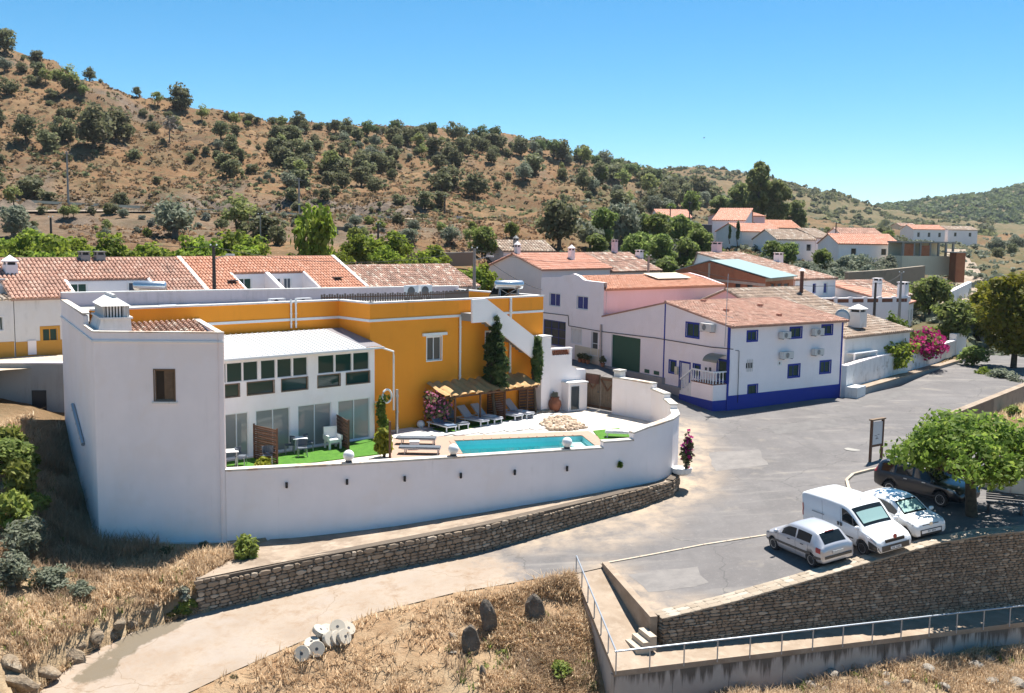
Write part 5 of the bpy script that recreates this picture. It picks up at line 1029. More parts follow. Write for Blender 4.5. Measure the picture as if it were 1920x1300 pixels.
# end house with terrace and tall chimney, far left
LH = thing('terrace_house', 'white house with roof terrace and capped chimney at the street end', 'house', (*(RA-fRow.t*5), 5.2)); fT = Fac(RA-fRow.t*12, 42.0); wv = fT.rect(-6, 594, 6, 620)
m = MB(); panel(m, fT, 0, 11.95, 5.2, 9.0, [wv], th=.3); panel(m, Fac(fT.W(11.95, 0)[:2], 132), 0, 8, 5.2, 9.0); m.build('wall', 'white_old', LH); win(LH, fT, wv, fill='green_shutter', frame='white_paint', surround=.05)
m = MB(); fT.bx(m, 0, 11.9, 5.2, 6.4, .0, .03); m.build('ochre_plinth', 'ochre_band', LH); m = MB(); fT.bx(m, 0, 11.9, 8.9, 9.0, -8, -.3); m.build('terrace_floor', 'grey_render', LH)
m = MB(); fT.bx(m, 0, 11.9, 9.0, 9.85, -1.5, -1.35); m.build('terrace_parapet', 'white_old', LH); tiles('eave_tiles', LH, fT.W(0, 9.0, .25), fT.W(11.9, 9.0, .25), fT.W(0, 9.3, -1.3), fT.W(11.9, 9.3, -1.3), 'tile_brown', .3, .5)
for k in range(9): m = MB(); a = 6.3+k*.6; m.beam(fT.W(a, 9.88, -1.4), fT.W(a+.3, 10.2, -1.4), .1, .05); m.beam(fT.W(a+.6, 9.88, -1.4), fT.W(a+.3, 10.2, -1.4), .1, .05); m.build('lattice_tile', 'white_old', LH)
m = MB(); fT.bx(m, 6.0, 11.9, 10.2, 10.3, -1.5, -1.3); m.build('lattice_rail', 'white_old', LH)
cx_, cy_ = -32.7, 66.0; chimney(LH, cx_, cy_, 9.0, .75, 2.1, 'white_wall', 'pyramid', R_(42))
# street parapet / small bridge at the left
bp = thing('street_parapet', 'grey rendered retaining wall with white-edged parapet along the upper street', 'wall', (-30, 57.6, 3.5)); fBp = Fac((-45, 57.0), to=(-25.0, 58.2)); m = MB(); panel(m, fBp, 0, fBp.L, 2.5, 5.7, th=.4); m.build('wall', 'grey_render', bp); m = MB(); fBp.bx(m, 0, fBp.L, 5.7, 5.78, -.45, .05); m.build('coping', 'white_wall', bp)
fill_ = MB(); slab(fill_, [(-45, 57.2, 5.42), (-25, 58.4, 5.42), (-24, 66, 5.42), (-45, 60, 5.42)], .2); o = fill_.build('street_edge', 'concrete'); o['kind'] = 'structure'
u, z = fBp.uv(76, 760); m = MB(); fBp.bx(m, u-.45, u+.35, 2.6, 4.15, .0, .06); m.build('culvert', 'black', bp)
# ================================================================== HOUSES FURTHER BACK
W1 = dict(fill='glass_dark', frame='white_paint', leaf='pane', n=1, surround=.04); DK = dict(fill='black', frame='brick_red', leaf='pane', n=1, surround=0)
sal, _, _, _, sq = house('salmon_roofed_house', 'white house with clean salmon tiled roof and two small chimneys behind the ochre house', (3.0, 105.0), 47.0, 11.5, 8.2, 4.0, 9.94, 1.5, 'white_wall', 'tile_pink', pitch=.34)
e0, e1, r0, r1 = (np.array(p) for p in sq); c = r0*.93+r1*.07; chimney(sal, c[0], c[1], c[2]-.3, .5, 1.0); c = (e0*.4+r0*.6)*.35+(e1*.4+r1*.6)*.65; chimney(sal, c[0], c[1], c[2]-.2, .55, 1.2)
mb_, _, _, _, sq = house('brown_roofed_house', 'white house with weathered brown tiles joined to the salmon roof', (3+11.7*.682, 105+11.7*.731), 47.0, 9.5, 9.5, 4.0, 9.55, 1.9, 'white_wall', 'tile_old', pitch=.34); e0, e1, r0, r1 = (np.array(p) for p in sq); c = r0*.3+r1*.7; chimney(mb_, c[0], c[1], c[2]-.2, .55, 1.5, 'pink_wall', 'none'); c = e1*.3+r1*.7; chimney(mb_, c[0], c[1], c[2]-.2, .7, .9, 'white_wall', 'none')
g, _, _, _, _ = house('grey_roofed_cottage', 'small white cottage with grey-brown roof below the hillside', (-1.2, 126.0), 25.0, 7.0, 6.0, 8.0, 11.5, 1.2, 'white_wall', 'tile_brown', pitch=.4); chimney(g, .3, 128, 12.2, .5, .6, 'grey_render')
# brick shell with mint sheet roof
br = thing('brick_building', 'unplastered red brick building with pale mint sheet roof', 'building', (23.65, 95, 3.0)); b0 = np.array([23.65, 95.0]); b1 = np.array([18.3, 114.5]); b2 = b0+np.array([4.6, 7.2]); fb = Fac(b1, to=b0); fb2 = Fac(b0, to=b2); b3 = b1+(b2-b0)
op1 = [fb.rect(*r) for r in ((1377, 531, 1388, 555), (1399, 532, 1411, 550), (1300, 512, 1304, 540))][:2]; op2 = [fb2.rect(*r) for r in ((1446, 532, 1453, 541), (1458, 531, 1466, 541), (1470, 531, 1479, 541))]
m = MB(); gt = [(0, 9.75), (fb.L*.42, 11.0), (fb.L, 9.75)]; panel(m, fb, 0, fb.L, 3, gt, op1); panel(m, fb2, 0, fb2.L, 3, 9.75, op2); panel(m, Fac(b2, to=b3), 0, fb.L, 3, 9.75); m.build('wall', 'brick_red', br)
for r in op1: win(br, fb, r, **DK)
for r in op2: win(br, fb2, r, **DK)
m = MB(); fb.bx(m, 0, fb.L, 9.0, 9.25, 0, .04); fb2.bx(m, 0, fb2.L, 9.45, 9.75, 0, .04); fb.bx(m, fb.L*.42-.2, fb.L*.42+.2, 7.5, 10.8, 0.002, .05); m.build('concrete_frame', 'concrete', br)
rg0 = b1+(b0-b1)*.42; rg1 = rg0+(b2-b0); q = lambda p, z: (p[0], p[1], z); m = MB(); slope(m, q(b2+np.array([.3, -.3]), 9.82), q(b0+np.array([.3, -.6]), 9.82), q(rg1, 11.15), q(rg0, 11.15), .08); m.build('roof_sheet', 'mint_roof', br); m = MB(); slope(m, q(b1, 9.82), q(b3, 9.82), q(rg0, 11.147), q(rg1, 11.147), .08); m.build('roof_sheet', 'mint_roof', br)
wb, fwb, _, _, sq = house('white_back_house', 'white house with long old tiled roof beside the brick building', (29.2, 105.0), 44.0, 8.4, 17.0, 3.0, 9.25, 2.4, 'white_wall', 'tile_old', front=[(Fac((29.2, 105.0), 44.0).rect(1524, 533, 1529, 549), dict(W1, frame='blue_paint')), (Fac((29.2, 105.0), 44.0).rect(1544, 531, 1551, 550), dict(fill='blue_door', frame='white_paint', leaf='door_leaf', n=1, name='door'))], rp=0.93, ang2=75, pitch=.36)
e0, e1, r0, r1 = (np.array(p) for p in sq); c = r0*.55+r1*.45; chimney(wb, c[0], c[1], c[2]-.3, .9, 1.3, 'pink_wall', 'none'); c = e1*.42+r1*.58; chimney(wb, c[0], c[1], c[2]-.3, .8, 1.2, 'white_wall', 'none')
# old tiled house right behind the blue-trimmed one
ob, fob, _, _, sq = house('old_tiled_house', 'low white house with dark lichened tiles and big pot-bellied chimney', (25.9, 78.5), 42.0, 10.5, 11.0, 1.2, 5.9, 2.0, 'white_old', 'tile_brown', rp=.75, pitch=.34)
x, y = 28.1, 82.3; chimney(ob, x, y, 6.4, 1.05, 1.25, 'white_old', 'pyramid', .73); m = MB()
ds = thing('satellite_dish', 'grey satellite dish on the old tiled roof beside the pot-bellied chimney', 'satellite dish', (x-1.6, y-.9, 6.4)); m.lathe([(0.05, 0), (.35, .05), (.6, .16), (.62, .17), (.36, .09), (.02, .03)], (0, 0, 0), 18)
R3 = Matrix.Rotation(R_(70), 3, 'X'); m.v = [tuple(Vector((x-1.6, y-1.0, 7.3))+R3 @ Vector(v)) for v in m.v]; m.build('dish', 'ac_grey', ds, True); MB().tube([(x-1.6, y-.9, 6.2), (x-1.6, y-.9, 7.3)], .04, 6).build('post', 'dark_metal', ds)
ob2, _, _, _, _ = house('lichened_roof_house', 'narrow house whose lichened roof ridge shows above the blue-trimmed roof', (20.4, 84.2), 36.0, 9.5, 7.0, 2.0, 7.7, 1.35, 'pink_wall', 'tile_brown', pitch=.34)
MB().tube([(25.9, 91.0, 8.6), (25.9, 91.0, 10.6)], .17, 8).build('flue_stack', 'rust', ob2); MB().lathe([(.3, 0), (.05, .25)], (25.9, 91.0, 10.65), 8).build('flue_cap', 'white_metal', ob2)
# terrace house with clay lattice
tz = thing('lattice_terrace_house', 'white house with roof terrace edged in clay lattice and white pillars', 'house', (33, 97, 2)); fz = Fac((29.5, 97.0), 20.0); m = MB(); panel(m, fz, 0, 10.5, 1.5, 7.4, th=.3); panel(m, Fac(fz.W(10.5, 0)[:2], 105), 0, 9, 1.5, 7.4); m.build('wall', 'white_clean', tz); m = MB(); fz.bx(m, 0, 10.4, 7.2, 7.3, -9, -.3); m.build('terrace_floor', 'grey_render', tz)
for k in range(6): m = MB(); fz.bx(m, .2+k*1.75, 1.55+k*1.75, 7.4, 7.75, -.22, -.08); m.build('lattice_panel', 'terracotta', tz); m = MB(); fz.bx(m, 1.55+k*1.75, 1.95+k*1.75, 7.4, 7.95, -.3, -.003); m.build('pillar', 'white_clean', tz)
m = MB(); fz.bx(m, 0, 10.5, 7.75, 7.86, -.28, -.02); m.build('rail', 'white_clean', tz); x, y, _ = fz.W(10.2, 0, -.6); chimney(tz, x, y, 7.4, .8, 1.7, 'white_clean', 'none'); x, y, _ = fz.W(8.7, 0, -2.6); chimney(tz, x, y, 7.3, .7, 2.1, 'white_clean', 'none')
pk, fpk, _, _, _ = house('pink_roofed_house', 'low white house with pale pink tiles beside the climbing road', (41.3, 108.0), 58.0, 7.5, 10.0, 2.0, 6.6, 2.0, 'white_wall', 'tile_pink', front=[((1.0+k*1.7, 1.7+k*1.7, 4.6, 5.8), W1) for k in range(4)], rp=.8, pitch=.36)
house('rose_roofed_house', 'house with rose tiles glimpsed behind the lattice terrace', (38.0, 112.0), 35.0, 10, 8, 2.5, 7.2, 1.5, 'white_wall', 'tile_old', pitch=.4)
def far(name, label, l, r, py, Y, h, dep, rise, wall, tile, ang=None, nwin=2, down=3.0, rp=.5, **kw):
    a = P(l, py, Y=Y); b = P(r, py, Y=Y); L = b[0]-a[0]; ang = ang if ang is not None else 12.0; L = L/math.cos(R_(ang))
    ws = [((L*(k+.5)/nwin-.45, L*(k+.5)/nwin+.45, a[2]-h*.62, a[2]-h*.25), W1) for k in range(nwin)]
    return house(name, label, a[:2], ang, L, dep, a[2]-h-down, a[2], rise, wall, tile, front=ws, pitch=.4, row=.7, rp=rp, **kw)[0]
far('hillside_house', 'white bungalow with orange roof and porch at the hill foot', 1236, 1298, 407, 235, 3.2, 8, 1.8, 'white_wall', 'tile_pink', ang=8, nwin=3)
far('pink_sided_house', 'tall white house with pink gable side and orange roof behind cypresses', 1336, 1392, 413, 205, 5.5, 12, 2.6, 'white_wall', 'tile_pink', ang=-20, nwin=1, rp=.9)
x = far('pink_gable_house', 'pink rendered gable end house next to the tall cypresses', 1392, 1440, 405, 214, 5.0, 12, 1.2, 'pink_wall', 'tile_pink', ang=25, nwin=1)
far('white_gable_house', 'white cottage with patched gable wall and orange roof below the pink house', 1391, 1475, 434, 190, 4.0, 9, 1.5, 'white_old', 'tile_pink', ang=20, nwin=1)
far('orange_wing', 'low house with two overlapping orange roofs behind the patched gable', 1440, 1505, 427, 215, 3.5, 8, 1.6, 'white_wall', 'tile_orange', ang=15)
far('brown_tiled_cottage', 'long white cottage with brown tiles at the edge of the olive grove', 1458, 1535, 449, 180, 3.2, 9, 1.7, 'white_wall', 'tile_brown', ang=15, nwin=3)
far('white_end_cottage', 'white gabled cottage end beside the brown tiled roof', 1530, 1575, 446, 183, 3.2, 8, 1.6, 'white_wall', 'tile_brown', ang=40, nwin=1)
far('broad_orange_house', 'broad house with patched orange roofs above the olive trees', 1573, 1690, 457, 170, 3.0, 9, 1.6, 'white_wall', 'tile_pink', ang=5, nwin=2)
far('patched_roof_house', 'house with white-patched orange roof behind the broad orange house', 1590, 1672, 449, 182, 3.0, 10, 2.0, 'white_wall', 'tile_worn', ang=12)
far('distant_white_house', 'distant white house with orange roof and three windows', 1713, 1775, 430, 330, 4.0, 9, 1.4, 'white_wall', 'tile_pink', ang=6, nwin=3)
far('distant_white_barn', 'distant long white building with pale roof on the valley floor', 1778, 1836, 431, 335, 3.5, 9, 1.2, 'white_wall', 'tile_brown', ang=6, nwin=2)
far('roadside_shed', 'small ruined stone shed on the hill slope', 1690, 1722, 424, 420, 3.0, 8, 1.2, 'beige_wall', 'tile_old', ang=10, nwin=0)
# unfinished building
ub = thing('unfinished_building', 'unfinished beige and brick building with open concrete frame', 'building', P(1740, 500, Y=165)); fu = Fac(P(1692, 480, Y=165)[:2], 14.0); UL = 9.6; z5 = P(1700, 505, Y=165)[2]; zt = P(1700, 480, Y=165)[2]
m = MB(); fu.bx(m, 0, UL, z5-.9, zt, -4, 0); m.build('lower_wall', 'beige_wall', ub); 
for a_, b_, c_ in ((.3, 2.0, 1.9), (3.4, 5.0, 1.7)): m = MB(); fu.bx(m, a_, b_, zt, zt+c_, -.3, -.01); m.build('brick_infill', 'brick_red', ub)
for u in (0, 2.0, 3.2, 5.0, 6.6, 8.0, UL-.25): m = MB(); fu.bx(m, u, u+.28, zt, zt+2.1, -.3, .02); m.build('column', 'pole_concrete', ub)
m = MB(); fu.bx(m, -.2, UL+.2, zt+2.1, zt+2.35, -4, .1); m.build('slab', 'pole_concrete', ub); m = MB(); fu.bx(m, 0, UL, zt, zt+2.1, -4, -3.8); m.build('back_wall', 'beige_wall', ub)
bs_ = thing('brick_shed', 'small bare brick shed beside the unfinished building', 'shed', P(1798, 505, Y=163)); fs = Fac(P(1793, 490, Y=163)[:2], 10.0); m = MB(); panel(m, fs, 0, 1.6, z5-2, zt+.6, th=.2); panel(m, Fac(fs.W(1.6, 0)[:2], 100), 0, 4, z5-2, zt+.6, th=.2); m.build('wall', 'brick_red', bs_); m = MB(); fs.bx(m, -.1, 1.8, zt+.6, zt+.75, -4, .15); m.build('roof', 'pole_concrete', bs_)
# ================================================================== STONE WALLS, PIECE BY PIECE
def stone_proto(k):
    rg = random.Random(100+k); n = 7; out = []
    for i in range(n):
        t = 2*math.pi*(i+.5)/n+rg.uniform(-.18, .18); c, s_ = math.cos(t), math.sin(t); q = 1/max(abs(c), abs(s_)); q = q*0.62+0.38; out.append((0.5*c*q*rg.uniform(.93, 1.03), 0.5*s_*q*rg.uniform(.93, 1.03)))
    V = [(x, 0.0, z) for x, z in out]+[(x*.98, -.65, z*.98) for x, z in out]+[(x*.78, -1.0-rg.uniform(-.12, .2), z*.76) for x, z in out]
    F = [tuple(range(2*n, 3*n))]
    for r in range(2):
        for i in range(n): F.append((r*n+i, r*n+(i+1) % n, (r+1)*n+(i+1) % n, (r+1)*n+i))
    return V, F
PROTO = [stone_proto(k) for k in range(12)]
_pm = {}
def proto_mesh(k, mat):
    if (k, mat) not in _pm:
        me = bpy.data.meshes.new('stone'); me.from_pydata(PROTO[k][0], [], PROTO[k][1]); me.update(); me.materials.append(MAT[mat]); _pm[(k, mat)] = me
    return _pm[(k, mat)]
def facing(parent, path, tops, mat, sw=(.2, .5), sh_=(.10, .19), depth=.055, nmax=300, seed=1, sink=0.0, name='stone'):
    """courses of separate stones on the outer face of a wall; the largest become parts, the rest one stuff part"""
    rg = random.Random(seed); pts = np.array(path, float); seg = np.r_[0, np.cumsum(np.hypot(*np.diff(pts[:, :2], axis=0).T))]; Ltot = seg[-1]
    at = lambda s: np.array([np.interp(s, seg, pts[:, i]) for i in range(3)]); tz = lambda s: float(np.interp(s, seg, tops)); L = []
    hmax = max(t-b for t, b in zip(tops, pts[:, 2])); v = -0.05
    while v < hmax:
        h = rg.uniform(*sh_); s = -rg.uniform(0, .2)
        while s < Ltot:
            w_ = rg.uniform(*sw)*(1.2 if h > (sh_[0]+sh_[1])/2 else .9); c = s+w_/2
            if 0 <= c <= Ltot:
                b = at(c); hh = tz(c)-b[2]
                if v+h*.75 < hh:
                    t = at(min(c+.2, Ltot))-at(max(c-.2, 0)); ang = math.atan2(t[1], t[0]); sl = math.atan2(t[2], math.hypot(t[0], t[1])); h2 = min(h, hh-v)
                    L.append((b[0], b[1], b[2]+v+h2/2, ang, -sl, w_*1.0, depth*rg.uniform(.6, 1.3), h2*1.0, rg.randrange(12), rg.uniform(-.04, .04)))
            s += w_
        v += h
    L.sort(key=lambda q: -(q[5]*q[7])/(q[0]**2+q[1]**2)); off_ = np.array(parent.location)
    V = []; F = []; k0 = 0
    for i, (x, y, z, a, sl, w_, d, h, k, rr_) in enumerate(L):
        M_ = Matrix.Translation((x-off_[0], y-off_[1], z-off_[2])) @ Matrix.Rotation(a, 4, 'Z') @ Matrix.Rotation(sl+rr_, 4, 'Y') @ Matrix.Diagonal((w_, d, h, 1))
        if i < nmax:
            o = bpy.data.objects.new(name, proto_mesh(k, mat)); COL.objects.link(o); o.parent = parent; o.matrix_basis = M_
        else:
            Mn = np.array(M_); pv = np.array(PROTO[k][0]); pv = pv @ Mn[:3, :3].T+Mn[:3, 3]; V += [tuple(p) for p in pv]; F += [tuple(k0+j for j in f) for f in PROTO[k][1]]; k0 += len(pv)
    if V:
        me = bpy.data.meshes.new('stone_facing'); me.from_pydata(V, [], F); me.update(); me.materials.append(MAT[mat]); linkmesh('stone_facing', me, parent)['kind'] = 'stuff'
sw_ = thing('stone_retaining_wall', 'long dry-stone retaining wall along the concrete track below the white wall', 'wall', tuple(SW_B[2]))
m = MB(); pathwall(m, [tuple(p[:2]) for p in SW_B], [t[2]-.03 for t in SW_T], [b[2]-.5 for b in SW_B], .45); m.build('core', 'mortar', sw_); facing(sw_, SW_B, [t[2] for t in SW_T], 'stone', sw=(.14, .5), sh_=(.10, .25), depth=.07, seed=3)
se = [tuple(SW_B[-1]), (SW_B[-1][0]+.45, SW_B[-1][1]+1.0, SW_B[-1][2]+.1), (SW_B[-1][0]+.2, SW_B[-1][1]+2.4, SW_B[-1][2]+.2)]
we = thing('stone_wall_end', 'short stone base under the planter where the white wall curves', 'wall', se[0]); m = MB(); pathwall(m, [p[:2] for p in se], [.88, .95, 1.0], [-.3]*3, .4); m.build('core', 'mortar', we); facing(we, se, [.9, .97, 1.02], 'stone', seed=9)
fPk = Fac(cI, to=eI); PKL = fPk.L; tpk = [fPk.uv(*q) for q in ((1245, 1158), (1370, 1128), (1500, 1091), (1630, 1053), (1760, 1017), (1860, 1000), (1920, 995))]; tpk[0] = (0, tpk[0][1]); tpk.append((PKL, tpk[-1][1]))
pw = thing('car_park_stone_wall', 'tall dark stone wall carrying the car park above the walkway', 'wall', fPk.W(0, -2.1)); bpz = lambda u: cI[2]+(eI[2]-cI[2])*u/PKL
m = MB(); us = [t[0] for t in tpk]; pathwall(m, [fPk.W(u, 0)[:2] for u in us], [t[1]-.06 for t in tpk], [bpz(u)-.3 for u in us], .66); m.build('core', 'mortar', pw); facing(pw, [fPk.W(u, bpz(u)) for u in us], [t[1]-.05 for t in tpk], 'stone_dark', sw=(.11, .44), sh_=(.07, .16), seed=5)
m = MB(); pathwall(m, [fPk.W(u, 0, .05)[:2] for u in us], [t[1]-.012 for t in tpk], [t[1]-.075 for t in tpk], .8); m.build('coping_bed', 'stone_pale', pw)
rg = random.Random(4); u = -.1
while u < PKL:
    w_ = rg.uniform(.3, .6)
    for d0, d1 in ((.06, -.22), (-.22, -.48), (-.48, -.72)):
        z = float(np.interp(u+w_/2, us, [t[1] for t in tpk])); c = fPk.W(u+w_/2, z+rg.uniform(-.008, .008)-.02, (d0+d1)/2); o = bpy.data.objects.new('coping_stone', proto_mesh(rg.randrange(12), 'stone_pale')); COL.objects.link(o); o.parent = pw
        sl = math.atan2(np.interp(u+.5, us, [t[1] for t in tpk])-np.interp(u-.1, us, [t[1] for t in tpk]), .6)
        o.matrix_basis = Matrix.Translation(Vector(c)-pw.location) @ Matrix.Rotation(R_(fPk.ang), 4, 'Z') @ Matrix.Rotation(-sl, 4, 'Y') @ Matrix.Rotation(math.pi/2, 4, 'X') @ Matrix.Diagonal((w_*1.14, -.032, abs(d1-d0)*1.18, 1))
    u += w_
fPe = Fac(fPk.W(0, 0, -.45)[:2], to=fPk.W(0, 0)[:2]); facing(pw, [fPe.W(0, -2.1), fPe.W(fPe.L, -2.1)], [tpk[0][1]-.05]*2, 'stone_dark', seed=8, nmax=40)
# concrete retaining wall below the walkway, low wall, steps
cwl = thing('concrete_retaining_wall', 'streaked grey concrete retaining wall under the railing walkway', 'wall', tuple(cO)); fO = Fac(cO, to=eO); fO2 = Fac(r0L, to=cO); OL = fO.L; m = MB()
panel(m, fO2, 0, fO2.L, -7, [(0, r0L[2]-.2), (fO2.L, cO[2]-.2)]); m.build('side_face', 'concrete_wall', cwl); k = 0; u = 0
while u < OL:
    b = min(u+2.4, OL); zu = lambda q: cO[2]+(eO[2]-cO[2])*q/OL-.2; zz = [zu(u), zu(u)-1.2, -7.5]
    for z1, z0 in ((0, 1.15), (1.165, 2.4), (2.415, 5.5)):
        m = MB(); m.hexa([fO.W(u+.008, zu(u)-z0, 0.0), fO.W(b-.008, zu(b)-z0, 0.0), fO.W(b-.008, zu(b)-z0, -.3), fO.W(u+.008, zu(u)-z0, -.3), fO.W(u+.008, zu(u)-z1, 0), fO.W(b-.008, zu(b)-z1, 0), fO.W(b-.008, zu(b)-z1, -.3), fO.W(u+.008, zu(u)-z1, -.3)]); m.build('concrete_panel', 'concrete_drip' if z1 == 0 else 'concrete_wall', cwl)
    u = b
m = MB(); panel(m, Fac(fO.W(0, 0, -.02)[:2], fO.ang), 0, OL, -7.5, [(0, cO[2]-.2), (OL, eO[2]-.2)]); m.build('joint_filler', 'dark_metal', cwl)
lwA, lwB = np.array([4.05, 42.85]), np.array(pkw(-.45, .25)); fLw = Fac(lwA, to=lwB); lw_ = thing('low_kerb_wall', 'low pale concrete wall between ramp and car park', 'wall', (*lwA, -.9)); m = MB(); ll = fLw.L
m.hexa([fLw.W(0, -1.2, 0), fLw.W(ll, -2.2, 0), fLw.W(ll, -2.2, -.3), fLw.W(0, -1.2, -.3), fLw.W(0, -.62, 0), fLw.W(ll, -.95, 0), fLw.W(ll, -.95, -.3), fLw.W(0, -.62, -.3)]); m.build('wall', 'walk_concrete', lw_)
stp = thing('walkway_steps', 'three short concrete steps between the low wall and the stone wall', 'steps', (*pkw(-.2, -.3), -2.0))
for k in range(3): m = MB(); c = np.array(pkw(-.65-.28*k, .05)); m.box((c[0], c[1], -2.3+(3-k)*.19), (.28, .95, .55), R_(fPk.ang)); m.build('step', 'concrete', stp)
# railing
rl_ = thing('walkway_railing', 'grey-blue steel pipe railing along the ramp and walkway edge', 'railing', tuple(cO)); HR = .74
def rpost(p): MB().tube([(p[0], p[1], p[2]-.12), (p[0], p[1], p[2]+HR)], .028, 6).build('post', 'galvanised', rl_)
n1 = 6
for k in range(n1+1): p = r0L+(cO-r0L)*(k/n1); rpost(p+np.array([.05, 0, 0]))
sp = 1.42; npz = int(OL/sp)
for k in range(1, npz+1): p = cO+(eO-cO)*(k*sp/OL); rpost(p)
MB().tube([r0L+[.05, 0, HR], cO+[.05, 0, HR]], .035, 8).build('handrail', 'galvanised', rl_); MB().tube([cO+[0, 0, HR], eO+[0, 0, HR]], .035, 8).build('handrail', 'galvanised', rl_)
# kerbs
def kerb(name, label, pts, w_=.18, h=.13, mat='concrete'):
    m = MB(); P2 = off(pts, w_)
    r = thing(name, label, 'kerb', (*pts[0][:2], zroad(*pts[0][:2]))); 
    for i in range(len(pts)-1):
        n = max(1, int(math.dist(pts[i][:2], pts[i+1][:2])/1.0))
        for j in range(n):
            a, b = (np.array(pts[i][:2])+(np.array(pts[i+1][:2])-np.array(pts[i][:2]))*t for t in (j/n+.004, (j+1)/n-.004)); c, d = (np.array(P2[i])+(np.array(P2[i+1])-np.array(P2[i]))*t for t in ((j+1)/n-.004, j/n+.004)); m = MB()
            za, zb = zroad(*a), zroad(*b); m.hexa([(*a, za-.2), (*b, zb-.2), (*c, zb-.2), (*d, za-.2), (*a, za+h), (*b, zb+h), (*c, zb+h), (*d, za+h)]); m.build('kerbstone', mat, r)
kerb('car_park_kerb', 'thin flush kerb line between road and car park', [xy(PR(*q)) for q in ((1128, 1059), (1200, 1046), (1320, 1023), (1450, 1003))], .12, .04)
kerb('island_kerb', 'curved concrete kerb around the paved island by the black car', [xy(PR(*q)) for q in ((1636, 962), (1612, 940), (1594, 918), (1590, 903), (1602, 892), (1632, 884), (1680, 876))], .15, .12)
# ================================================================== BOUNDARY WALL AND ROADSIDE WALLS AT RIGHT
q7 = zx(4.3333, 1560, 480); Bd0 = np.array([25.2, 75.6]); fBd = Fac(Bd0, 50.5); tb = [fBd.uv(*p) for p in ((1580, 690), (1640, 672), (1700, 658), (1760, 650), (1785, 642))]; ue = fBd.uv(1792, 640)[0]; ue2 = fBd.uv(1811, 640)[0]
bd = thing('garden_boundary_wall', 'long stained white garden wall beside the plaza road', 'wall', (*Bd0, 1.6)); m = MB(); us = [0]+[t[0] for t in tb[1:]]+[ue]; zs = [tb[0][1]]+[t[1] for t in tb[1:]]+[tb[-1][1]]
pathwall(m, [fBd.W(u, 0)[:2] for u in us], zs, [1.0]*len(us), .4); m.build('wall', 'white_worn', bd); m = MB(); pathwall(m, [fBd.W(u, 0, .03)[:2] for u in us], [z+.1 for z in zs], [z for z in zs], .46); m.build('rounded_top', 'white_wall', bd)
m = MB(); fBd.bx(m, ue, ue2, 1.0, fBd.uv(1800, 625)[1], -.6, .05); m.build('end_pier', 'white_old', bd)
lb = thing('roadside_ledge', 'low mossy concrete ledge at the foot of the garden wall', 'ledge', (*Bd0, 1.6)); m = MB(); fBd.bx(m, 1.4, ue2+1.0, 1.0, 2.25, .05, .85); m.build('body', 'grey_render', lb); m = MB(); fBd.bx(m, 1.4, ue2+1.0, 2.25, 2.33, 0.04, .9); m.build('top', 'ledge_concrete', lb); m = MB(); fBd.bx(m, -.3, 1.38, 1.0, 2.5, .05, 1.0); m.build('white_end', 'white_old', lb)
pr = [xy(PR(*q)) for q in ((1925, 724), (1850, 754), (1775, 784))]
rw_ = thing('roadside_parapet', 'low stone parapet at the outer edge of the road by the leafy tree', 'wall', (*pr[1], 1.6)); m = MB(); pathwall(m, pr, [zroad(*p)+.3 for p in pr], [-1.5]*3, .5); m.build('wall', 'stone_dark', rw_); m = MB(); pathwall(m, pr, [zroad(*p)+.38 for p in pr], [zroad(*p)+.3 for p in pr], .54); m.build('coping', 'ledge_concrete', rw_)
# patio roofs behind the garden wall
pt = thing('patio_canopy', 'thin white sheet canopy over the patio behind the garden wall', 'canopy', (28.5, 80, 1.6)); x, y, _ = fob.W(2.5, 0, 1.4); m = MB(); fo2 = Fac((x-2, y-.8), 42); fo2.bx(m, 0, 3.6, 4.6, 4.68, -2.2, 0); m.build('sheet', 'white_metal', pt)
for u in (.1, 3.5): m = MB(); fo2.bx(m, u-.05, u+.05, 1.6, 4.6, -.15, -.05); m.build('post', 'white_metal', pt)
# stone terrace wall in the olive grove, road wall
def wallline(name, label, px, h, mat, th=.5, cop='stone_pale', zf=None):
    pts = [P(a, b, Y=Y) for a, b, Y in px]; t = thing(name, label, 'wall', tuple(pts[0])); m = MB(); pathwall(m, [tuple(p[:2]) for p in pts], [p[2] for p in pts], [p[2]-h for p in pts], th); m.build('wall', mat, t); m = MB(); pathwall(m, [tuple(p[:2]) for p in pts], [p[2]+.1 for p in pts], [p[2] for p in pts], th+.1); m.build('coping', cop, t); return t
wallline('grove_terrace_wall', 'mossy stone terrace wall with pale coping below the olive grove', ((1590, 512, 128), (1660, 508, 132), (1735, 500, 138)), 2.1, 'stone')
wallline('climbing_road_wall', 'low whitewashed wall beside the road climbing between houses', ((1785, 548, 128), (1822, 530, 145)), 2.5, 'white_old', cop='white_wall')
wallline('dark_garden_fence', 'long dark fence with pale top rail behind the green grove', ((1110, 424, 190), (1180, 421, 196), (1260, 420, 200), (1335, 422, 200)), 4.0, 'dark_metal', .1, 'ac_grey')
wallline('hillside_dry_wall', 'dark dry-stone terrace wall low on the hillside', ((590, 424, 150), (660, 428, 150), (740, 432, 150)), 1.8, 'stone_dark', .5, 'stone_dark')
wallline('lower_dry_wall', 'pale dry-stone terrace step above the orchard', ((620, 474, 112), (700, 478, 112), (800, 476, 114), (890, 474, 116)), 1.5, 'stone', .5, 'stone_pale')
wallline('guard_rail_wall', 'thin pale kerb of the hillside road', ((-100, 372, 171), (60, 377, 173), (200, 384, 175), (400, 394, 178), (600, 403, 180), (760, 408, 183)), .35, 'beige_wall', .25, 'beige_wall')
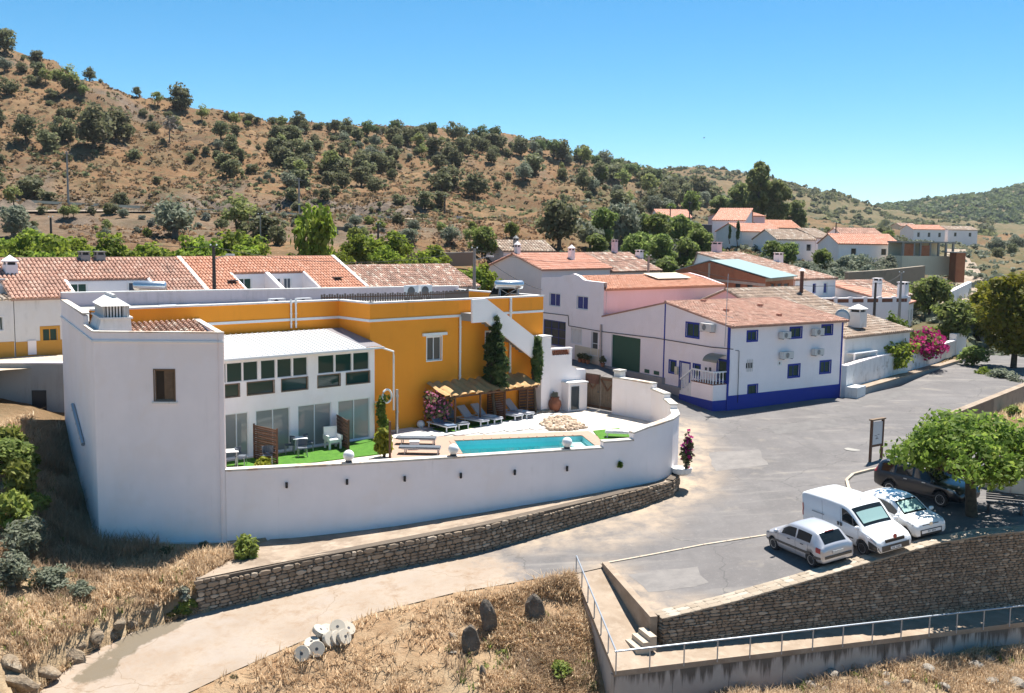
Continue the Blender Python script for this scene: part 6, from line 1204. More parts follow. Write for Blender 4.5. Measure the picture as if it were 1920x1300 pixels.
def ribbon(name, pts, w_, mat, lift=.12):
    q = np.array(pts, float); L = np.r_[0, np.cumsum(np.hypot(*np.diff(q, axis=0).T))]; t = np.linspace(0, L[-1], int(L[-1]/2.0)); c = np.c_[np.interp(t, L, q[:, 0]), np.interp(t, L, q[:, 1])]
    for _ in range(6): c[1:-1] = (c[:-2]+c[1:-1]*2+c[2:])/4
    d = np.gradient(c, axis=0); d /= np.hypot(d[:, 0], d[:, 1])[:, None]; n = np.c_[-d[:, 1], d[:, 0]]; V = []; zc = zearth(c[:, 0], c[:, 1])
    for k in range(5): zc[1:-1] = (zc[:-2]+zc[1:-1]+zc[2:])/3
    for a in (-.5, 0, .5): e = c+n*w_*a; V.append(np.c_[e, np.maximum(zc, zearth(e[:, 0], e[:, 1]))+lift])
    V = np.stack(V, 1).reshape(-1, 3); F = [(i*3+j, i*3+j+1, (i+1)*3+j+1, (i+1)*3+j) for i in range(len(c)-1) for j in range(2)]; o = linkmesh(name, npmesh(name, V, np.array(F), mat)); o['kind'] = 'structure'
xyY = lambda px, Y: tuple(P(px, 500, Y=Y)[:2])
ribbon('climbing_road', [(52, 106), xyY(1815, 116), xyY(1798, 130), xyY(1808, 145), xyY(1826, 160), xyY(1815, 185), xyY(1795, 215), xyY(1790, 260)], 4.6, 'ledge_concrete'); ribbon('hillside_road', [tuple(np.array(xyY(u, 1.0))/np.hypot(*xyY(u, 1.0))*(172+max(u, 0)*.012-.5)) for u in range(-120, 1010, 60)], 3.4, 'ledge_concrete', .12)
# ================================================================== CARS
def make_car(name, label, keys, paint, wb, track, rw, glassx, ws, rw_win, extra=None, side=None, split=()):
    K = np.array(keys); L2 = K[-1, 0]; S0 = K[:, 0]
    def sec(x):
        z0, w_, zb, zt, wt = (float(np.interp(x, S0, K[:, i])) for i in range(1, 6))
        return [(0, z0), (w_*.88, z0), (w_*.98, z0+.10), (w_, z0+(zb-z0)*.5), (w_*.99, zb-.07), (w_*.955, zb), (wt+.035, zt-.05), (wt-.05, zt), (wt*.5, zt+.018), (0, zt+.026)]
    # smooth station spacing
    xs = []
    for a, b in zip(S0[:-1], S0[1:]): xs += list(np.linspace(a, b, 4, endpoint=False))
    xs.append(S0[-1]); sm_ = lambda A: np.convolve(np.pad(A, 1, mode='edge'), [.2, .6, .2], 'valid')
    R2 = np.array([sec(x) for x in xs]); 
    for i in range(R2.shape[1]):
        for k in range(2): R2[1:-1, i, k] = sm_(R2[:, i, k])[1:-1]
    xs = np.array(xs)
    def S(x, j, sd=1, offd=0.0):
        j0 = min(int(j), R2.shape[1]-2); f = j-j0; p = [np.interp(x, xs, R2[:, j0, k])*(1-f)+np.interp(x, xs, R2[:, j0+1, k])*f for k in range(2)]
        q0 = R2[:, j0, :]; a = np.array([np.interp(x, xs, R2[:, j0, k]) for k in range(2)]); b = np.array([np.interp(x, xs, R2[:, j0+1, k]) for k in range(2)]); t = b-a; n = np.array([t[1], -t[0]]); n /= np.linalg.norm(n)+1e-9
        return (x, sd*(p[0]+n[0]*offd), p[1]+n[1]*offd)
    V = []; F = []; n = R2.shape[1]; ring = 2*n-2
    for i, x in enumerate(xs):
        V += [(x, y, z) for y, z in R2[i]]+[(x, -y, z) for y, z in R2[i][-2:0:-1]]
    for i in range(len(xs)-1):
        for k in range(ring): F.append((i*ring+k, (i+1)*ring+k, (i+1)*ring+(k+1) % ring, i*ring+(k+1) % ring))
    F += [tuple(range(ring)), tuple(reversed(range((len(xs)-1)*ring, len(xs)*ring)))]
    mb = MB(); mb.add(V, [tuple(reversed(f)) for f in F]); bo = bpy.data.objects.new('tmp', mb.mesh('body', paint, smooth=True)); COL.objects.link(bo); cut = []
    for ax in (wb/2, -wb/2):
        mc = MB(); mc.tube([(ax, -2, rw), (ax, 2, rw)], rw*1.17, 20); co = bpy.data.objects.new('cut', mc.mesh('cut', 'black')); COL.objects.link(co); cut.append(co); md = bo.modifiers.new('b', 'BOOLEAN'); md.object = co; md.operation = 'DIFFERENCE'; md.solver = 'EXACT'
    # keep the middle of the car solid between the wheel wells
    dg = bpy.context.evaluated_depsgraph_get(); me = bpy.data.meshes.new_from_object(bo.evaluated_get(dg))
    for o in [bo]+cut: bpy.data.objects.remove(o)
    root = thing(name, label, 'car' if 'van' not in name else 'van', (0, 0, 0)); lin('body', me, root)
    def patch(nm, xa, xb, ja, jb, mat, sd, o_=.006, nx=6, nj=4, par=None, xf=None):
        m = MB(); g = []
        for a in range(nx+1):
            for b in range(nj+1):
                j = ja+(jb-ja)*b/nj; x0, x1 = (xa, xb) if xf is None else xf((b/nj)); g.append(S(x0+(x1-x0)*a/nx, j, sd, o_))
        m.add(g, [((a)*(nj+1)+b, (a+1)*(nj+1)+b, (a+1)*(nj+1)+b+1, a*(nj+1)+b+1) for a in range(nx) for b in range(nj)]); return lin(nm, m.mesh(nm, mat, smooth=True), par or root)
    def top(nm, xa, xb, f, mat, o_=.007, jin=7.0, par=None):
        m = MB(); g = []; nx = 6; ys = (-1, -.6, -.2, .2, .6, 1)
        for a in range(nx+1):
            x = xa+(xb-xa)*a/nx
            for s_ in ys: j = 9-(9-jin)*abs(s_)*f; p = S(x, j, 1 if s_ > 0 else -1, 0); g.append((p[0]+(o_*.7 if xa > 0 else -o_*.7), p[1], p[2]+o_))
        k = len(ys); m.add(g, [(a*k+b, (a+1)*k+b, (a+1)*k+b+1, a*k+b+1) for a in range(nx) for b in range(k-1)]); return lin(nm, m.mesh(nm, mat, smooth=True), par or root)
    for a, b in glassx:
        for sd in (1, -1): patch('side_window', a, b, 5.12, 5.86, 'car_glass', sd)
    wsh = top('windscreen', ws[0], ws[1], .96, 'car_glass', jin=7.0)
    if rw_win: top('rear_window', rw_win[0], rw_win[1], .92, 'car_glass', jin=7.0)
    for sd in (1, -1):
        for ax in (wb/2, -wb/2):
            m = MB(); prof = [(rw*.62, -.1), (rw*.93, -.105), (rw, -.07), (rw, .07), (rw*.93, .105), (rw*.62, .1)]; m.lathe(prof, (0, 0, 0), 20); m.v = [(ax+x, sd*(track/2)+z*sd, rw+y) for x, y, z in m.v]; wo = lin('wheel', m.mesh('wheel', 'rubber', smooth=False), root)
            m = MB(); m.lathe([(.03, .09), (rw*.3, .085), (rw*.64, .103), (rw*.64, .05)], (0, 0, 0), 20); m.v = [(ax+x, sd*(track/2)+z*sd, rw+y) for x, y, z in m.v]; lin('rim', m.mesh('rim', 'steel'), wo)
            m = MB()
            for k in range(7): t = 2*math.pi*k/7; m.box((rw*.42*math.cos(t), rw*.42*math.sin(t), .098), (rw*.16, rw*.075, .012), t+math.pi/2)
            m.v = [(ax+x, sd*(track/2)+z*sd, rw+y) for x, y, z in m.v]; lin('rim_slots', m.mesh('rim_slots', 'ac_dark'), wo)['kind'] = 'stuff'
        mx = ws[0]-.1; p = S(mx, 5.1, sd); m = MB(); m.lathe([(.02, -.09), (.1, -.06), (.12, 0), (.1, .06), (.02, .08)], (0, 0, 0), 10); m.v = [(p[0]+x*.6, p[1]+sd*.1+y, p[2]+.08+z) for x, y, z in m.v]; lin('mirror', m.mesh('mirror', paint, smooth=True), root)
    if extra: extra(root, patch, top, S, L2)
    return root
def bx_(root, nm, c, s_, mat, par=None): m = MB(); m.box(c, s_); return lin(nm, m.mesh(nm, mat), par or root)
def ex_clio(root, patch, top, S, L2):
    for sd in (1, -1):
        patch('tail_light', -L2+.06, -L2+.3, 3.5, 5.0, 'lamp_red', sd, .012); patch('headlight', L2-.42, L2-.12, 4.0, 5.0, 'lamp_clear', sd, .01); patch('side_trim', -1.25, 1.2, 2.75, 3.15, 'bumper_dark', sd, .012, 10, 2); patch('bumper_strip', -L2+.02, -L2+.5, 2.3, 2.8, 'bumper_dark', sd, .012); patch('bumper_strip', L2-.5, L2-.02, 2.3, 2.8, 'bumper_dark', sd, .012)
        for x in (.1, -.75): bx_(root, 'door_handle', (x, sd*.835, .82), (.16, .02, .03), 'bumper_dark')
        for x in (-.33, .82, -1.12): patch('door_gap', x, x+.012, 2.2, 5.05, 'black', sd, .004, 1, 6)
    bx_(root, 'bumper', (-L2-.0, 0, .50), (.06, 1.25, .10), 'bumper_dark'); bx_(root, 'number_plate', (-L2-.02, 0, .66), (.03, .5, .11), 'ac_grey'); bx_(root, 'brake_light', (-1.45, 0, 1.37), (.05, .4, .03), 'lamp_red')
def plate_marks(root, x, z, sgn): 
    for k in range(6):
        if k in (2,): continue
        bx_(root, 'plate_mark', (x+sgn*.017, -.17+k*.066, z), (.004, .035, .06), 'ink_grey')
def ex_van(root, patch, top, S, L2):
    for sd in (1, -1):
        patch('headlight', L2-.55, L2-.1, 3.9, 4.75, 'lamp_clear', sd, .012); patch('tail_light', -L2+.01, -L2+.14, 3.4, 5.4, 'lamp_red', sd, .012); patch('sill_trim', -1.0, .95, 1.9, 2.3, 'bumper_dark', sd, .012, 10, 2); patch('bumper', L2-.5, L2-.005, 1.1, 3.5, 'bumper_dark', sd, .014); patch('door_trim', -.9, 1.0, 2.75, 2.95, 'bumper_dark', sd, .012, 10, 1)
        for x in (.3, .12): bx_(root, 'door_handle', (x, sd*.925, 1.02), (.09, .03, .14), 'bumper_dark')
        for x in (.22, 1.3, -.95): patch('door_gap', x, x+.012, 2.0, 5.9, 'black', sd, .004, 1, 8)
        patch('roof_seam', -2.2, .6, 6.6, 6.72, 'ac_grey', sd, .006, 10, 1)
    bx_(root, 'grille', (L2-.02, 0, .72), (.06, .9, .12), 'black'); bx_(root, 'bumper', (L2-.03, 0, .45), (.1, 1.3, .22), 'bumper_dark'); bx_(root, 'number_plate', (L2+.03, 0, .43), (.02, .5, .11), 'white_paint'); plate_marks(root, L2+.03, .43, 1); m = MB(); m.lathe([(.02, 0), (.09, .0), (.09, .02), (.02, .025)], (0, 0, 0), 12); m.v = [(L2+.0+z, x, .86+y) for x, y, z in m.v]; lin('emblem', m.mesh('emblem', 'lamp_red'), root)
    top('sunshade_reflection', 1.33, .92, .86, 'sunshade_reflection', .016); bx_(root, 'antenna', (.45, 0, 1.98), (.02, .02, .28), 'black')  # light green windscreen reflection put in as a coloured sheet over the glass
    for k in range(11): bx_(root, 'side_lettering', (-1.55+k*.075, -.928, 1.16-.0*k), (.05, .006, .05), 'ink_grey')
def ex_up(root, patch, top, S, L2):
    for sd in (1, -1):
        patch('headlight', L2-.45, L2-.12, 4.0, 4.9, 'lamp_clear', sd, .012); patch('tail_light', -L2+.03, -L2+.2, 3.6, 5.3, 'lamp_red', sd, .01)
        for x in (-.55, .78): patch('door_gap', x, x+.012, 2.2, 5.05, 'black', sd, .004, 1, 6)
        bx_(root, 'door_handle', (-.35, sd*.835, .84), (.16, .03, .03), 'paint_white')
    bx_(root, 'intake_frame', (L2-.005, 0, .40), (.04, 1.06, .24), 'black'); bx_(root, 'bumper_insert', (L2+.01, 0, .43), (.04, .96, .12), 'paint_white'); bx_(root, 'number_plate', (L2+.035, 0, .44), (.02, .5, .11), 'white_paint'); plate_marks(root, L2+.035, .44, 1); bx_(root, 'nose_strip', (L2-.02, 0, .70), (.03, .8, .03), 'black')
    m = MB(); m.lathe([(.02, 0), (.085, 0), (.085, .02), (.06, .024), (.02, .02)], (0, 0, 0), 14); m.v = [(L2+.0+z, x, .72+y) for x, y, z in m.v]; lin('emblem', m.mesh('emblem', 'steel'), root); top('sunshade_reflection', .9, .42, .86, 'sunshade_reflection', .016)
def ex_suv(root, patch, top, S, L2):
    for sd in (1, -1):
        patch('headlight', L2-.6, L2-.2, 4.0, 4.95, 'lamp_clear', sd, .012); patch('tail_light', -L2+.02, -L2+.2, 4.6, 6.2, 'lamp_red', sd, .012); patch('roof_rail', -1.6, .3, 6.3, 6.6, 'grey_metal', sd, .03, 10, 1); patch('lower_trim', -1.2, 1.3, 1.6, 2.4, 'bumper_dark', sd, .012, 10, 2)
        for x in (-.15, .8): bx_(root, 'door_handle', (x-.3, sd*.925, .98), (.17, .03, .035), 'steel')
    bx_(root, 'grille', (L2-.03, 0, .72), (.06, .9, .14), 'ac_dark'); bx_(root, 'number_plate', (L2+.02, 0, .5), (.02, .5, .11), 'white_paint'); m = MB(); m.lathe([(.30, -.08), (.32, 0), (.30, .08), (.1, .09)], (0, 0, 0), 16); m.v = [(-L2-.1-z, x, .95+y) for x, y, z in m.v]; lin('spare_wheel', m.mesh('spare_wheel', 'rubber'), root)
clio_k = [(-1.90, .38, .70, .76, .78, .58), (-1.86, .28, .77, .86, .90, .60), (-1.66, .26, .81, .90, 1.10, .58), (-1.38, .22, .82, .91, 1.36, .55), (-1.0, .2, .82, .91, 1.40, .56), (-.4, .2, .83, .90, 1.42, .57), (.15, .2, .83, .89, 1.39, .57), (.4, .2, .83, .88, 1.30, .58), (.98, .2, .82, .86, .90, .64), (1.4, .22, .80, .78, .80, .62), (1.72, .25, .77, .70, .72, .60), (1.86, .28, .70, .60, .62, .52), (1.90, .36, .60, .52, .54, .42)]
van_k = [(-2.37, .42, .86, 1.0, 1.66, .78), (-2.31, .30, .90, 1.05, 1.78, .80), (-2.0, .26, .91, 1.06, 1.84, .80), (-.6, .25, .91, 1.06, 1.87, .80), (.4, .25, .91, 1.06, 1.85, .79), (.72, .25, .91, 1.05, 1.76, .78), (1.45, .25, .90, 1.03, 1.09, .74), (1.85, .26, .88, .93, .97, .70), (2.15, .27, .86, .82, .86, .66), (2.32, .28, .82, .70, .73, .62), (2.37, .34, .76, .60, .63, .56)]
up_k = [(-1.80, .40, .70, .80, .84, .62), (-1.74, .3, .79, .90, 1.05, .62), (-1.5, .24, .82, .92, 1.40, .60), (-1.1, .2, .82, .92, 1.48, .60), (-.3, .2, .82, .91, 1.50, .60), (.2, .2, .82, .90, 1.44, .60), (.38, .2, .82, .90, 1.38, .60), (1.0, .2, .82, .90, .95, .66), (1.4, .22, .81, .84, .88, .64), (1.66, .24, .79, .78, .81, .62), (1.77, .26, .76, .68, .71, .58), (1.80, .32, .70, .60, .62, .52)]
suv_k = [(-2.25, .5, .76, .95, 1.0, .66), (-2.2, .4, .85, 1.04, 1.15, .66), (-1.95, .34, .89, 1.06, 1.52, .66), (-1.6, .3, .9, 1.06, 1.62, .66), (-.6, .3, .9, 1.05, 1.66, .67), (.2, .3, .9, 1.04, 1.62, .67), (.45, .3, .9, 1.03, 1.52, .67), (1.1, .3, .9, 1.0, 1.04, .72), (1.6, .32, .88, .94, .96, .7), (2.0, .33, .85, .86, .88, .68), (2.2, .34, .80, .72, .74, .62), (2.25, .42, .72, .62, .64, .55)]
def park(root, fl, hd, wb, track, sc=1.0, front=True, side=1):
    """put the car so that its front left (or rear left) wheel stands at a point; tilt it with the ground"""
    c, s = math.cos(R_(hd)), math.sin(R_(hd)); ux = np.array([c, s]); uy = np.array([-s, c]); P0 = np.array(fl[:2])
    ctr = P0-(ux*(wb/2)*(1 if front else -1)+uy*(track/2)*side)*sc
    zf, zb, zl, zr = (zroad(*(ctr+v)) for v in (ux*wb/2, -ux*wb/2, uy*track/2, -uy*track/2)); X_ = Vector((*(ux*wb), zf-zb)).normalized(); Y_ = Vector((*(uy*track), zl-zr)).normalized(); Z_ = X_.cross(Y_).normalized(); Y_ = Z_.cross(X_)
    z = (zf+zb+zl+zr)/4+.012; M_ = Matrix(((X_.x, Y_.x, Z_.x, ctr[0]), (X_.y, Y_.y, Z_.y, ctr[1]), (X_.z, Y_.z, Z_.z, z), (0, 0, 0, 1))); root.matrix_world = M_ @ Matrix.Scale(sc, 4)
CS = 1.06
c1 = make_car('silver_hatchback', 'silver five-door hatchback with red tail lights parked beside the white van', clio_k, 'paint_silver', 2.47, 1.42, .29, [(.62, -.28), (-.38, -1.22)], (.94, .36), (-1.78, -1.42), ex_clio); park(c1, PR(1523, 1064), 111, 2.47, 1.5, CS, False)
c2 = make_car('white_panel_van', 'white panel van with black bumper and light green reflection coloured onto the windscreen', van_k, 'paint_white', 2.95, 1.6, .32, [(1.28, .32)], (1.43, .74), None, ex_van); park(c2, PR(1617, 1043), -70, 2.95, 1.78, CS, True, -1)
c3_ = make_car('white_small_car', 'small white hatchback with turquoise sun blind parked next to the van', up_k, 'paint_white', 2.41, 1.44, .29, [(.68, -.5), (-.58, -1.3)], (.98, .34), (-1.7, -1.52), ex_up); park(c3_, PR(1698, 1014), -70, 2.41, 1.55, CS, True, -1)
c4 = make_car('black_suv', 'black sport utility vehicle half hidden under the leafy tree', suv_k, 'paint_black', 2.62, 1.6, .35, [(.75, -.05), (-.15, -1.0), (-1.1, -1.8)], (1.06, .42), (-2.12, -1.95), ex_suv); park(c4, PR(1763, 951), -56, 2.62, 1.7, CS, True, -1)
# ================================================================== POOL YARD FURNISHINGS
pr_ = np.array(pool); pc = pr_.mean(0)
m = MB(); m.prism(pool, 1.1, 1.15); po_ = tag(m.build('swimming_pool', 'slab_white', origin=(pc[0], pc[1], 1.1)), None); 
plain('pool_tile', (0.22, 0.62, 0.66), 0.4, var=.1); po_.data.materials.clear(); po_.data.materials.append(MAT['pool_tile']); tag(po_, 'turquoise swimming pool with pale corner steps in the yard', 'pool')
for i in range(4):
    a, b = pool[i], pool[(i+1) % 4]; m = MB(); n_ = np.array([-(b[1]-a[1]), b[0]-a[0]]); n_ = n_/np.hypot(*n_); m.hexa([(*a, 1.1), (*b, 1.1), (*(np.array(b)-n_*.15), 1.1), (*(np.array(a)-n_*.15), 1.1), (*a, 2.5), (*b, 2.5), (*(np.array(b)-n_*.15), 2.5), (*(np.array(a)-n_*.15), 2.5)]); m.build('pool_side', 'pool_tile', po_)
mw, n_, b_ = _nodes('pool_water'); b_.inputs['Roughness'].default_value = 0.02; b_.inputs['Base Color'].default_value = (0.02, 0.06, 0.07, 1)
_bump(n_, b_, _noise(n_, 2.5, 3, .6), .15, .05); tr = n_.nodes.new('ShaderNodeBsdfTransparent'); tr.inputs[0].default_value = (0.72, 0.96, 0.97, 1); gl = n_.nodes.new('ShaderNodeBsdfGlossy'); gl.inputs['Roughness'].default_value = 0.02
lw_n = n_.nodes.new('ShaderNodeFresnel'); lw_n.inputs[0].default_value = 1.33; mx_ = n_.nodes.new('ShaderNodeMixShader'); n_.links.new(lw_n.outputs[0], mx_.inputs[0]); n_.links.new(tr.outputs[0], mx_.inputs[1]); n_.links.new(gl.outputs[0], mx_.inputs[2]); n_.links.new(mx_.outputs[0], n_.nodes['Material Output'].inputs['Surface'])
m = MB(); m.add([(*p, 2.28) for p in pool], [(0, 1, 2, 3)]); wo = m.build('water', 'pool_water', po_)
for k in range(3):
    m = MB(); q = lambda u, v: (pr_[1]*(1-v)+pr_[2]*v)*(1-u)+(pr_[0]*(1-v)+pr_[3]*v)*u
    a = 0.02+k*.045; m.prism([tuple(q(0.0, .45)), tuple(q(0, 1)), tuple(q(.2-a, 1)), tuple(q(.1-a/2, .6))], 1.2, 2.2-.3*k); m.build('pool_step', 'slab_white', po_)
def ring(poly, d):
    c = np.mean(poly, 0); return [tuple(np.array(p)+(np.array(p)-c)/np.hypot(*(np.array(p)-c))*d) for p in poly]
deck = [tuple(P(a, b, z=ZT)[:2]) for a, b in ((728, 866), (880, 868), (1128, 850), (1150, 838), (1104, 809), (840, 819), (737, 824))]
sheet('pool_deck', deck, flat(ZT+.03), .8, 'deck', hole=pool, drop=1.8)
SHEETS.pop()
for i in range(4):
    a, b = np.array(pool[i]), np.array(pool[(i+1) % 4]); n2 = np.array([(b-a)[1], -(b-a)[0]]); n2 /= np.hypot(*n2); nn = max(2, int(np.hypot(*(b-a))/.5))
    for k in range(nn): m = MB(); p, r = a+(b-a)*(k/nn+.004), a+(b-a)*((k+1)/nn-.004); m.hexa([(*p, 2.5), (*r, 2.5), (*(r+n2*.28), 2.5), (*(p+n2*.28), 2.5), (*p, 2.56), (*r, 2.56), (*(r+n2*.28), 2.56), (*(p+n2*.28), 2.56)]); m.build('coping_tile', 'deck', po_)
# lawns of artificial turf
def turf(name, px, label):
    poly = [tuple(P(a, b, z=ZT)[:2]) for a, b in px]; m = MB(); m.prism(poly if sum((poly[i][0]*poly[(i+1) % len(poly)][1]-poly[(i+1) % len(poly)][0]*poly[i][1]) for i in range(len(poly))) > 0 else poly[::-1], ZT+.005, ZT+.045); o = m.build(name, 'turf_base'); o['kind'] = 'structure'; return o
turf('lawn', ((425, 878), (560, 872), (735, 850), (733, 832), (697, 824), (425, 868)), ''); turf('lawn', ((800, 800), (835, 815), (870, 806), (1000, 778), (1000, 770), (820, 793)), ''); turf('lawn', ((1112, 809), (1160, 804), (1192, 822), (1186, 832), (1128, 829)), '')
# paving slabs, white with grey steps
rg = random.Random(11); spoly = np.array([P(a, b, z=ZT)[:2] for a, b in ((733, 806), (806, 803), (838, 816), (1000, 780), (1030, 777), (1075, 800), (1010, 806), (838, 818), (735, 823))]); gx = MB()
sl0 = P(835, 816, z=ZT)[:2]; k = 0; pv = thing('paving_slabs', 'white and grey square paving slabs between pergola and pool', 'paving', (*sl0, ZT))
for i in range(-18, 34):
    for j in range(-12, 14):
        c = sl0+A42*i*.5+B42*j*.5
        if inpoly(np.array([c[0]]), np.array([c[1]]), spoly)[0]:
            m = MB(); m.box((c[0], c[1], ZT+.03), (.47, .47, .06), R_(43)); g = (j % 3 == 0 and i % 2 == 0) or (i+j) % 5 == 0; m.build('slab', 'slab_grey' if g else 'slab_white', pv)
def scatter_stones(name, px, n, size, label, mat='pebbles'):
    poly = np.array([P(a, b, z=ZT)[:2] for a, b in px]); lo, hi = poly.min(0), poly.max(0); V = []; F = []; k0 = 0
    while n > 0:
        c = RNG.uniform(lo, hi)
        if not inpoly(c[:1], c[1:], poly)[0]: continue
        pv_ = np.array(PROTO[int(RNG.integers(12))][0])*RNG.uniform(.6, 1.3)*size*np.array([1, .5, 1]); t = RNG.uniform(0, 6.28); R = np.array(Matrix.Rotation(t, 3, 'Z') @ Matrix.Rotation(-math.pi/2, 3, 'X')); pv_ = pv_ @ R.T+np.array([c[0], c[1], ZT+.02]); V += [tuple(p) for p in pv_]; F += [tuple(k0+j for j in f) for f in PROTO[0][1]]; k0 += len(pv_); n -= 1
    me = bpy.data.meshes.new(name); me.from_pydata(V, [], F); me.update(); me.materials.append(MAT[mat]); tag(linkmesh(name, me), label, 'gravel', kind='stuff')
scatter_stones('gravel_bed', ((1012, 797), (1030, 784), (1062, 782), (1100, 803), (1075, 808), (1030, 808)), 420, .22, 'bed of loose tan stones beside the pool'); scatter_stones('gravel_bed', ((1003, 778), (1012, 766), (1036, 764), (1040, 774)), 130, .22, 'small bed of tan stones by the clay pot')
# pergola
pgp = [P(a, b, z=ZT) for a, b in ((853, 806), (900, 797), (945, 788), (988, 780))]; pg = thing('reed_pergola', 'pergola with sagging reed roof along the ochre wall', 'pergola', tuple(pgp[1]))
uu = [float((p[:2]-fY.o)@fY.t) for p in pgp]; dd = [float((p[:2]-fY.o)@fY.n) for p in pgp]; u0, u1 = uu[0]-.7, uu[-1]+.55; D0 = float(np.mean(dd)); ZPg = 4.72
for u, d in zip(uu, dd): MB().tube([fY.W(u, ZT, d), fY.W(u, ZPg-.35, d)], .06, 7).build('post', 'timber', pg)
for u in uu: m = MB(); m.beam(fY.W(u, ZPg+.20, 0.0), fY.W(u, ZPg-.34, D0+.35), .07, .1); m.build('rafter', 'timber', pg)
m = MB(); m.beam(fY.W(u0, ZPg-.42, D0), fY.W(u1, ZPg-.42, D0), .07, .1); m.build('beam', 'timber', pg)
nu, nd = 120, 8; V = []
for i in range(nu+1):
    for j in range(nd+1):
        u = u0+(u1-u0)*i/nu; d = .15+(D0+.35-.15)*j/nd; V.append(fY.W(u, ZPg+.06*math.sin(i*.62)+.018*math.sin(i*5.1)+.30-.55*(j/nd)+.03*math.sin(i*.21+j), d+.12*math.sin(i*.62)*(j == nd)))
m = MB(); m.add(V+[(x, y, z-.03) for x, y, z in V], [(i*(nd+1)+j, (i+1)*(nd+1)+j, (i+1)*(nd+1)+j+1, i*(nd+1)+j+1) for i in range(nu) for j in range(nd)]+[tuple(len(V)+q for q in (i*(nd+1)+j+1, (i+1)*(nd+1)+j+1, (i+1)*(nd+1)+j, i*(nd+1)+j)) for i in range(nu) for j in range(nd)]); m.build('reed_roof', 'reed', pg)
def screen(label, p, q, z0, h, n=16, mat='timber'):
    p = np.array(p[:2]); q = np.array(q[:2]); f = Fac(p, to=q); t = thing('slatted_screen', label, 'screen', (*p, z0), 'brown slatted screens')
    for u in (0, f.L): m = MB(); m.box((*(f.o+f.t*u), z0+h/2), (.07, .07, h), R_(f.ang)); m.build('post', mat, t)
    for k in range(n): m = MB(); z = z0+.06+(h-.1)*k/n; f.bx(m, .0, f.L, z, z+(h-.1)/n*.78, -.02+.012*(k % 2), .01+.012*(k % 2)); m.build('slat', mat, t)
g = lambda a, b: P(a, b, z=ZT)
screen('brown slatted screen between the two seating spots of the glazed wing', g(477, 861), g(520, 872), ZT, 1.75); screen('brown slatted screen behind the white plastic armchair', g(631, 831), g(654, 846), ZT, 1.6)
screen('brown slatted screen dividing the loungers under the pergola', fY.W(uu[2]-.05, 0, D0), fY.W(uu[2]-.5, 0, .5), ZT, 2.0, 18); screen('dark brown plank screen at the far end of the pergola', fY.W(uu[3]+.3, 0, .2), fY.W(uu[3]+1.3, 0, .5), ZT, 1.9, 10)
# loungers
def lounger(label, p, hd, cush='fabric_grey', flat_=False, towel=False, frame='white_metal', sc=1.0):
    r = thing('sun_lounger', label, 'sun lounger', (*p[:2], ZT+.045), 'sun loungers in the pool yard', R_(hd)); r.scale = (sc, sc, sc); m = MB()
    for y in (-.3, .3): m.beam((-.95, y, .28), (.95, y, .28), .045, .06)
    for x in (-.95, .95, .15): m.beam((x, -.3, .28), (x, .3, .28), .045, .05)
    lin('frame', m.mesh('frame', frame), r)
    for x in (-.8, .85):
        for y in (-.28, .28): m = MB(); m.beam((x, y, 0), (x, y, .26), .05, .05); lin('leg', m.mesh('leg', frame), r)
    a = R_(0 if flat_ else 42); L = .85; m = MB(); m.box((.35, 0, .335), (1.2, .58, .07)); lin('seat_cushion', m.mesh('seat_cushion', cush), r)
    hx, hz = -.26, .32; m = MB(); dx, dz = -math.cos(a), math.sin(a); nx, nz = math.sin(a)*.04, math.cos(a)*.04
    m.hexa([(hx-nx, -.29, hz-nz), (hx-nx, .29, hz-nz), (hx+dx*L-nx, .29, hz+dz*L-nz), (hx+dx*L-nx, -.29, hz+dz*L-nz), (hx+nx, -.29, hz+nz), (hx+nx, .29, hz+nz), (hx+dx*L+nx, .29, hz+dz*L+nz), (hx+dx*L+nx, -.29, hz+dz*L+nz)]); lin('backrest', m.mesh('backrest', cush), r)
    if towel: m = MB(); m.box((.25, 0, .385), (.55, .5, .03)); lin('towel', m.mesh('towel', 'towel'), r)
    return r
LG = lambda u, d: np.array(fY.W(u, ZT, d))
for u, d, hd, cu, tw_, l in ((uu[0]-.65, 1.5, -52, 'fabric_blue', False, 'dark cushioned lounger under the pink oleander, nearest the ochre corner'), (uu[0]+.45, 1.35, -56, 'fabric_dark', False, 'dark cushioned lounger half hidden behind the first pergola post'), (uu[0]+1.75, 1.35, -40, 'fabric_grey', False, 'grey lounger between the second and first pergola posts'), (uu[1]+.75, 1.35, -40, 'fabric_grey', True, 'grey lounger just left of the pergola screen'), (uu[2]+.35, 1.3, -42, 'fabric_grey', False, 'grey lounger partly hidden behind the pergola screen'), (uu[2]+1.25, 1.3, -40, 'fabric_grey', True, 'grey lounger with white towel right of the pergola screen')): lounger(l, LG(u, d), hd, cu, False, tw_, sc=1.08)
lounger('flat dark lounger on the pool deck, far one of a pair', g(783, 834), -3, 'fabric_dark', True, frame='grey_metal'); lounger('flat dark lounger on the pool deck, near one of a pair', g(790, 852), -2, 'fabric_dark', True, frame='grey_metal'); lounger('low lounger with white towel on the turf by the curved wall', g(1168, 822), 172, 'fabric_grey', True, True)
m = MB(); m.box((*g(777, 843)[:2], ZT+.25), (.5, .4, .4), .1); bxo = m.build('side_cube', 'white_plastic', origin=tuple(g(777, 843))); tag(bxo, 'white cube table between the two deck loungers', 'side table')
m = MB(); c = g(850, 802); m.box((c[0], c[1]+.3, ZT+.25), (.5, .45, .5), .6); tag(m.build('wooden_box', 'timber_pale', origin=tuple(c)), 'pale box table between the two dark loungers', 'side table')
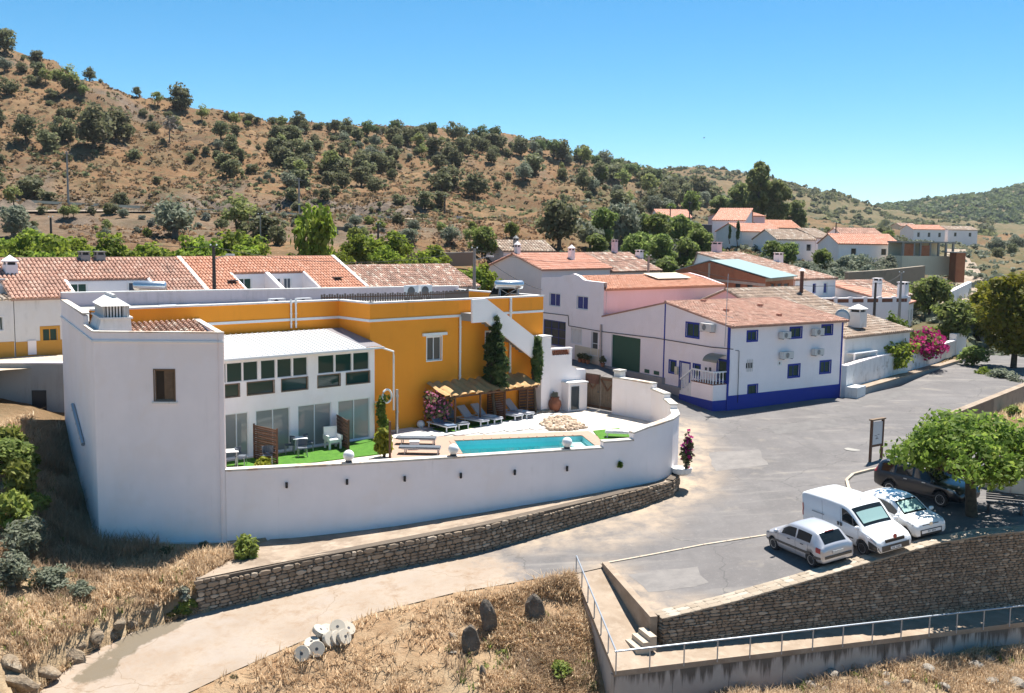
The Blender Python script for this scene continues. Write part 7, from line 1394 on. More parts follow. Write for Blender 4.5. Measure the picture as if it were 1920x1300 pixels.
# globe lamps
def globe(label, p, r, base=True):
    t = thing('globe_lamp', label, 'lamp', tuple(p), 'white globe lamps')
    if base: MB().lathe([(r*.55, 0), (r*.62, .04), (r*.5, .1)], tuple(p), 14).build('base', 'dark_metal', t)
    MB().ball((p[0], p[1], p[2]+r+(.06 if base else 0)), r, 20, 12).build('globe', 'white_plastic', t, True)
for px, l in ((655, 'white globe lamp on the front wall before the bistro table'), (852, 'white globe lamp on the front wall at the pool corner'), (1066, 'white globe lamp on the front wall at the far pool end')):
    u = np.interp(px, [420, 650, 860, 1065, 1128], [0, 1, 2, 3, 4]); i = int(u); a, b = np.array(front_wall[i]), np.array(front_wall[min(i+1, 4)]); q = a+(b-a)*(u-i); t = (b-a)/np.hypot(*(b-a)); q = q+np.array([-t[1], t[0]])*.2; globe(l, (q[0], q[1], 2.87), .26)
globe('white globe lamp standing on the paving near the ochre wall', g(789, 803), .23, False); globe('white globe lamp behind the last pergola lounger', g(977, 770), .28, False)
# wall lamps on the long white wall
for k, (px, py) in enumerate(((537, 909), (650, 903), (758, 897), (863, 891), (964, 885), (1062, 878))):
    i = 0 if px < 650 else 1 if px < 860 else 2 if px < 1062 else 3; f = Fac(front_wall[i], to=front_wall[i+1]); u, z = f.uv(px, py); n = ('first', 'second', 'third', 'fourth', 'fifth', 'sixth')[k]; t = thing('wall_lamp', f'{n} black tube lamp from the tall white house on the long wall', 'lamp', f.W(u, z), 'black tube lamps on the long wall'); m = MB(); f.bx(m, u-.03, u+.03, z-.03, z+.03, 0, .08); m.build('bracket', 'dark_metal', t); c = f.W(u, z-.13, .1); MB().lathe([(.055, 0), (.06, .02), (.06, .24), (.055, .26)], c, 10).build('tube', 'black', t)
# bistro furniture
def bchair(label, p, hd, mat='fabric_dark', fr='grey_metal'):
    r = thing('bistro_chair', label, 'chair', (*p[:2], ZT+.045), 'bistro chairs', R_(hd)); m = MB(); m.box((0, 0, .44), (.44, .44, .04)); lin('seat', m.mesh('seat', mat), r)
    for x in (-.19, .19):
        for y in (-.19, .19): m = MB(); m.beam((x*1.15, y*1.15, 0), (x, y, .43), .03, .03); lin('leg', m.mesh('leg', fr), r)
    m = MB()
    for k in range(7):
        t0, t1 = (R_(100+k*23), R_(100+(k+1)*23)); m.hexa([(.24*math.cos(t0), .24*math.sin(t0), .5), (.24*math.cos(t1), .24*math.sin(t1), .5), (.26*math.cos(t1), .26*math.sin(t1), .5), (.26*math.cos(t0), .26*math.sin(t0), .5), (.26*math.cos(t0), .26*math.sin(t0), .84), (.26*math.cos(t1), .26*math.sin(t1), .84), (.28*math.cos(t1), .28*math.sin(t1), .84), (.28*math.cos(t0), .28*math.sin(t0), .84)])
    lin('backrest', m.mesh('backrest', mat), r)
def btable(label, p):
    r = thing('bistro_table', label, 'table', (*p[:2], ZT+.045), 'bistro tables', R_(20)); m = MB(); m.box((0, 0, .73), (.72, .72, .035)); lin('top', m.mesh('top', 'white_plastic'), r)
    for x in (-.3, .3):
        for y in (-.3, .3): m = MB(); m.beam((x, y, 0), (x*.9, y*.9, .71), .03, .03); lin('leg', m.mesh('leg', 'grey_metal'), r)
btable('white square bistro table on the turf before the glazed wing', g(562, 850)); bchair('dark bistro chair left of the white bistro table', g(543, 852), 180+20); bchair('dark bistro chair right of the white bistro table', g(579, 847), 10); bchair('dark bistro chair in front of the white bistro table', g(567, 858), -70)
btable('white table squeezed beside the tall white house corner', g(432, 876)); bchair('dark bistro chair beside the corner table', g(452, 874), 0); bchair('dark bistro chair in front of the brown slatted screen', g(502, 872), -80)
ac_ = thing('plastic_armchair', 'white moulded plastic armchair beside the sliding door', 'chair', (*g(624, 842)[:2], ZT+.045), None, R_(-55)); ac_.scale = (1.15, 1.15, 1.15)
for nm, c, s_ in (('seat', (0, 0, .36), (.6, .56, .14)), ('backrest', (-.28, 0, .66), (.1, .62, .56)), ('armrest', (0, .31, .5), (.56, .08, .22)), ('armrest', (0, -.31, .5), (.56, .08, .22))): m = MB(); m.box(c, s_); lin(nm, m.mesh(nm, 'white_plastic'), ac_)
for x in (-.24, .24):
    for y in (-.26, .26): m = MB(); m.box((x, y, .15), (.08, .08, .3)); lin('leg', m.mesh('leg', 'white_plastic'), ac_)
m = MB(); p = g(1040, 772); m.lathe([(.18, 0), (.3, .1), (.42, .42), (.38, .68), (.24, .82), (.3, .92), (.28, .94), (.2, .86)], tuple(p), 18); jar = m.build('clay_jar', 'terracotta', origin=tuple(p), smooth=True); tag(jar, 'large brown clay jar on the stones near the gate', 'pot')
pole_ = g(731, 862); tag(MB().tube([tuple(pole_), (pole_[0], pole_[1], 4.4)], .06, 8).build('deck_post', 'timber', origin=tuple(pole_)), 'brown wooden post at the corner of the pool deck', 'post')
# ================================================================== SIGN, POLES, WIRES
s0, s1 = PR(1631, 866), PR(1652, 860); sg = thing('information_board', 'wooden framed information board beside the car park island', 'sign', tuple(s0)); fs_ = Fac(s0, to=s1); zs0 = s0[2]; HS = 2.35
for u in (0, fs_.L): m = MB(); fs_.bx(m, u-.06, u+.06, zs0-.1, zs0+HS, -.06, .06); m.build('post', 'timber', sg)
m = MB(); fs_.bx(m, .06, fs_.L-.06, zs0+.95, zs0+HS-.12, -.03, .03); pn = m.build('panel', 'sign_panel', sg); m = MB(); fs_.bx(m, -.12, fs_.L+.12, zs0+HS, zs0+HS+.07, -.12, .12); m.build('cap', 'timber_pale', sg); m = MB(); fs_.bx(m, .06, fs_.L-.06, zs0+.82, zs0+.94, -.04, .04); m.build('rail', 'timber', sg)
rg = random.Random(2)
for k in range(7): m = MB(); a = .25+rg.random()*(fs_.L-.75); z = zs0+1.15+rg.random()*.35; fs_.bx(m, a, a+.1+.15*rg.random(), z, z+.035, .031, .035); m.build('print', 'ink_grey', pn)
def upole(label, px, top, bot, Y, mat='pole_wood', r=.12, arm=0, lamp=False, group='utility poles'):
    a = P(px, bot, Y=Y); b = P(px, top, Y=Y); t = thing('utility_pole', label, 'pole', (a[0], a[1], a[2]-1), group); MB().tube([(a[0], a[1], a[2]-1), (a[0], a[1], b[2])], [r*1.25, r*.85], 8).build('shaft', mat, t)
    if arm: m = MB(); m.beam((a[0]-arm/2, a[1], b[2]-.3), (a[0]+arm/2, a[1]+.1, b[2]-.3), .1, .1); m.build('crossarm', mat, t)
    for k in range(2): MB().lathe([(.05, 0), (.06, .06), (.03, .12)], (a[0]-.2+.4*k, a[1], b[2]), 6).build('insulator', 'white_plastic', t)
    if lamp: m = MB(); m.beam((a[0], a[1], b[2]-.9), (a[0]+1.0, a[1]-.3, b[2]-.6), .05, .05); m.build('lamp_arm', 'grey_metal', t); m = MB(); m.box((a[0]+1.2, a[1]-.35, b[2]-.58), (.55, .22, .12), -.3); m.build('lamp_head', 'ac_grey', t)
    return np.array([a[0], a[1], b[2]-.1])
pA = upole('dark street-lamp pole in front of the long row house roof', 402, 461, 549, 68, lamp=True); pB = upole('grey street-lamp pole beside the steel water tank over the stair', 889, 466, 545, 78, 'pole_concrete', lamp=True)
pC = upole('tall pale pole on the hillside road, left of two', 128, 285, 374, 174, 'pole_concrete', .16, 1.6); pD = upole('tall pale pole on the hillside road, right of two', 561, 335, 402, 182, 'pole_concrete', .16, 1.6)
pE = upole('dark pole standing in the orchard far left', 97, 408, 470, 100); pF = upole('slim grey pole above the orchard tree', 489, 402, 480, 105, 'pole_concrete', .07); pG = upole('dark pole beside the terraced slope', 709, 420, 480, 112); pH = upole('dark pole by the white pump hut', 834, 368, 420, 190, arm=.6)
pI = upole('dark pole left of the hillside bungalow', 1256, 388, 425, 225); pJ = upole('dark pole right of the hillside bungalow', 1292, 380, 425, 225); upole('thin dark pole far up the right slope', 1047, 303, 330, 330, r=.1); upole('short dark pole on the slope above the oak', 1033, 384, 415, 205, r=.1)
pK = upole('brown pole rising behind the lattice terrace', 1639, 530, 590, 93); pL = upole('grey concrete pole beside the pink roofed house', 1686, 511, 590, 97, 'pole_concrete'); pM = upole('grey pole behind the pink side wall', 1215, 480, 530, 100, 'pole_concrete', arm=.8); upole('dark pole near the far brown cottage', 1566, 418, 460, 180)
cable([pE, pA], 'overhead wire from the orchard pole to the roof pole', .018, .8); cable([pA, pB], 'overhead wire between the two street-lamp poles', .018, 1.0); cable([pC, pD], 'overhead wire along the hillside road', .02, 2.0); cable([pD, pH], 'overhead wire from the hillside road pole to the pump hut pole', .02, 1.5); cable([pB, pM], 'overhead wire from the stair pole to the pink house pole', .018, .8)
cable([pL, pK], 'overhead wire between the two poles by the pink roofed house', .018, .3); cable([pM, pK], 'overhead wire crossing above the brick building', .018, 1.2); cable([pG, pB], 'overhead wire from the slope pole down to the stair pole', .018, 1.0); cable([pB, fB1.W(.3, 8.6, .05)], 'overhead wire from the stair pole to the blue-shuttered house', .018, .4)
hutp = thing('pump_hut', 'small white hut on the slope beside a dark pole', 'hut', P(850, 415, Y=190)); x, y, z = P(850, 414, Y=190); m = MB(); m.box((x, y, z-.2), (3.0, 2.2, 1.8), .2); m.build('wall', 'white_wall', hutp); m = MB(); m.box((x, y, z+.76), (3.3, 2.5, .12), .2); m.build('roof', 'white_old', hutp)
# ================================================================== STONES ON THE GRASS
def rock(name, label, p, s_, seed, cat='rock', group=None, mat='rock', tall=1.0, tilt=0.0, sink=.15):
    rg = random.Random(seed); bm = bmesh.new(); bmesh.ops.create_icosphere(bm, subdivisions=3, radius=1.0)
    pl = [(Vector((rg.gauss(0, 1), rg.gauss(0, 1), rg.gauss(0, .7))).normalized(), rg.uniform(.55, .9)) for _ in range(9)]
    for v in bm.verts:
        for n_, d in pl:
            q = v.co.dot(n_)
            if q > d: v.co -= n_*(q-d)
        v.co *= 1+rg.uniform(-.03, .03); 
        k = (v.co.z+1)/2; v.co.x *= (1-.25*k*(tall > 1.2)); v.co.y *= (1-.25*k*(tall > 1.2))
    bmesh.ops.scale(bm, vec=Vector((s_[0]/2, s_[1]/2, s_[2]/2)), verts=bm.verts); bmesh.ops.translate(bm, vec=Vector((0, 0, s_[2]*(.5-sink))), verts=bm.verts); bmesh.ops.rotate(bm, matrix=Matrix.Rotation(tilt, 3, 'Y') @ Matrix.Rotation(rg.uniform(0, 6), 3, 'Z'), verts=bm.verts)
    me = bpy.data.meshes.new(name); bm.to_mesh(me); bm.free(); me.materials.append(MAT[mat]); o = linkmesh(name, me, None, tuple(map(float, p))); return tag(o, label, cat, group)
def rk(px, py): q = PE(px, py); return q
for px, py, wpx, hpx, l, sd in ((1005, 1166, 36, 54, 'blunt grey standing stone nearest the ramp', 1), (918, 1188, 40, 66, 'tall pointed grey standing stone in the dry grass', 2), (885, 1225, 34, 56, 'dark leaning standing stone in front of the pointed one', 3), (907, 1275, 14, 30, 'small dark upright stone at the bottom of the slope', 4)):
    q = rk(px, py); k = q[1]/FPX; rock('standing_stone', l, q, (wpx*k*1.25, wpx*k*.85, hpx*k*1.2), sd, 'stone', 'standing stones', mat='rock_standing', tall=1.6, tilt=-.12, sink=.12)
q = rk(1258, 1298); rock('boulder', 'big pale flat boulder against the concrete wall', q, (2.0, 1.2, .8), 21); q = rk(1310, 1296); rock('boulder', 'pale tilted slab leaning on the concrete wall', q, (1.0, .4, 1.0), 22, tilt=.6)
rg = random.Random(31)
for k, (px, py) in enumerate(((1420, 1290), (1470, 1275), (1520, 1288), (1560, 1270), (1610, 1285), (1660, 1268), (1700, 1284), (1740, 1262), (1790, 1278), (1830, 1255), (1860, 1285), (1895, 1262), (1660, 1292), (1770, 1292), (1850, 1240), (1905, 1290), (1550, 1295), (1600, 1262))):
    q = rk(px, py); s_ = rg.uniform(.35, .95); rock('rubble_rock', 'grey broken rock in the rubble slope below the concrete wall', q, (s_, s_*.7, s_*.5), 40+k, 'rock', 'rocks on the lower right slope')
for k, (px, py, s_) in enumerate(((30, 1285, 1.6), (80, 1265, 1.3), (130, 1235, 1.5), (165, 1215, 1.2), (205, 1195, 1.3), (250, 1172, 1.0), (275, 1150, .8), (292, 1138, .6), (60, 1290, 1.2), (110, 1260, 1.0), (225, 1170, 1.1), (180, 1195, 1.2), (20, 1250, 1.2))):
    q = rk(px, py); rock('bank_rock', 'jagged brown rock outcrop edging the concrete track', q, (s_*.95, s_*.55, s_*.42), 70+k, 'rock', 'rocks edging the track', mat='rock_brown', tilt=.3, sink=.32)
for k, (px, py, s_) in enumerate(((950, 1185, .6), (975, 1175, .4), (870, 1205, .5), (850, 1195, .6), (990, 1240, .25), (1070, 1195, .5), (1080, 1215, .5), (850, 1225, .3))):
    q = rk(px, py); rock('field_stone', 'small flat grey stone lying in the dry grass', q, (s_, s_*.7, s_*.35), 90+k, 'rock', 'small stones in the dry grass')
# mill stones
def mill(label, px, py, tiltx, rz, r=.30, dz=0.0):
    q = PE(px, py); t = thing('millstone', label, 'millstone', (q[0], q[1], q[2]+.05+dz), 'heap of white millstones'); m = MB(); n = 22; th = .09
    V = []
    for rr_, z in ((.055, -th), (r*.96, -th), (r, -th*.7), (r, th*.7), (r*.96, th), (.055, th)):
        for k in range(n): a = 2*math.pi*k/n; V.append((rr_*math.cos(a), rr_*math.sin(a), z))
    F = [(i*n+k, i*n+(k+1) % n, ((i+1) % 6)*n+(k+1) % n, ((i+1) % 6)*n+k) for i in range(6) for k in range(n)]; M3 = Matrix.Rotation(R_(rz), 3, 'Z') @ Matrix.Rotation(R_(tiltx), 3, 'X'); zmin = min((M3 @ Vector(v)).z for v in V)
    m.add([tuple(M3 @ Vector(v)-Vector((0, 0, zmin+.06))) for v in V], F); lin('disc', m.mesh('disc', 'millstone'), t); m = MB(); V2 = [tuple(M3 @ Vector((.06*math.cos(2*math.pi*k/10), .06*math.sin(2*math.pi*k/10), th+.003))-Vector((0, 0, zmin+.06))) for k in range(10)]; m.add(V2, [tuple(range(10))]); lin('eye', m.mesh('eye', 'dark_metal'), t)
for l, px, py, tx, rz, dz in (('round millstone tilted toward the viewer, first of the heap', 567, 1240, 62, -8, 0), ('round millstone tilted upright, second of the heap', 594, 1231, 66, 12, 0), ('millstone lying almost flat beside the upright ones', 585, 1214, 20, -30, 0), ('millstone leaning at the back of the heap', 600, 1198, 30, 80, .1), ('round millstone propped on top of the heap', 633, 1196, 48, 10, .15), ('millstone leaning right at the top of the heap', 652, 1196, 42, 50, .1), ('millstone on edge low in the heap, leftmost of three', 618, 1212, 65, 55, 0), ('millstone on edge low in the heap, middle of three', 632, 1210, 60, 55, 0), ('millstone on edge low in the heap, rightmost of three', 645, 1208, 60, 55, 0), ('half buried millstone behind the heap', 612, 1192, 25, 20, 0)): mill(l, px, py, tx, rz, dz=dz)
# planter on the curved wall end, fence and bench by the tree
m = MB(); p = np.array([9.15, 53.0, .9]); m.lathe([(.3, 0), (.5, .12), (.55, .38), (.5, .4), (.42, .3)], tuple(p), 14); tag(m.build('wall_planter', 'white_old', origin=tuple(p)), 'white half-round planter at the end of the curved wall', 'planter')
bq = PR(1885, 965); be = thing('park_bench', 'dark slatted bench in the shade under the leafy tree', 'bench', tuple(bq)); f = Fac(bq[:2], -20.0)
for k in range(5): m = MB(); f.bx(m, -.8, .8, bq[2]+.42, bq[2]+.46, -.1-.1*k, -.02-.1*k); m.build('seat_slat', 'dark_metal', be)
for k in range(4): m = MB(); f.bx(m, -.8, .8, bq[2]+.52+.1*k, bq[2]+.59+.1*k, -.58-.02*k, -.54-.02*k); m.build('back_slat', 'dark_metal', be)
for u in (-.7, .7): m = MB(); f.bx(m, u-.03, u+.03, bq[2], bq[2]+.45, -.55, 0); m.build('leg', 'dark_metal', be)
fq0, fq1 = PR(1838, 912), PR(1925, 935); fn = thing('panel_fence', 'low grey panel fence behind the leafy tree', 'fence', tuple(fq0)); f = Fac(fq0, to=fq1)
for k in range(3): a, b = f.L*k/3+.04, f.L*(k+1)/3-.04; m = MB(); zq = fq0[2]; f.bx(m, a, b, zq, zq+1.0, -.04, .04); m.build('panel', ('beige_wall', 'ac_grey', 'ac_grey')[k], fn)
for k in range(4): m = MB(); f.bx(m, f.L*k/3-.04, f.L*k/3+.04, fq0[2]-.2, fq0[2]+1.1, -.05, .05); m.build('post', 'grey_metal', fn)
# manhole covers
for px, py, l in ((1598, 843, 'pale round manhole cover in the asphalt by the sign'), (1328, 781, 'dark square drain cover near the blue corner')):
    q = PR(px, py); m = MB(); m.lathe([(.45, -.05), (.45, .012)], tuple(q), 20) if px > 1500 else m.box((q[0], q[1], q[2]-.02), (.7, .6, .06), .5); tag(m.build('manhole_cover', 'pole_concrete' if px > 1500 else 'dark_metal', origin=tuple(q)), l, 'manhole cover')
# doorstep pots along the street
for k, (px, py, h) in enumerate(((1088, 668, .5), (1095, 672, .6), (1103, 674, .45), (1130, 690, .6))):
    u, z = fB1.uv(px, py, .5) if px < 1120 else fG1.uv(px, py, .5); fac = fB1 if px < 1120 else fG1; c = fac.W(u, 2.95, .5); m = MB(); m.lathe([(.13, 0), (.2, .3), (.22, .32), (.18, .3)], c, 10); tag(m.build('flower_pot', 'clay_pot', origin=c), ('clay pot with a leafy plant, leftmost by the white door', 'clay pot with a bushy plant left of the white door', 'small clay pot close to the white door', 'clay pot with a bush beside the green garage door')[k], 'pot', 'flower pots on the street')
    POTS = globals().setdefault('POTS', []); POTS.append((c, h))
# bird
b = P(1320, 259, Y=120); bd_ = thing('bird', 'small dark bird gliding in the blue sky', 'bird', tuple(b)); m = MB(); m.tube([(b[0]-.12, b[1], b[2]), (b[0], b[1], b[2]), (b[0]+.14, b[1], b[2]+.02)], [.01, .04, .01], 6); m.build('body', 'black', bd_)
for s_ in (-1, 1): m = MB(); m.add([(b[0]-.04, b[1], b[2]+.01), (b[0]+.06, b[1], b[2]+.01), (b[0]+.02, b[1]+s_*.3, b[2]+.1), (b[0]-.04, b[1]+s_*.28, b[2]+.09), (b[0], b[1], b[2]-.01)], [(0, 1, 2, 3), (1, 4, 2), (0, 3, 4)]); m.build('wing', 'black', bd_)
# ================================================================== VEGETATION
def leaf_quads(C, N, size, rg, long=1.6):
    """one folded-free diamond leaf per centre C with normals N"""
    n = len(C); t = rg.normal(size=(n, 3)); t -= (t*N).sum(1)[:, None]*N; t /= np.linalg.norm(t, axis=1)[:, None]+1e-9; b = np.cross(N, t); s = (size*rg.uniform(.45, 1.6, n))[:, None]
    V = np.stack([C+t*s*long/2, C+b*s/2, C-t*s*long/2, C-b*s/2], 1).reshape(-1, 3); F = np.arange(4*n).reshape(-1, 4); return V, F
def sph(n, rg): v = rg.normal(size=(n, 3)); return v/np.linalg.norm(v, axis=1)[:, None]
def make_tree(seed, h=6.0, r=3.0, crown0=.3, ncl=22, nlf=45, size=.32, leaf='leaf_oak', bark='bark', shape='round', stem=.16, clr=.34, stems=1, droop=0.0, long=1.5):
    rg = np.random.default_rng(seed); zc = h*(crown0+1)/2; hz = h*(1-crown0)/2; C = []
    while len(C) < ncl:
        d = sph(1, rg)[0]; q = rg.uniform(.45, 1.0)**.6; p = d*q*np.array([r*(1-clr), r*(1-clr), hz*(1-clr*.6)])
        if shape == 'flat' and p[2] < -.25*hz: continue
        if shape == 'cone': k = (p[2]/hz+1)/2; p[:2] *= (1.15-k)*1.0
        if shape == 'column': p[:2] *= (1.05-.45*max(0, p[2]/hz))
        th_ = math.atan2(p[1], p[0]); p[:2] *= .86+.2*math.sin(2*th_+seed)+.13*math.sin(5*th_+2*seed); p[2] += .10*hz*math.sin(3*th_+seed*1.7)
        C.append(p+np.array([0, 0, zc]))
    C = np.array(C); V = []; F = []; k0 = 0
    for c in C:
        rc = r*clr*rg.uniform(.6, 1.4)*(1 if shape not in ('cone', 'column') else .8)*((1.2-((c[2]-zc)/hz+1)/2) if shape == 'cone' else 1); d = sph(nlf, rg); q = rg.uniform(.35, 1, nlf)**.5; P_ = c+d*q[:, None]*rc*np.array([1, 1, .72 if shape != 'column' else 1.5]); P_[:, 2] -= droop*np.abs(d[:, 0])*rc
        N_ = d*.7+rg.normal(size=(nlf, 3))*.55+np.array([0, 0, .35]); N_ /= np.linalg.norm(N_, axis=1)[:, None]; v, f = leaf_quads(P_, N_, size, rg, long); V.append(v); F.append(f+k0); k0 += len(v)
    crown = npmesh('crown', np.concatenate(V), np.concatenate(F), leaf)
    m = MB()
    for s in range(stems):
        ox, oy = (0, 0) if stems == 1 else (rg.uniform(-.25, .25)*r*.4, rg.uniform(-.25, .25)*r*.4); zt = h*(crown0+.25); bx, by = ox+rg.uniform(-.06, .06)*h, oy+rg.uniform(-.06, .06)*h
        m.tube([(ox, oy, -.5), (ox, oy, 0.0), ((ox+bx)/2, (oy+by)/2, zt*.55), (bx, by, zt)], [stem*1.5, stem*1.2, stem, stem*.7], 7)
        for c in C[rg.permutation(len(C))[:max(5, ncl//3)]]:
            a = np.array([bx, by, zt*.8]); mid = (a+c)/2+np.array([0, 0, -.05*h]); m.tube([tuple(a), tuple(mid), tuple(c)], [stem*.55, stem*.35, stem*.12], 5)
    return m.mesh('trunk', bark, smooth=True), crown, h, r
def plant(proto, name, label, cat, group, p, sc=1.0, rz=None, sxy=1.0):
    tr, cr, h, r = proto; t = thing(name, label, cat, p, group, random.uniform(0, 6.28) if rz is None else rz); t.scale = (sc*sxy, sc*sxy, sc); lin('trunk', tr, t); lin('crown', cr, t); return t
OAK = [make_tree(10+k, 5.0, 3.0, .10, 34, 46, .30, 'leaf_oak', stem=.2) for k in range(4)]; OAKB = [make_tree(20+k, 3.4, 2.0, .02, 22, 42, .26, 'leaf_oak', stem=.1, stems=2) for k in range(3)]
OLV = [make_tree(30+k, 4.6, 2.8, .16, 30, 60, .22, 'leaf_olive', 'bark_grey', stem=.2, stems=2, long=2.2) for k in range(3)]; ALM = [make_tree(40+k, 4.4, 2.1, .25, 20, 40, .24, 'leaf_almond', stem=.11) for k in range(3)]
CIT = [make_tree(50+k, 3.6, 2.2, .08, 30, 60, .24, 'leaf_citrus', stem=.12) for k in range(3)]; FRS = [make_tree(60+k, 6.0, 2.6, .10, 34, 60, .28, 'leaf_fresh', stem=.16, stems=2, long=2.0) for k in range(3)]
PIN = [make_tree(70+k, 4.6, 2.4, .2, 26, 50, .26, 'leaf_pine', stem=.16) for k in range(2)]; CYP = [make_tree(80+k, 8.0, .75, .03, 40, 50, .22, 'leaf_cypress', stem=.12, shape='column', clr=.6) for k in range(2)]
EUC = [make_tree(90+k, 13.0, 4.2, .18, 60, 90, .36, 'leaf_euc', 'bark_grey', stem=.3, stems=2, clr=.26, long=2.4) for k in range(2)]; YEL = [make_tree(95, 11.0, 4.6, .10, 90, 130, .30, 'leaf_yellow', 'bark', stem=.3, clr=.25)]
BAR = [make_tree(98+k, 4.0, 1.8, .3, 22, 9, .14, 'leaf_twig', 'dead_twig', stem=.09, long=3.5) for k in range(2)]; SAGE = [make_tree(101+k, 1.1, .8, .0, 14, 40, .13, 'leaf_sage', 'dead_twig', stem=.04, long=2.4) for k in range(2)]; SPR = [make_tree(105+k, 1.6, 1.0, .0, 18, 50, .14, 'leaf_spurge', 'dead_twig', stem=.04, long=2.4) for k in range(2)]
KIND = dict(oak=(OAK, 6.0, 'holm_oak', 'tree'), bush=(OAKB, 4.0, 'oak_bush', 'bush'), olive=(OLV, 5.6, 'olive_tree', 'tree'), almond=(ALM, 4.2, 'almond_tree', 'tree'), citrus=(CIT, 4.4, 'orange_tree', 'tree'), fresh=(FRS, 5.2, 'leafy_tree', 'tree'), pine=(PIN, 4.6, 'pine_tree', 'tree'), cypress=(CYP, 1.5, 'cypress', 'tree'), euc=(EUC, 8.4, 'eucalyptus_tree', 'tree'), yellow=(YEL, 9.2, 'flowering_wattle', 'tree'), bare=(BAR, 3.6, 'bare_tree', 'tree'), sage=(SAGE, 1.6, 'sage_bush', 'bush'), spurge=(SPR, 2.0, 'spurge_bush', 'bush'))
_cnt = {}
def tree_at(kind, px, py, wpx, label, group, Y=None, hs_=1.0, Yfix=None, drop=0.0):
    pr, w0, nm, cat = KIND[kind]; q = PE(px, py) if Y is None else None
    if Y is not None:
        q = P(px, py, Y=Y); q = np.array([q[0], q[1], GZ(q[0], q[1])])
    if q is None: return None
    sc = wpx*q[1]/FPX/w0; _cnt[kind] = _cnt.get(kind, 0)+1; t = plant(pr[_cnt[kind] % len(pr)], nm, label, cat, group, (q[0], q[1], q[2]-.1-drop), sc*hs_, None, 1.0/hs_*random.uniform(.92, 1.08)*(random.uniform(1.0, 1.45) if kind == 'bush' else 1.0)); t.scale[2] *= random.uniform(.9, 1.1); return t
G1 = 'trees on the dry hillside'
# --- individually placed hillside trees
spots = [('oak', 8, 104, 60, 'dark oak on the skyline at the far left edge'), ('almond', 100, 112, 32, 'pale airy almond tree on the left skyline'), ('bush', 70, 114, 28, 'round dark oak bush on the left skyline'), ('bare', 193, 145, 22, 'bare grey tree on the skyline right of the pale almond'), ('bare', 148, 128, 18, 'small bare tree on the skyline above the green almonds'), ('oak', 168, 152, 30, 'dark oak just below the skyline beside the bare tree'), ('bush', 272, 184, 36, 'flat dark bush on the skyline left of the lone spreading oak'), ('oak', 338, 212, 64, 'lone spreading oak breaking the skyline'), ('almond', 128, 172, 52, 'bright green almond tree high on the left slope'), ('almond', 86, 162, 32, 'small green almond beside the bright green one'), ('almond', 158, 186, 30, 'pale almond below the bright green pair'),
 ('oak', 12, 180, 46, 'dark oak on the left edge halfway up the hill'), ('oak', 48, 266, 60, 'olive-green oak left of the big oak cluster'), ('oak', 178, 282, 96, 'biggest dark oak of the cluster on the left slope'), ('oak', 218, 268, 84, 'right-hand oak of the dark cluster on the left slope'), ('oak', 118, 268, 60, 'left-hand oak of the dark cluster on the left slope'), ('bush', 95, 285, 50, 'dark scrub oak at the foot of the left cluster'), ('bush', 250, 300, 30, 'green bush right of the dark oak cluster'), ('bare', 318, 268, 44, 'leafless grey tree in the middle of the slope'), ('oak', 414, 262, 40, 'oak with dark shadow right of the leafless tree'), ('almond', 527, 282, 30, 'yellow-green almond in open dry grass'), ('bush', 432, 335, 44, 'dark bushy oak above the rock cut'), ('bush', 472, 326, 26, 'small round bush beside the dark bushy oak'), ('almond', 562, 336, 36, 'almond tree above the pale road pole'), ('bush', 634, 330, 42, 'dark bush right of the road pole'), ('bush', 690, 334, 40, 'olive-green bush in the slope centre'), ('oak', 890, 374, 62, 'big lone oak with dark shadow in open grass'), ('bush', 824, 384, 34, 'bush left of the big lone oak'), ('bush', 855, 312, 40, 'green bush above the big lone oak'), ('olive', 1225, 400, 44, 'round olive beside the hillside bungalow'), ('olive', 1110, 362, 34, 'grey-green olive on the right slope'), ('bare', 712, 262, 16, 'thin bare tree on the middle skyline'), ('bare', 835, 226, 16, 'tall bare snag on the middle skyline'), ('bare', 975, 250, 16, 'bare snag on the skyline right of centre'), ('bush', 60, 374, 60, 'green bush above the left end of the road'), ('bush', 88, 384, 36, 'pale bush beside the road at left')]
for k, px, py, wpx, l in spots: tree_at(k, px, py, wpx, l, G1)
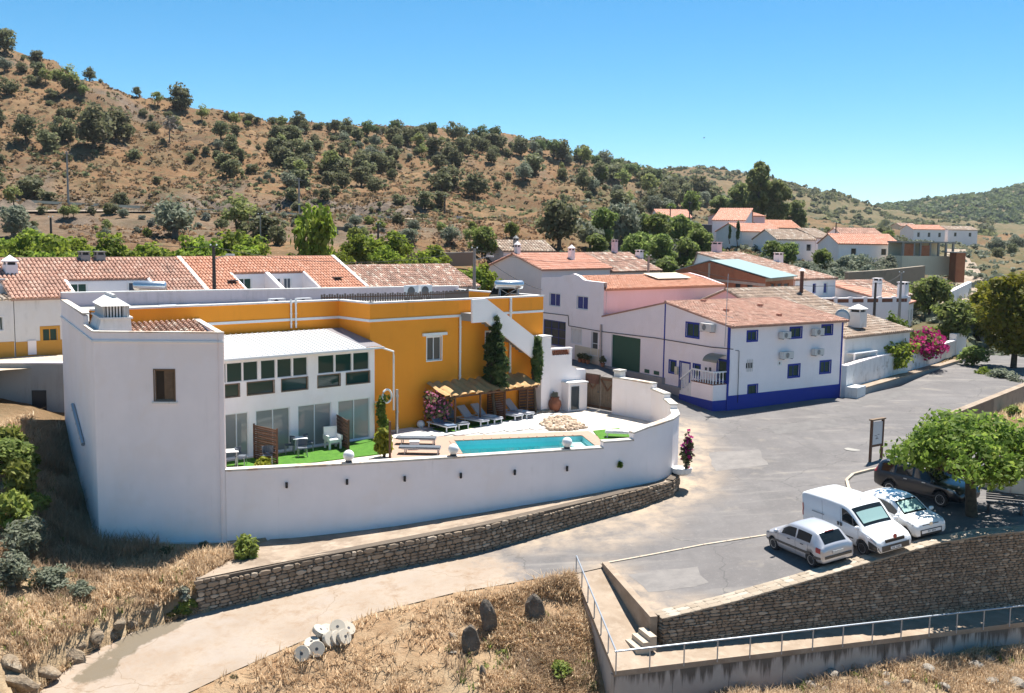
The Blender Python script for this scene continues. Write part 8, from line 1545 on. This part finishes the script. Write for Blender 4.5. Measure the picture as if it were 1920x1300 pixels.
# --- scattered hillside trees: denser to the right, as in the picture
rg = np.random.default_rng(5); placed = [(s[1], s[2]) for s in spots]; n = 0
sky_y = lambda u: float(np.interp(u, list(ridge.keys()), [v[0] for v in ridge.values()]))
LBL = dict(oak=('dark holm oak dotted on the dry hillside', 'holm oaks dotted on the hillside'), bush=('low dark evergreen bush on the dry hillside', 'evergreen bushes on the hillside'), olive=('grey-green wild olive on the dry hillside', 'wild olives on the hillside'), almond=('pale green almond on the dry hillside', 'almond trees on the hillside'), pine=('dark umbrella pine on the ridge', 'umbrella pines on the ridge'))
tries = 0
while n < 280 and tries < 2600:
    tries += 1; u = rg.uniform(-20, 1330); top = sky_y(u)+3; v = rg.uniform(0, 1); py = top+(400-top)*v**1.15; dens = np.interp(u, [0, 350, 600, 1330], [.10, .22, .62, .8])*np.interp(py, [200, 300, 340, 400], [1, .75, .3, .12])
    if u < 520: dens *= .35
    if 760 < u < 1110 and py > 300 and py < 410: dens *= .25
    if rg.uniform() > dens or any(abs(u-a) < 9 and abs(py-b) < 6 for a, b in placed): continue
    kd = rg.choice(['oak', 'bush', 'olive', 'almond'], p=[.38, .42, .12, .08]); w_ = (11+30*rg.uniform()**1.6)*np.interp(py, [200, 400], [.95, 1.35])
    zone = 'left' if u < 520 else 'middle' if u < 900 else 'right'; hi_ = 'high on' if py < top+45 else 'across'
    if rg.uniform() < .45: placed.append((u, py)); u += rg.uniform(-14, 14); py += rg.uniform(-3, 5)
    if tree_at(kd, u, py, w_, LBL[kd][0].replace('on the dry hillside', f'{hi_} the {zone} part of the dry hill').replace('dotted across', 'across').replace('dotted high', 'high'), LBL[kd][1]+f', {zone} part'): placed.append((u, py)); n += 1
for u in (690, 705, 745, 800, 815, 870, 900, 930, 1010, 1040, 1058, 1085, 1098, 1118, 1130, 1155, 1160, 1180, 1195, 1215, 1230): tree_at('pine', u+rg.uniform(-4, 4), sky_y(u)+8, rg.uniform(24, 36), *LBL['pine'])
for u in range(420, 680, 22): tree_at('bush', u+rg.uniform(-6, 6), sky_y(u)+5, rg.uniform(14, 24), *LBL['bush'])
# --- foot of the hill
fo = [('olive', 28, 446, 74, 'big grey olive at the left edge above the orchard'), ('olive', 330, 447, 100, 'wide silvery olive above the orchard'), ('almond', 446, 440, 74, 'feathery light green tree right of the silvery olive'), ('bush', 492, 455, 74, 'dark evergreen beside the feathery tree'), ('bush', 520, 460, 50, 'green bush beside the dark evergreen'), ('olive', 62, 452, 34, 'small olive left of the orchard pole'), ('almond', 200, 440, 30, 'low green bush on the bare bank'), ('olive', 768, 460, 44, 'olive tree on the terraced slope'), ('olive', 845, 458, 46, 'olive tree below the pump hut'), ('almond', 880, 460, 34, 'pale green shrub beside the terrace olive'), ('fresh', 960, 450, 30, 'small upright green tree above the grey-roofed cottage'), ('oak', 1048, 470, 112, 'big old dark oak above the salmon roof'), ('olive', 1105, 468, 56, 'grey-green tree at the side of the big oak'), ('bush', 210, 402, 26, 'bush beside the hillside road'), ('spurge', 665, 455, 40, 'yellow-green spurge patch on the terraces'), ('fresh', 905, 490, 60, 'green tree beside the grey-roofed cottage')]
for k, px, py, wpx, l in fo: tree_at(k, px, py, wpx, l, 'trees at the foot of the hill')
for u in range(265, 770, 26): tree_at('sage', u+rg.uniform(-10, 10), np.interp(u, [0, 800], [392, 428])+rg.uniform(2, 22), rg.uniform(14, 26), 'small grey sage bush on the bank below the hillside road', 'sage bushes on the bank')
for k in range(46):
    u = rg.uniform(-10, 900); rl = np.interp(u, list(roadline.keys()), list(roadline.values())); kd = str(rg.choice(['spurge', 'almond', 'bush', 'olive', 'sage'], p=[.3, .15, .25, .15, .15])); tree_at(kd, u, rg.uniform(rl+10, 452), rg.uniform(14, 34)*(.8 if kd in ('spurge', 'sage') else 1), {'spurge': 'yellow-green spurge clump on the bank above the orchard', 'almond': 'small pale almond on the bank above the orchard', 'bush': 'low dark bush on the bank above the orchard', 'olive': 'small grey olive on the bank above the orchard', 'sage': 'grey sage clump on the bank above the orchard'}[kd], 'shrubs on the bank above the orchard')
# --- orchard behind the row houses
for k in range(30):
    u = -10+k*17+rg.uniform(-6, 6); Y = rg.uniform(88, 104); tree_at('citrus', u, 470, rg.uniform(76, 100), 'glossy green orange tree in the orchard behind the row houses', 'orange trees behind the row houses', Y=Y, hs_=rg.uniform(.85, 1.1))
for k in range(14):
    u = 560+k*26+rg.uniform(-8, 8); Y = rg.uniform(93, 108); tree_at('citrus', u, 480, rg.uniform(54, 84), 'leafy orange tree behind the old rose-tiled roof', 'orange trees behind the rose roof', Y=Y)
tree_at('citrus', 590, 480, 100, 'tall yellow-green tree behind the bright orange roof', None, Y=96, hs_=1.75)
for px, Y, w_, l in ((905, 100, 60, 'dark green tree left of the salmon-roofed house'), (925, 104, 50, 'dark green tree close to the salmon gable')): tree_at('citrus', px, 480, w_, l, 'trees by the salmon house', Y=Y, hs_=1.3)
# --- green grove in the middle
for k, (px, Y, w_, h_) in enumerate(((1165, 160, 84, 1.25), (1130, 150, 60, 1.1), (1205, 150, 60, 1.0), (1240, 145, 60, 1.1), (1265, 150, 60, 1.15), (1290, 148, 60, 1.1), (1315, 155, 56, 1.1), (1190, 135, 70, .9), (1225, 132, 60, .9), (1255, 130, 60, .9), (1285, 128, 56, .85), (1310, 138, 50, .9), (1150, 132, 60, .9), (1120, 138, 50, .9), (1330, 150, 46, 1.0), (1345, 160, 40, 1.0), (1210, 125, 50, .8), (1240, 122, 50, .75), (1270, 170, 60, 1.1), (1300, 172, 50, 1.0), (1175, 122, 54, .9), (1140, 122, 50, .9), (1265, 118, 50, .8), (1295, 118, 46, .8), (1110, 125, 44, .9), (1235, 160, 60, 1.1), (1205, 168, 56, 1.0))): tree_at('fresh' if k % 4 else 'olive', px, 460, w_*1.08, 'bright leafy tree in the dense green grove behind the pink house', 'trees of the green grove', Y=Y, hs_=h_)
for k, (px, Y, w_) in enumerate(((1375, 138, 70), (1405, 145, 60), (1430, 150, 56), (1462, 148, 60), (1490, 138, 60), (1510, 150, 58), (1535, 142, 60), (1555, 132, 56), (1575, 146, 60), (1600, 138, 58), (1625, 150, 60), (1650, 148, 60), (1670, 155, 56), (1440, 135, 50), (1520, 130, 48), (1590, 128, 46), (1580, 158, 60), (1610, 160, 60), (1640, 158, 60), (1665, 160, 56), (1680, 150, 50), (1700, 152, 40))): tree_at('olive', px, 470, w_*1.05, 'silvery olive tree in the grove behind the white houses', 'olive trees of the village grove', Y=Y)
for k, (px, Y, w_) in enumerate(((1450, 160, 50), (1480, 165, 50), (1545, 160, 44))): tree_at('fresh', px, 460, w_, 'green tree behind the olive grove', 'green trees behind the olive grove', Y=Y)
for px, by, h, l, k in ((1368, 452, 40, 'shorter dark cypress beside the pink gable', 0), (1383, 458, 56, 'taller dark cypress beside the pink gable', 1)):
    q = P(px, by, Y=186); sc = h*186/FPX/8.0; plant(CYP[k], 'cypress', l, 'tree', 'cypresses', (q[0], q[1], q[2]-.3), sc)
for px, Y, w_, h_, l in ((1385, 260, 60, 1.1, 'tall eucalyptus behind the pink house, left of the clump'), (1420, 250, 70, 1.25, 'tallest eucalyptus of the clump behind the pink house'), (1455, 250, 64, 1.1, 'eucalyptus in the clump behind the pink house, right of the tallest'), (1490, 260, 56, .9, 'small eucalyptus at the right end of the clump'), (1350, 270, 50, .9, 'eucalyptus at the left end of the clump')): tree_at('euc', px, 420, w_, l, 'eucalyptus clump', Y=Y, hs_=h_)
for k in range(64):
    px = rg.uniform(1120, 1910)
    if 1690 < px < 1855: continue
    tree_at(str(rg.choice(['olive', 'bush', 'fresh', 'oak'])), px, 445, rg.uniform(22, 44), 'dark tree scattered on the valley floor beyond the village', 'trees on the valley floor', Y=rg.uniform(200, 320))
# --- right edge
for px, Y, w_, h_, kd, l in ((1850, 108, 100, .95, 'yellow', 'rounded yellow-green tree beside the climbing road at the right edge'), (1740, 118, 80, 1.0, 'fresh', 'broad green tree beside the pink roofed house'), (1715, 125, 60, .9, 'fresh', 'leafy tree above the pink roof'), (1790, 99, 96, .85, 'fresh', 'round green tree beyond the garden wall end'), (1755, 103, 60, .8, 'citrus', 'dark green tree between the pink roof and the road'), (1830, 93, 60, .7, 'fresh', 'low green tree beside the track at right'), (1880, 120, 60, 1.0, 'olive', 'grey tree behind the yellow tree')): tree_at(kd, px, 600, w_, l, 'trees at the right edge', Y=Y, hs_=h_)
q = P(1905, 560, Y=92); plant(YEL[0], 'flowering_wattle', 'biggest yellow-green tree glowing at the right picture edge', 'tree', None, (q[0]+.2, q[1], GZ(q[0], q[1])), .86, 2.0)
for px, Y, w_, kd, l in ((1880, 86, 70, 'olive', 'grey-green bush beside the road at right'), (1910, 84, 60, 'olive', 'second grey-green bush beside the road at right'), (1845, 88, 40, 'citrus', 'dark green shrub at the end of the garden wall'), (1905, 74, 40, 'spurge', 'low yellow-green shrub past the road parapet'), (1830, 69, 34, 'bush', 'dark shrub against the road parapet')): tree_at(kd, px, 690, w_, l, 'bushes past the road', Y=Y, hs_=.8)
# --- garden bougainvillea behind the white wall
def shrub(name, label, p, r, h, n, leaf, size, seed, petals=None, np_=0, psize=.1, pbias=(0, 0, .3), cat='shrub', trunk=True, ncl=26):
    rg2 = np.random.default_rng(seed); t = thing(name, label, cat, p); cl = sph(ncl, rg2)*rg2.uniform(.4, .95, ncl)[:, None]*np.array([r*.8, r*.8, h*.42])+np.array([0, 0, h*.52]); 
    c = cl[rg2.integers(ncl, size=n)]; d = sph(n, rg2); Pn = c+d*rg2.uniform(.3, 1, n)[:, None]*np.array([r*.33, r*.33, h*.2]); Pn[:, 2] = np.maximum(Pn[:, 2], .02); N_ = d+rg2.normal(size=(n, 3))*.5+[0, 0, .4]; N_ /= np.linalg.norm(N_, axis=1)[:, None]; v, f = leaf_quads(Pn, N_, size, rg2); linkmesh('foliage', npmesh('foliage', v, f, leaf), t)
    if petals:
        c = cl[rg2.integers(ncl, size=np_)]; d = sph(np_, rg2)+np.array(pbias); d /= np.linalg.norm(d, axis=1)[:, None]; Pn = c+d*rg2.uniform(.75, 1.15, np_)[:, None]*np.array([r*.36, r*.36, h*.22]); N_ = d+rg2.normal(size=(np_, 3))*.6; N_ /= np.linalg.norm(N_, axis=1)[:, None]; v, f = leaf_quads(Pn, N_, psize, rg2, 1.2); linkmesh('blossom', npmesh('blossom', v, f, petals), t)
    if trunk:
        m = MB()
        for k in range(5): q = cl[k]; m.tube([(0, 0, -.1), tuple(q*np.array([.4, .4, .55])), tuple(q)], [.05, .035, .015], 5)
        lin('stems', m.mesh('stems', 'bark'), t)
    return t
def gp_(px, Y, z): q = P(px, 640, Y=Y); return (q[0], q[1], z)
shrub('bougainvillea', 'magenta bougainvillea spilling over the white garden wall', gp_(1712, 90, 3.0), 3.3, 2.7, 2600, 'leaf_fresh', .22, 1, 'petal_magenta', 2600, .2, (.3, -.4, .1)); shrub('bougainvillea', 'smaller magenta bougainvillea among the green vine on the garden wall', gp_(1690, 86.5, 3.2), 1.7, 2.0, 900, 'leaf_fresh', .2, 31, 'petal_magenta', 700, .18, (.2, -.4, .2)); shrub('garden_shrub', 'bright green vine mass over the stained garden wall', gp_(1668, 84.8, 2.3), 3.0, 3.2, 4200, 'leaf_citrus', .2, 2); shrub('fig_tree', 'leafy fig rising above the bougainvillea garden', gp_(1675, 89, 2.3), 1.8, 5.0, 2200, 'leaf_hero', .26, 3); shrub('garden_shrub', 'dark green plant at the patio corner behind the house', gp_(1597, 79.5, 1.6), .7, 2.0, 500, 'leaf_citrus', .2, 4)
# --- hero tree over the black car
tb_ = PR(1822, 968); ht = make_tree(203, 4.9, 4.7, .27, 130, 115, .13, 'leaf_hero', 'bark', stem=.24, clr=.16, shape='flat', long=1.9); plant(ht, 'shade_tree', 'broad leafy green shade tree over the black car', 'tree', None, (tb_[0], tb_[1], tb_[2]), .93, 1.0, 1.06)
# --- plants in the yard
cf_ = g(897, 790); cf_ = fY.W(float((np.array(cf_[:2])-fY.o)@fY.t)+.95, ZT, 1.15); CON = make_tree(210, 6.5, 1.3, .22, 90, 80, .14, 'leaf_cypress', 'bark', stem=.1, shape='cone', clr=.3, long=2.2); plant(CON, 'conifer', 'dark ragged conifer growing through the pergola against the ochre wall', 'tree', None, cf_, 1.0, 0)
cq = g(1005, 776); CY2 = make_tree(211, 5.6, .5, .22, 40, 110, .11, 'leaf_cypress', 'bark', stem=.07, shape='column', clr=.6, long=2.4); plant(CY2, 'cypress', 'slim young cypress at the end of the pergola', 'tree', None, (cq[0], cq[1], ZT), 1.02)
ol = fY.W(uu[0]-.55, ZT, 1.0); shrub('oleander', 'pink flowering oleander at the near end of the pergola', ol, 1.0, 2.3, 900, 'leaf_oak', .13, 6, 'petal_pink', 380, .12, (0, -.3, -.1))
ivy = thing('climbing_vine', 'green climbing vine on the corner of the glazed wing', 'vine', fC.W(fC.L+.35, ZT, .1)); rg2 = np.random.default_rng(8); zz = rg2.uniform(.1, 2.3, 900); Pn = np.array([fC.W(fC.L+.35+.12*math.sin(z*3)+rg2.normal(0, .12), ZT+z, .15+abs(rg2.normal(0, .12))) for z in zz])-np.array(ivy.location); N_ = np.tile(np.array([fC.n[0], fC.n[1], .4]), (900, 1))+rg2.normal(size=(900, 3))*.6; N_ /= np.linalg.norm(N_, axis=1)[:, None]; v, f = leaf_quads(Pn, N_, .13, rg2); linkmesh('leaves', npmesh('leaves', v, f, 'leaf_hero'), ivy); m = MB(); m.tube([fC.W(fC.L+.35, ZT-.1, .12), fC.W(fC.L+.4, ZT+1.2, .12), fC.W(fC.L+.3, ZT+2.3, .12)], .025, 5); m.build('stem', 'bark', ivy)
shrub('yard_shrub', 'yellow-green broad-leaved plant beside the deck post', tuple(g(720, 858)), .55, 1.5, 500, 'leaf_yellow', .2, 9); shrub('yard_shrub', 'small yellow-leaved plant before the brown slatted screen', tuple(g(495, 877)), .5, .5, 300, 'leaf_yellow', .12, 10)
bq = (9.35, 52.9, 1.15); shrub('planter_bougainvillea', 'pink bougainvillea climbing from the white planter', bq, .42, 2.1, 420, 'leaf_oak', .12, 12, 'petal_magenta', 70, .17, (.6, -.3, .2)); f = Fac(front_wall[3], to=front_wall[4]); u, z = Fac((4.7, 50.45), to=(6.3, 51.1)).uv(1160, 872); shrub('wall_tuft', 'green tuft growing out of the white wall', Fac((4.7, 50.45), to=(6.3, 51.1)).W(u, z-.2, .1), .16, .45, 160, 'leaf_hero', .09, 13, trunk=False)
jq = (p_ := g(1040, 772)); shrub('jar_plant', 'pale succulent tuft growing in the clay jar', (jq[0], jq[1], ZT+.85), .3, .4, 160, 'leaf_sage', .1, 14, trunk=False)
for k, (c, h) in enumerate(POTS): shrub('potted_plant', ('leafy plant in the leftmost street pot', 'bushy plant in the pot left of the white door', 'low plant in the pot close to the white door', 'dark bush in the pot by the garage door')[k], (c[0], c[1], c[2]+.28), .35, h, 260, 'leaf_oak', .1, 20+k, trunk=False)
# --- bank vegetation, left and foreground
def bush_at(kd, px, py, wpx, l, grp, hs_=1.0): tree_at(kd, px, py, wpx, l, grp, hs_=hs_)
for kd, px, py, w_, h_, l in (('spurge', 40, 930, 90, 1.2, 'big yellow-green spurge halfway down the left bank'), ('spurge', 25, 1000, 100, 1.1, 'lowest yellow-green spurge at the left picture edge'), ('fresh', 20, 900, 110, .7, 'tall fresh green bush at the left picture edge'), ('olive', 50, 1045, 120, .8, 'largest grey-green broom bush on the left bank'), ('olive', 100, 1105, 100, .7, 'grey-green broom bush below the largest one'), ('olive', 20, 1100, 100, .8, 'grey-green broom bush at the lower left picture edge'), ('spurge', 70, 960, 60, 1.1, 'small spurge beside the dark gully'), ('spurge', 15, 860, 80, 1.0, 'topmost yellow-green spurge on the left bank'), ('olive', 150, 1120, 70, .6, 'small broom bush nearest the white house'), ('spurge', 60, 880, 50, 1.0, 'small spurge near the top of the gully')): tree_at(kd, px, py, w_, l, 'bushes on the left bank', hs_=h_)
for px, py, w_, l in ((462, 1052, 60, 'bright green grass clump at the foot of the long white wall'), (455, 1040, 44, 'second green clump at the foot of the white wall')): tree_at('spurge', px, py, w_, l, 'green clumps by the wall', hs_=1.2)
for px, py, w_, kd, l in ((340, 1120, 44, 'sage', 'silver-leaved thistle on the bank near the stone wall end'), (352, 1150, 60, 'spurge', 'green weeds at the end of the stone wall'), (330, 1160, 44, 'spurge', 'green weeds beside the damp edge of the track'), (255, 1092, 24, 'sage', 'pale rosette plant in the dry bank'), (310, 1040, 30, 'bush', 'dark weeds at the white house foot'), (240, 1040, 34, 'bush', 'dark scrub in the shadow of the white house'), (380, 1030, 30, 'bush', 'dark scrub against the white house plinth'), (1050, 1270, 60, 'spurge', 'low green weeds by the concrete corner'), (1065, 1225, 36, 'sage', 'grey-green weeds in the dry grass near the ramp'), (440, 1270, 20, 'bush', 'small dark tuft beside the track'), (1418, 1280, 26, 'spurge', 'green weed among the rubble rocks, left one'), (1600, 1270, 26, 'spurge', 'green weed among the rubble rocks, right one'), (618, 1085, 26, 'spurge', 'green weed sprouting at the foot of the stone wall'), (1110, 1290, 30, 'bush', 'dark weeds against the ramp wall')): tree_at(kd, px, py, w_, l, 'weeds and small bushes', hs_=.8)
# --- dry grass as one mass
def grass(name, label, polys, n, h, mat, seed, lean=.5, wd=.012, blades=6):
    rg2 = np.random.default_rng(seed); X = []; 
    for poly, share in polys:
        pts = np.array(poly); lo, hi = pts.min(0), pts.max(0); need = int(n*share); got = []
        while sum(map(len, got)) < need:
            c = rg2.uniform(lo, hi, (need*2, 2)); c = c[inpoly(c[:, 0], c[:, 1], pts)]; dn = fbm(c[:, 0]/1.6, c[:, 1]/1.6, seed, 3); c = c[dn > rg2.uniform(-.3, .42, len(c))]
            for B, zf, dr in SHEETS[:5]:
                if len(c): c = c[~(inpoly(c[:, 0], c[:, 1], B))]
            got.append(c)
        X.append(np.concatenate(got)[:need])
    C = np.concatenate(X); z = zearth(C[:, 0], C[:, 1]); C = np.repeat(np.c_[C, z], blades, 0); N = len(C); C[:, :2] += rg2.normal(0, .06, (N, 2)); a = rg2.uniform(0, 6.28, N); hh = h*rg2.uniform(.4, 1.3, N)*np.repeat(rg2.uniform(.5, 1.4, N//blades), blades); ln = rg2.uniform(.1, lean, N)*hh; sd = np.c_[np.cos(a+1.57), np.sin(a+1.57), np.zeros(N)]*wd*rg2.uniform(.7, 1.6, N)[:, None]; dr = np.c_[np.cos(a), np.sin(a), np.zeros(N)]; mid = C+dr*ln[:, None]*.35+np.c_[np.zeros((N, 2)), hh*.6]; tip = C+dr*ln[:, None]+np.c_[np.zeros((N, 2)), hh*.92]; C[:, 2] -= .05
    V = np.stack([C-sd, C+sd, mid+sd*.8, mid-sd*.8, tip+sd*.1, tip-sd*.1], 1).reshape(-1, 3); b = (np.arange(N)*6)[:, None]; F = np.concatenate([b+np.array([0, 1, 2, 3]), b+np.array([3, 2, 4, 5])]); tag(linkmesh(name, npmesh(name, V, F, mat)), label, 'grass', kind='stuff')
ep = lambda L: [tuple(P(a, b, z=c)[:2]) for a, b, c in L]
fgp = ep(((380, 1310, -3), (700, 1160, -1.8), (985, 1096, -1.1), (1075, 1083, -1.0), (1100, 1180, -2), (1130, 1320, -3.6), (700, 1340, -3.3))); fgr = ep(((880, 1140, -1.6), (1075, 1085, -1), (1100, 1180, -2), (1125, 1310, -3.5), (900, 1320, -3.2), (830, 1230, -2.3))); lbk = ep(((-60, 800, 3.4), (60, 760, 3.8), (110, 900, 1.4), (170, 1020, -.4), (430, 1032, -.45), (500, 1040, -.5), (380, 1092, -.7), (330, 1130, -1.2), (200, 1190, -1.5), (-60, 1290, -1.9))); rbk = [tuple(P(a, b, Y=c)[:2]) for a, b, c in ((1172, 1322, 34.7), (1300, 1300, 36.2), (1450, 1283, 37.2), (1600, 1258, 38.5), (1760, 1240, 39.8), (1930, 1217, 41.2), (1990, 1300, 36.5), (1650, 1330, 34.5), (1200, 1370, 33.0))]
grass('dry_grass', 'straw coloured dry grass covering the banks', [(fgr, .34), (lbk, .38), (rbk, .20), (fgp, .08)], 15000, .27, 'straw', 3, lean=1.6, wd=.015); grass('green_weeds', 'sparse green weeds scattered in the dry grass', [(lbk, .5), (fgr, .3), (rbk, .2)], 500, .22, 'leaf_fresh', 12, lean=1.2, wd=.022); grass('dry_weeds', 'brown dead weeds mixed into the dry grass', [(lbk, .5), (fgr, .25), (rbk, .25)], 3600, .36, 'straw_dark', 4, lean=1.3)
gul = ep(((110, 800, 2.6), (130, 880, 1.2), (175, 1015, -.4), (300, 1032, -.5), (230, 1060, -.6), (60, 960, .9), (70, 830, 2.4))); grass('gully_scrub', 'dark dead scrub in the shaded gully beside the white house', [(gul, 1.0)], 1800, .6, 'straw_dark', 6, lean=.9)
rpk = [tuple(P(a, b, z=c)[:2]) for a, b, c in ((1800, 790, .2), (1925, 740, .4), (1990, 800, .2), (1980, 880, .2), (1860, 850, .2))]; grass('verge_grass', 'dry golden grass beyond the road parapet', [(rpk, 1.0)], 2200, .4, 'straw', 7)
# --- scrub on the hill, and woods on the far ridges, as masses
def tufts(name, label, pts, size, nl, mat, seed, squash=.7):
    rg2 = np.random.default_rng(seed); n = len(pts); C = np.repeat(pts, nl, 0); s = np.repeat(size*rg2.uniform(.5, 1.5, n), nl); d = sph(len(C), rg2); d[:, 2] = np.abs(d[:, 2]); C = C+d*s[:, None]*np.array([1, 1, squash])*rg2.uniform(.5, 1, len(C))[:, None]; N_ = d+rg2.normal(size=d.shape)*.5; N_ /= np.linalg.norm(N_, axis=1)[:, None]; t = np.cross(N_, rg2.normal(size=d.shape)); t /= np.linalg.norm(t, axis=1)[:, None]; b = np.cross(N_, t); q = (s*.42)[:, None]; V = np.stack([C+t*q, C+b*q, C-t*q, C-b*q], 1).reshape(-1, 3); tag(linkmesh(name, npmesh(name, V, np.arange(len(V)).reshape(-1, 4), mat)), label, 'scrub', kind='stuff')
def hillpts(n, u0, u1, Y0, Y1, seed, thr=-1.0):
    rg2 = np.random.default_rng(seed); u = rg2.uniform(u0, u1, n); Y = np.exp(rg2.uniform(math.log(Y0), math.log(Y1), n)); x = (u-960)/FPX*Y; k = fbm(x/25, Y/25, seed, 3) > thr; x, Y = x[k], Y[k]; return np.c_[x, Y, zearth(x, Y)]
tufts('hillside_scrub', 'low brown scrub over the dry hillside', hillpts(14500, -420, 1500, 165, 480, 1, -.3), .6, 8, 'leaf_scrub', 1); tufts('hillside_scrub_green', 'low olive-green scrub over the dry hillside', hillpts(5200, -420, 1500, 170, 480, 2, -.12), .62, 12, 'leaf_oak', 2)
tufts('hillside_straw', 'pale straw tufts over the dry hillside', hillpts(10500, -420, 1500, 120, 420, 3, -.3), .5, 8, 'hill_straw', 3); tufts('valley_scrub', 'mixed scrub on the valley floor', hillpts(3600, 1050, 2050, 100, 520, 4, -.2), .9, 12, 'leaf_olive', 4)
tufts('far_ridge_woods', 'dark oak woodland dotted over the second ridge', hillpts(2600, 1080, 1850, 450, 910, 5, -.25), 2.8, 18, 'leaf_oak', 5, .9); tufts('distant_woods', 'dense dark woodland covering the farthest hill', hillpts(4600, 1380, 2150, 950, 1560, 6, -.7), 5.0, 14, 'leaf_pine', 6, .9)
# ================================================================== THIN SUMMER HAZE
hz = MB(); z_lo, z_hi = float(Z.min())-1.5, max(float(Z.max())+14.0, 45.0); hz.box((0, 0, (z_lo+z_hi)/2), (5400, 5400, z_hi-z_lo)); ho = hz.build('haze', None); tag(ho, 'thin pale summer haze over the valley', 'haze', kind='stuff')
hm = bpy.data.materials.new('haze_air'); hm.use_nodes = True; hn = hm.node_tree; hn.nodes.remove(hn.nodes['Principled BSDF']); pv_ = hn.nodes.new('ShaderNodeVolumePrincipled')
pv_.inputs['Density'].default_value = 0.00007; pv_.inputs['Color'].default_value = (0.82, 0.89, 1.0, 1); pv_.inputs['Anisotropy'].default_value = 0.2
hn.links.new(pv_.outputs[0], hn.nodes['Material Output'].inputs['Volume']); ho.data.materials.append(hm)
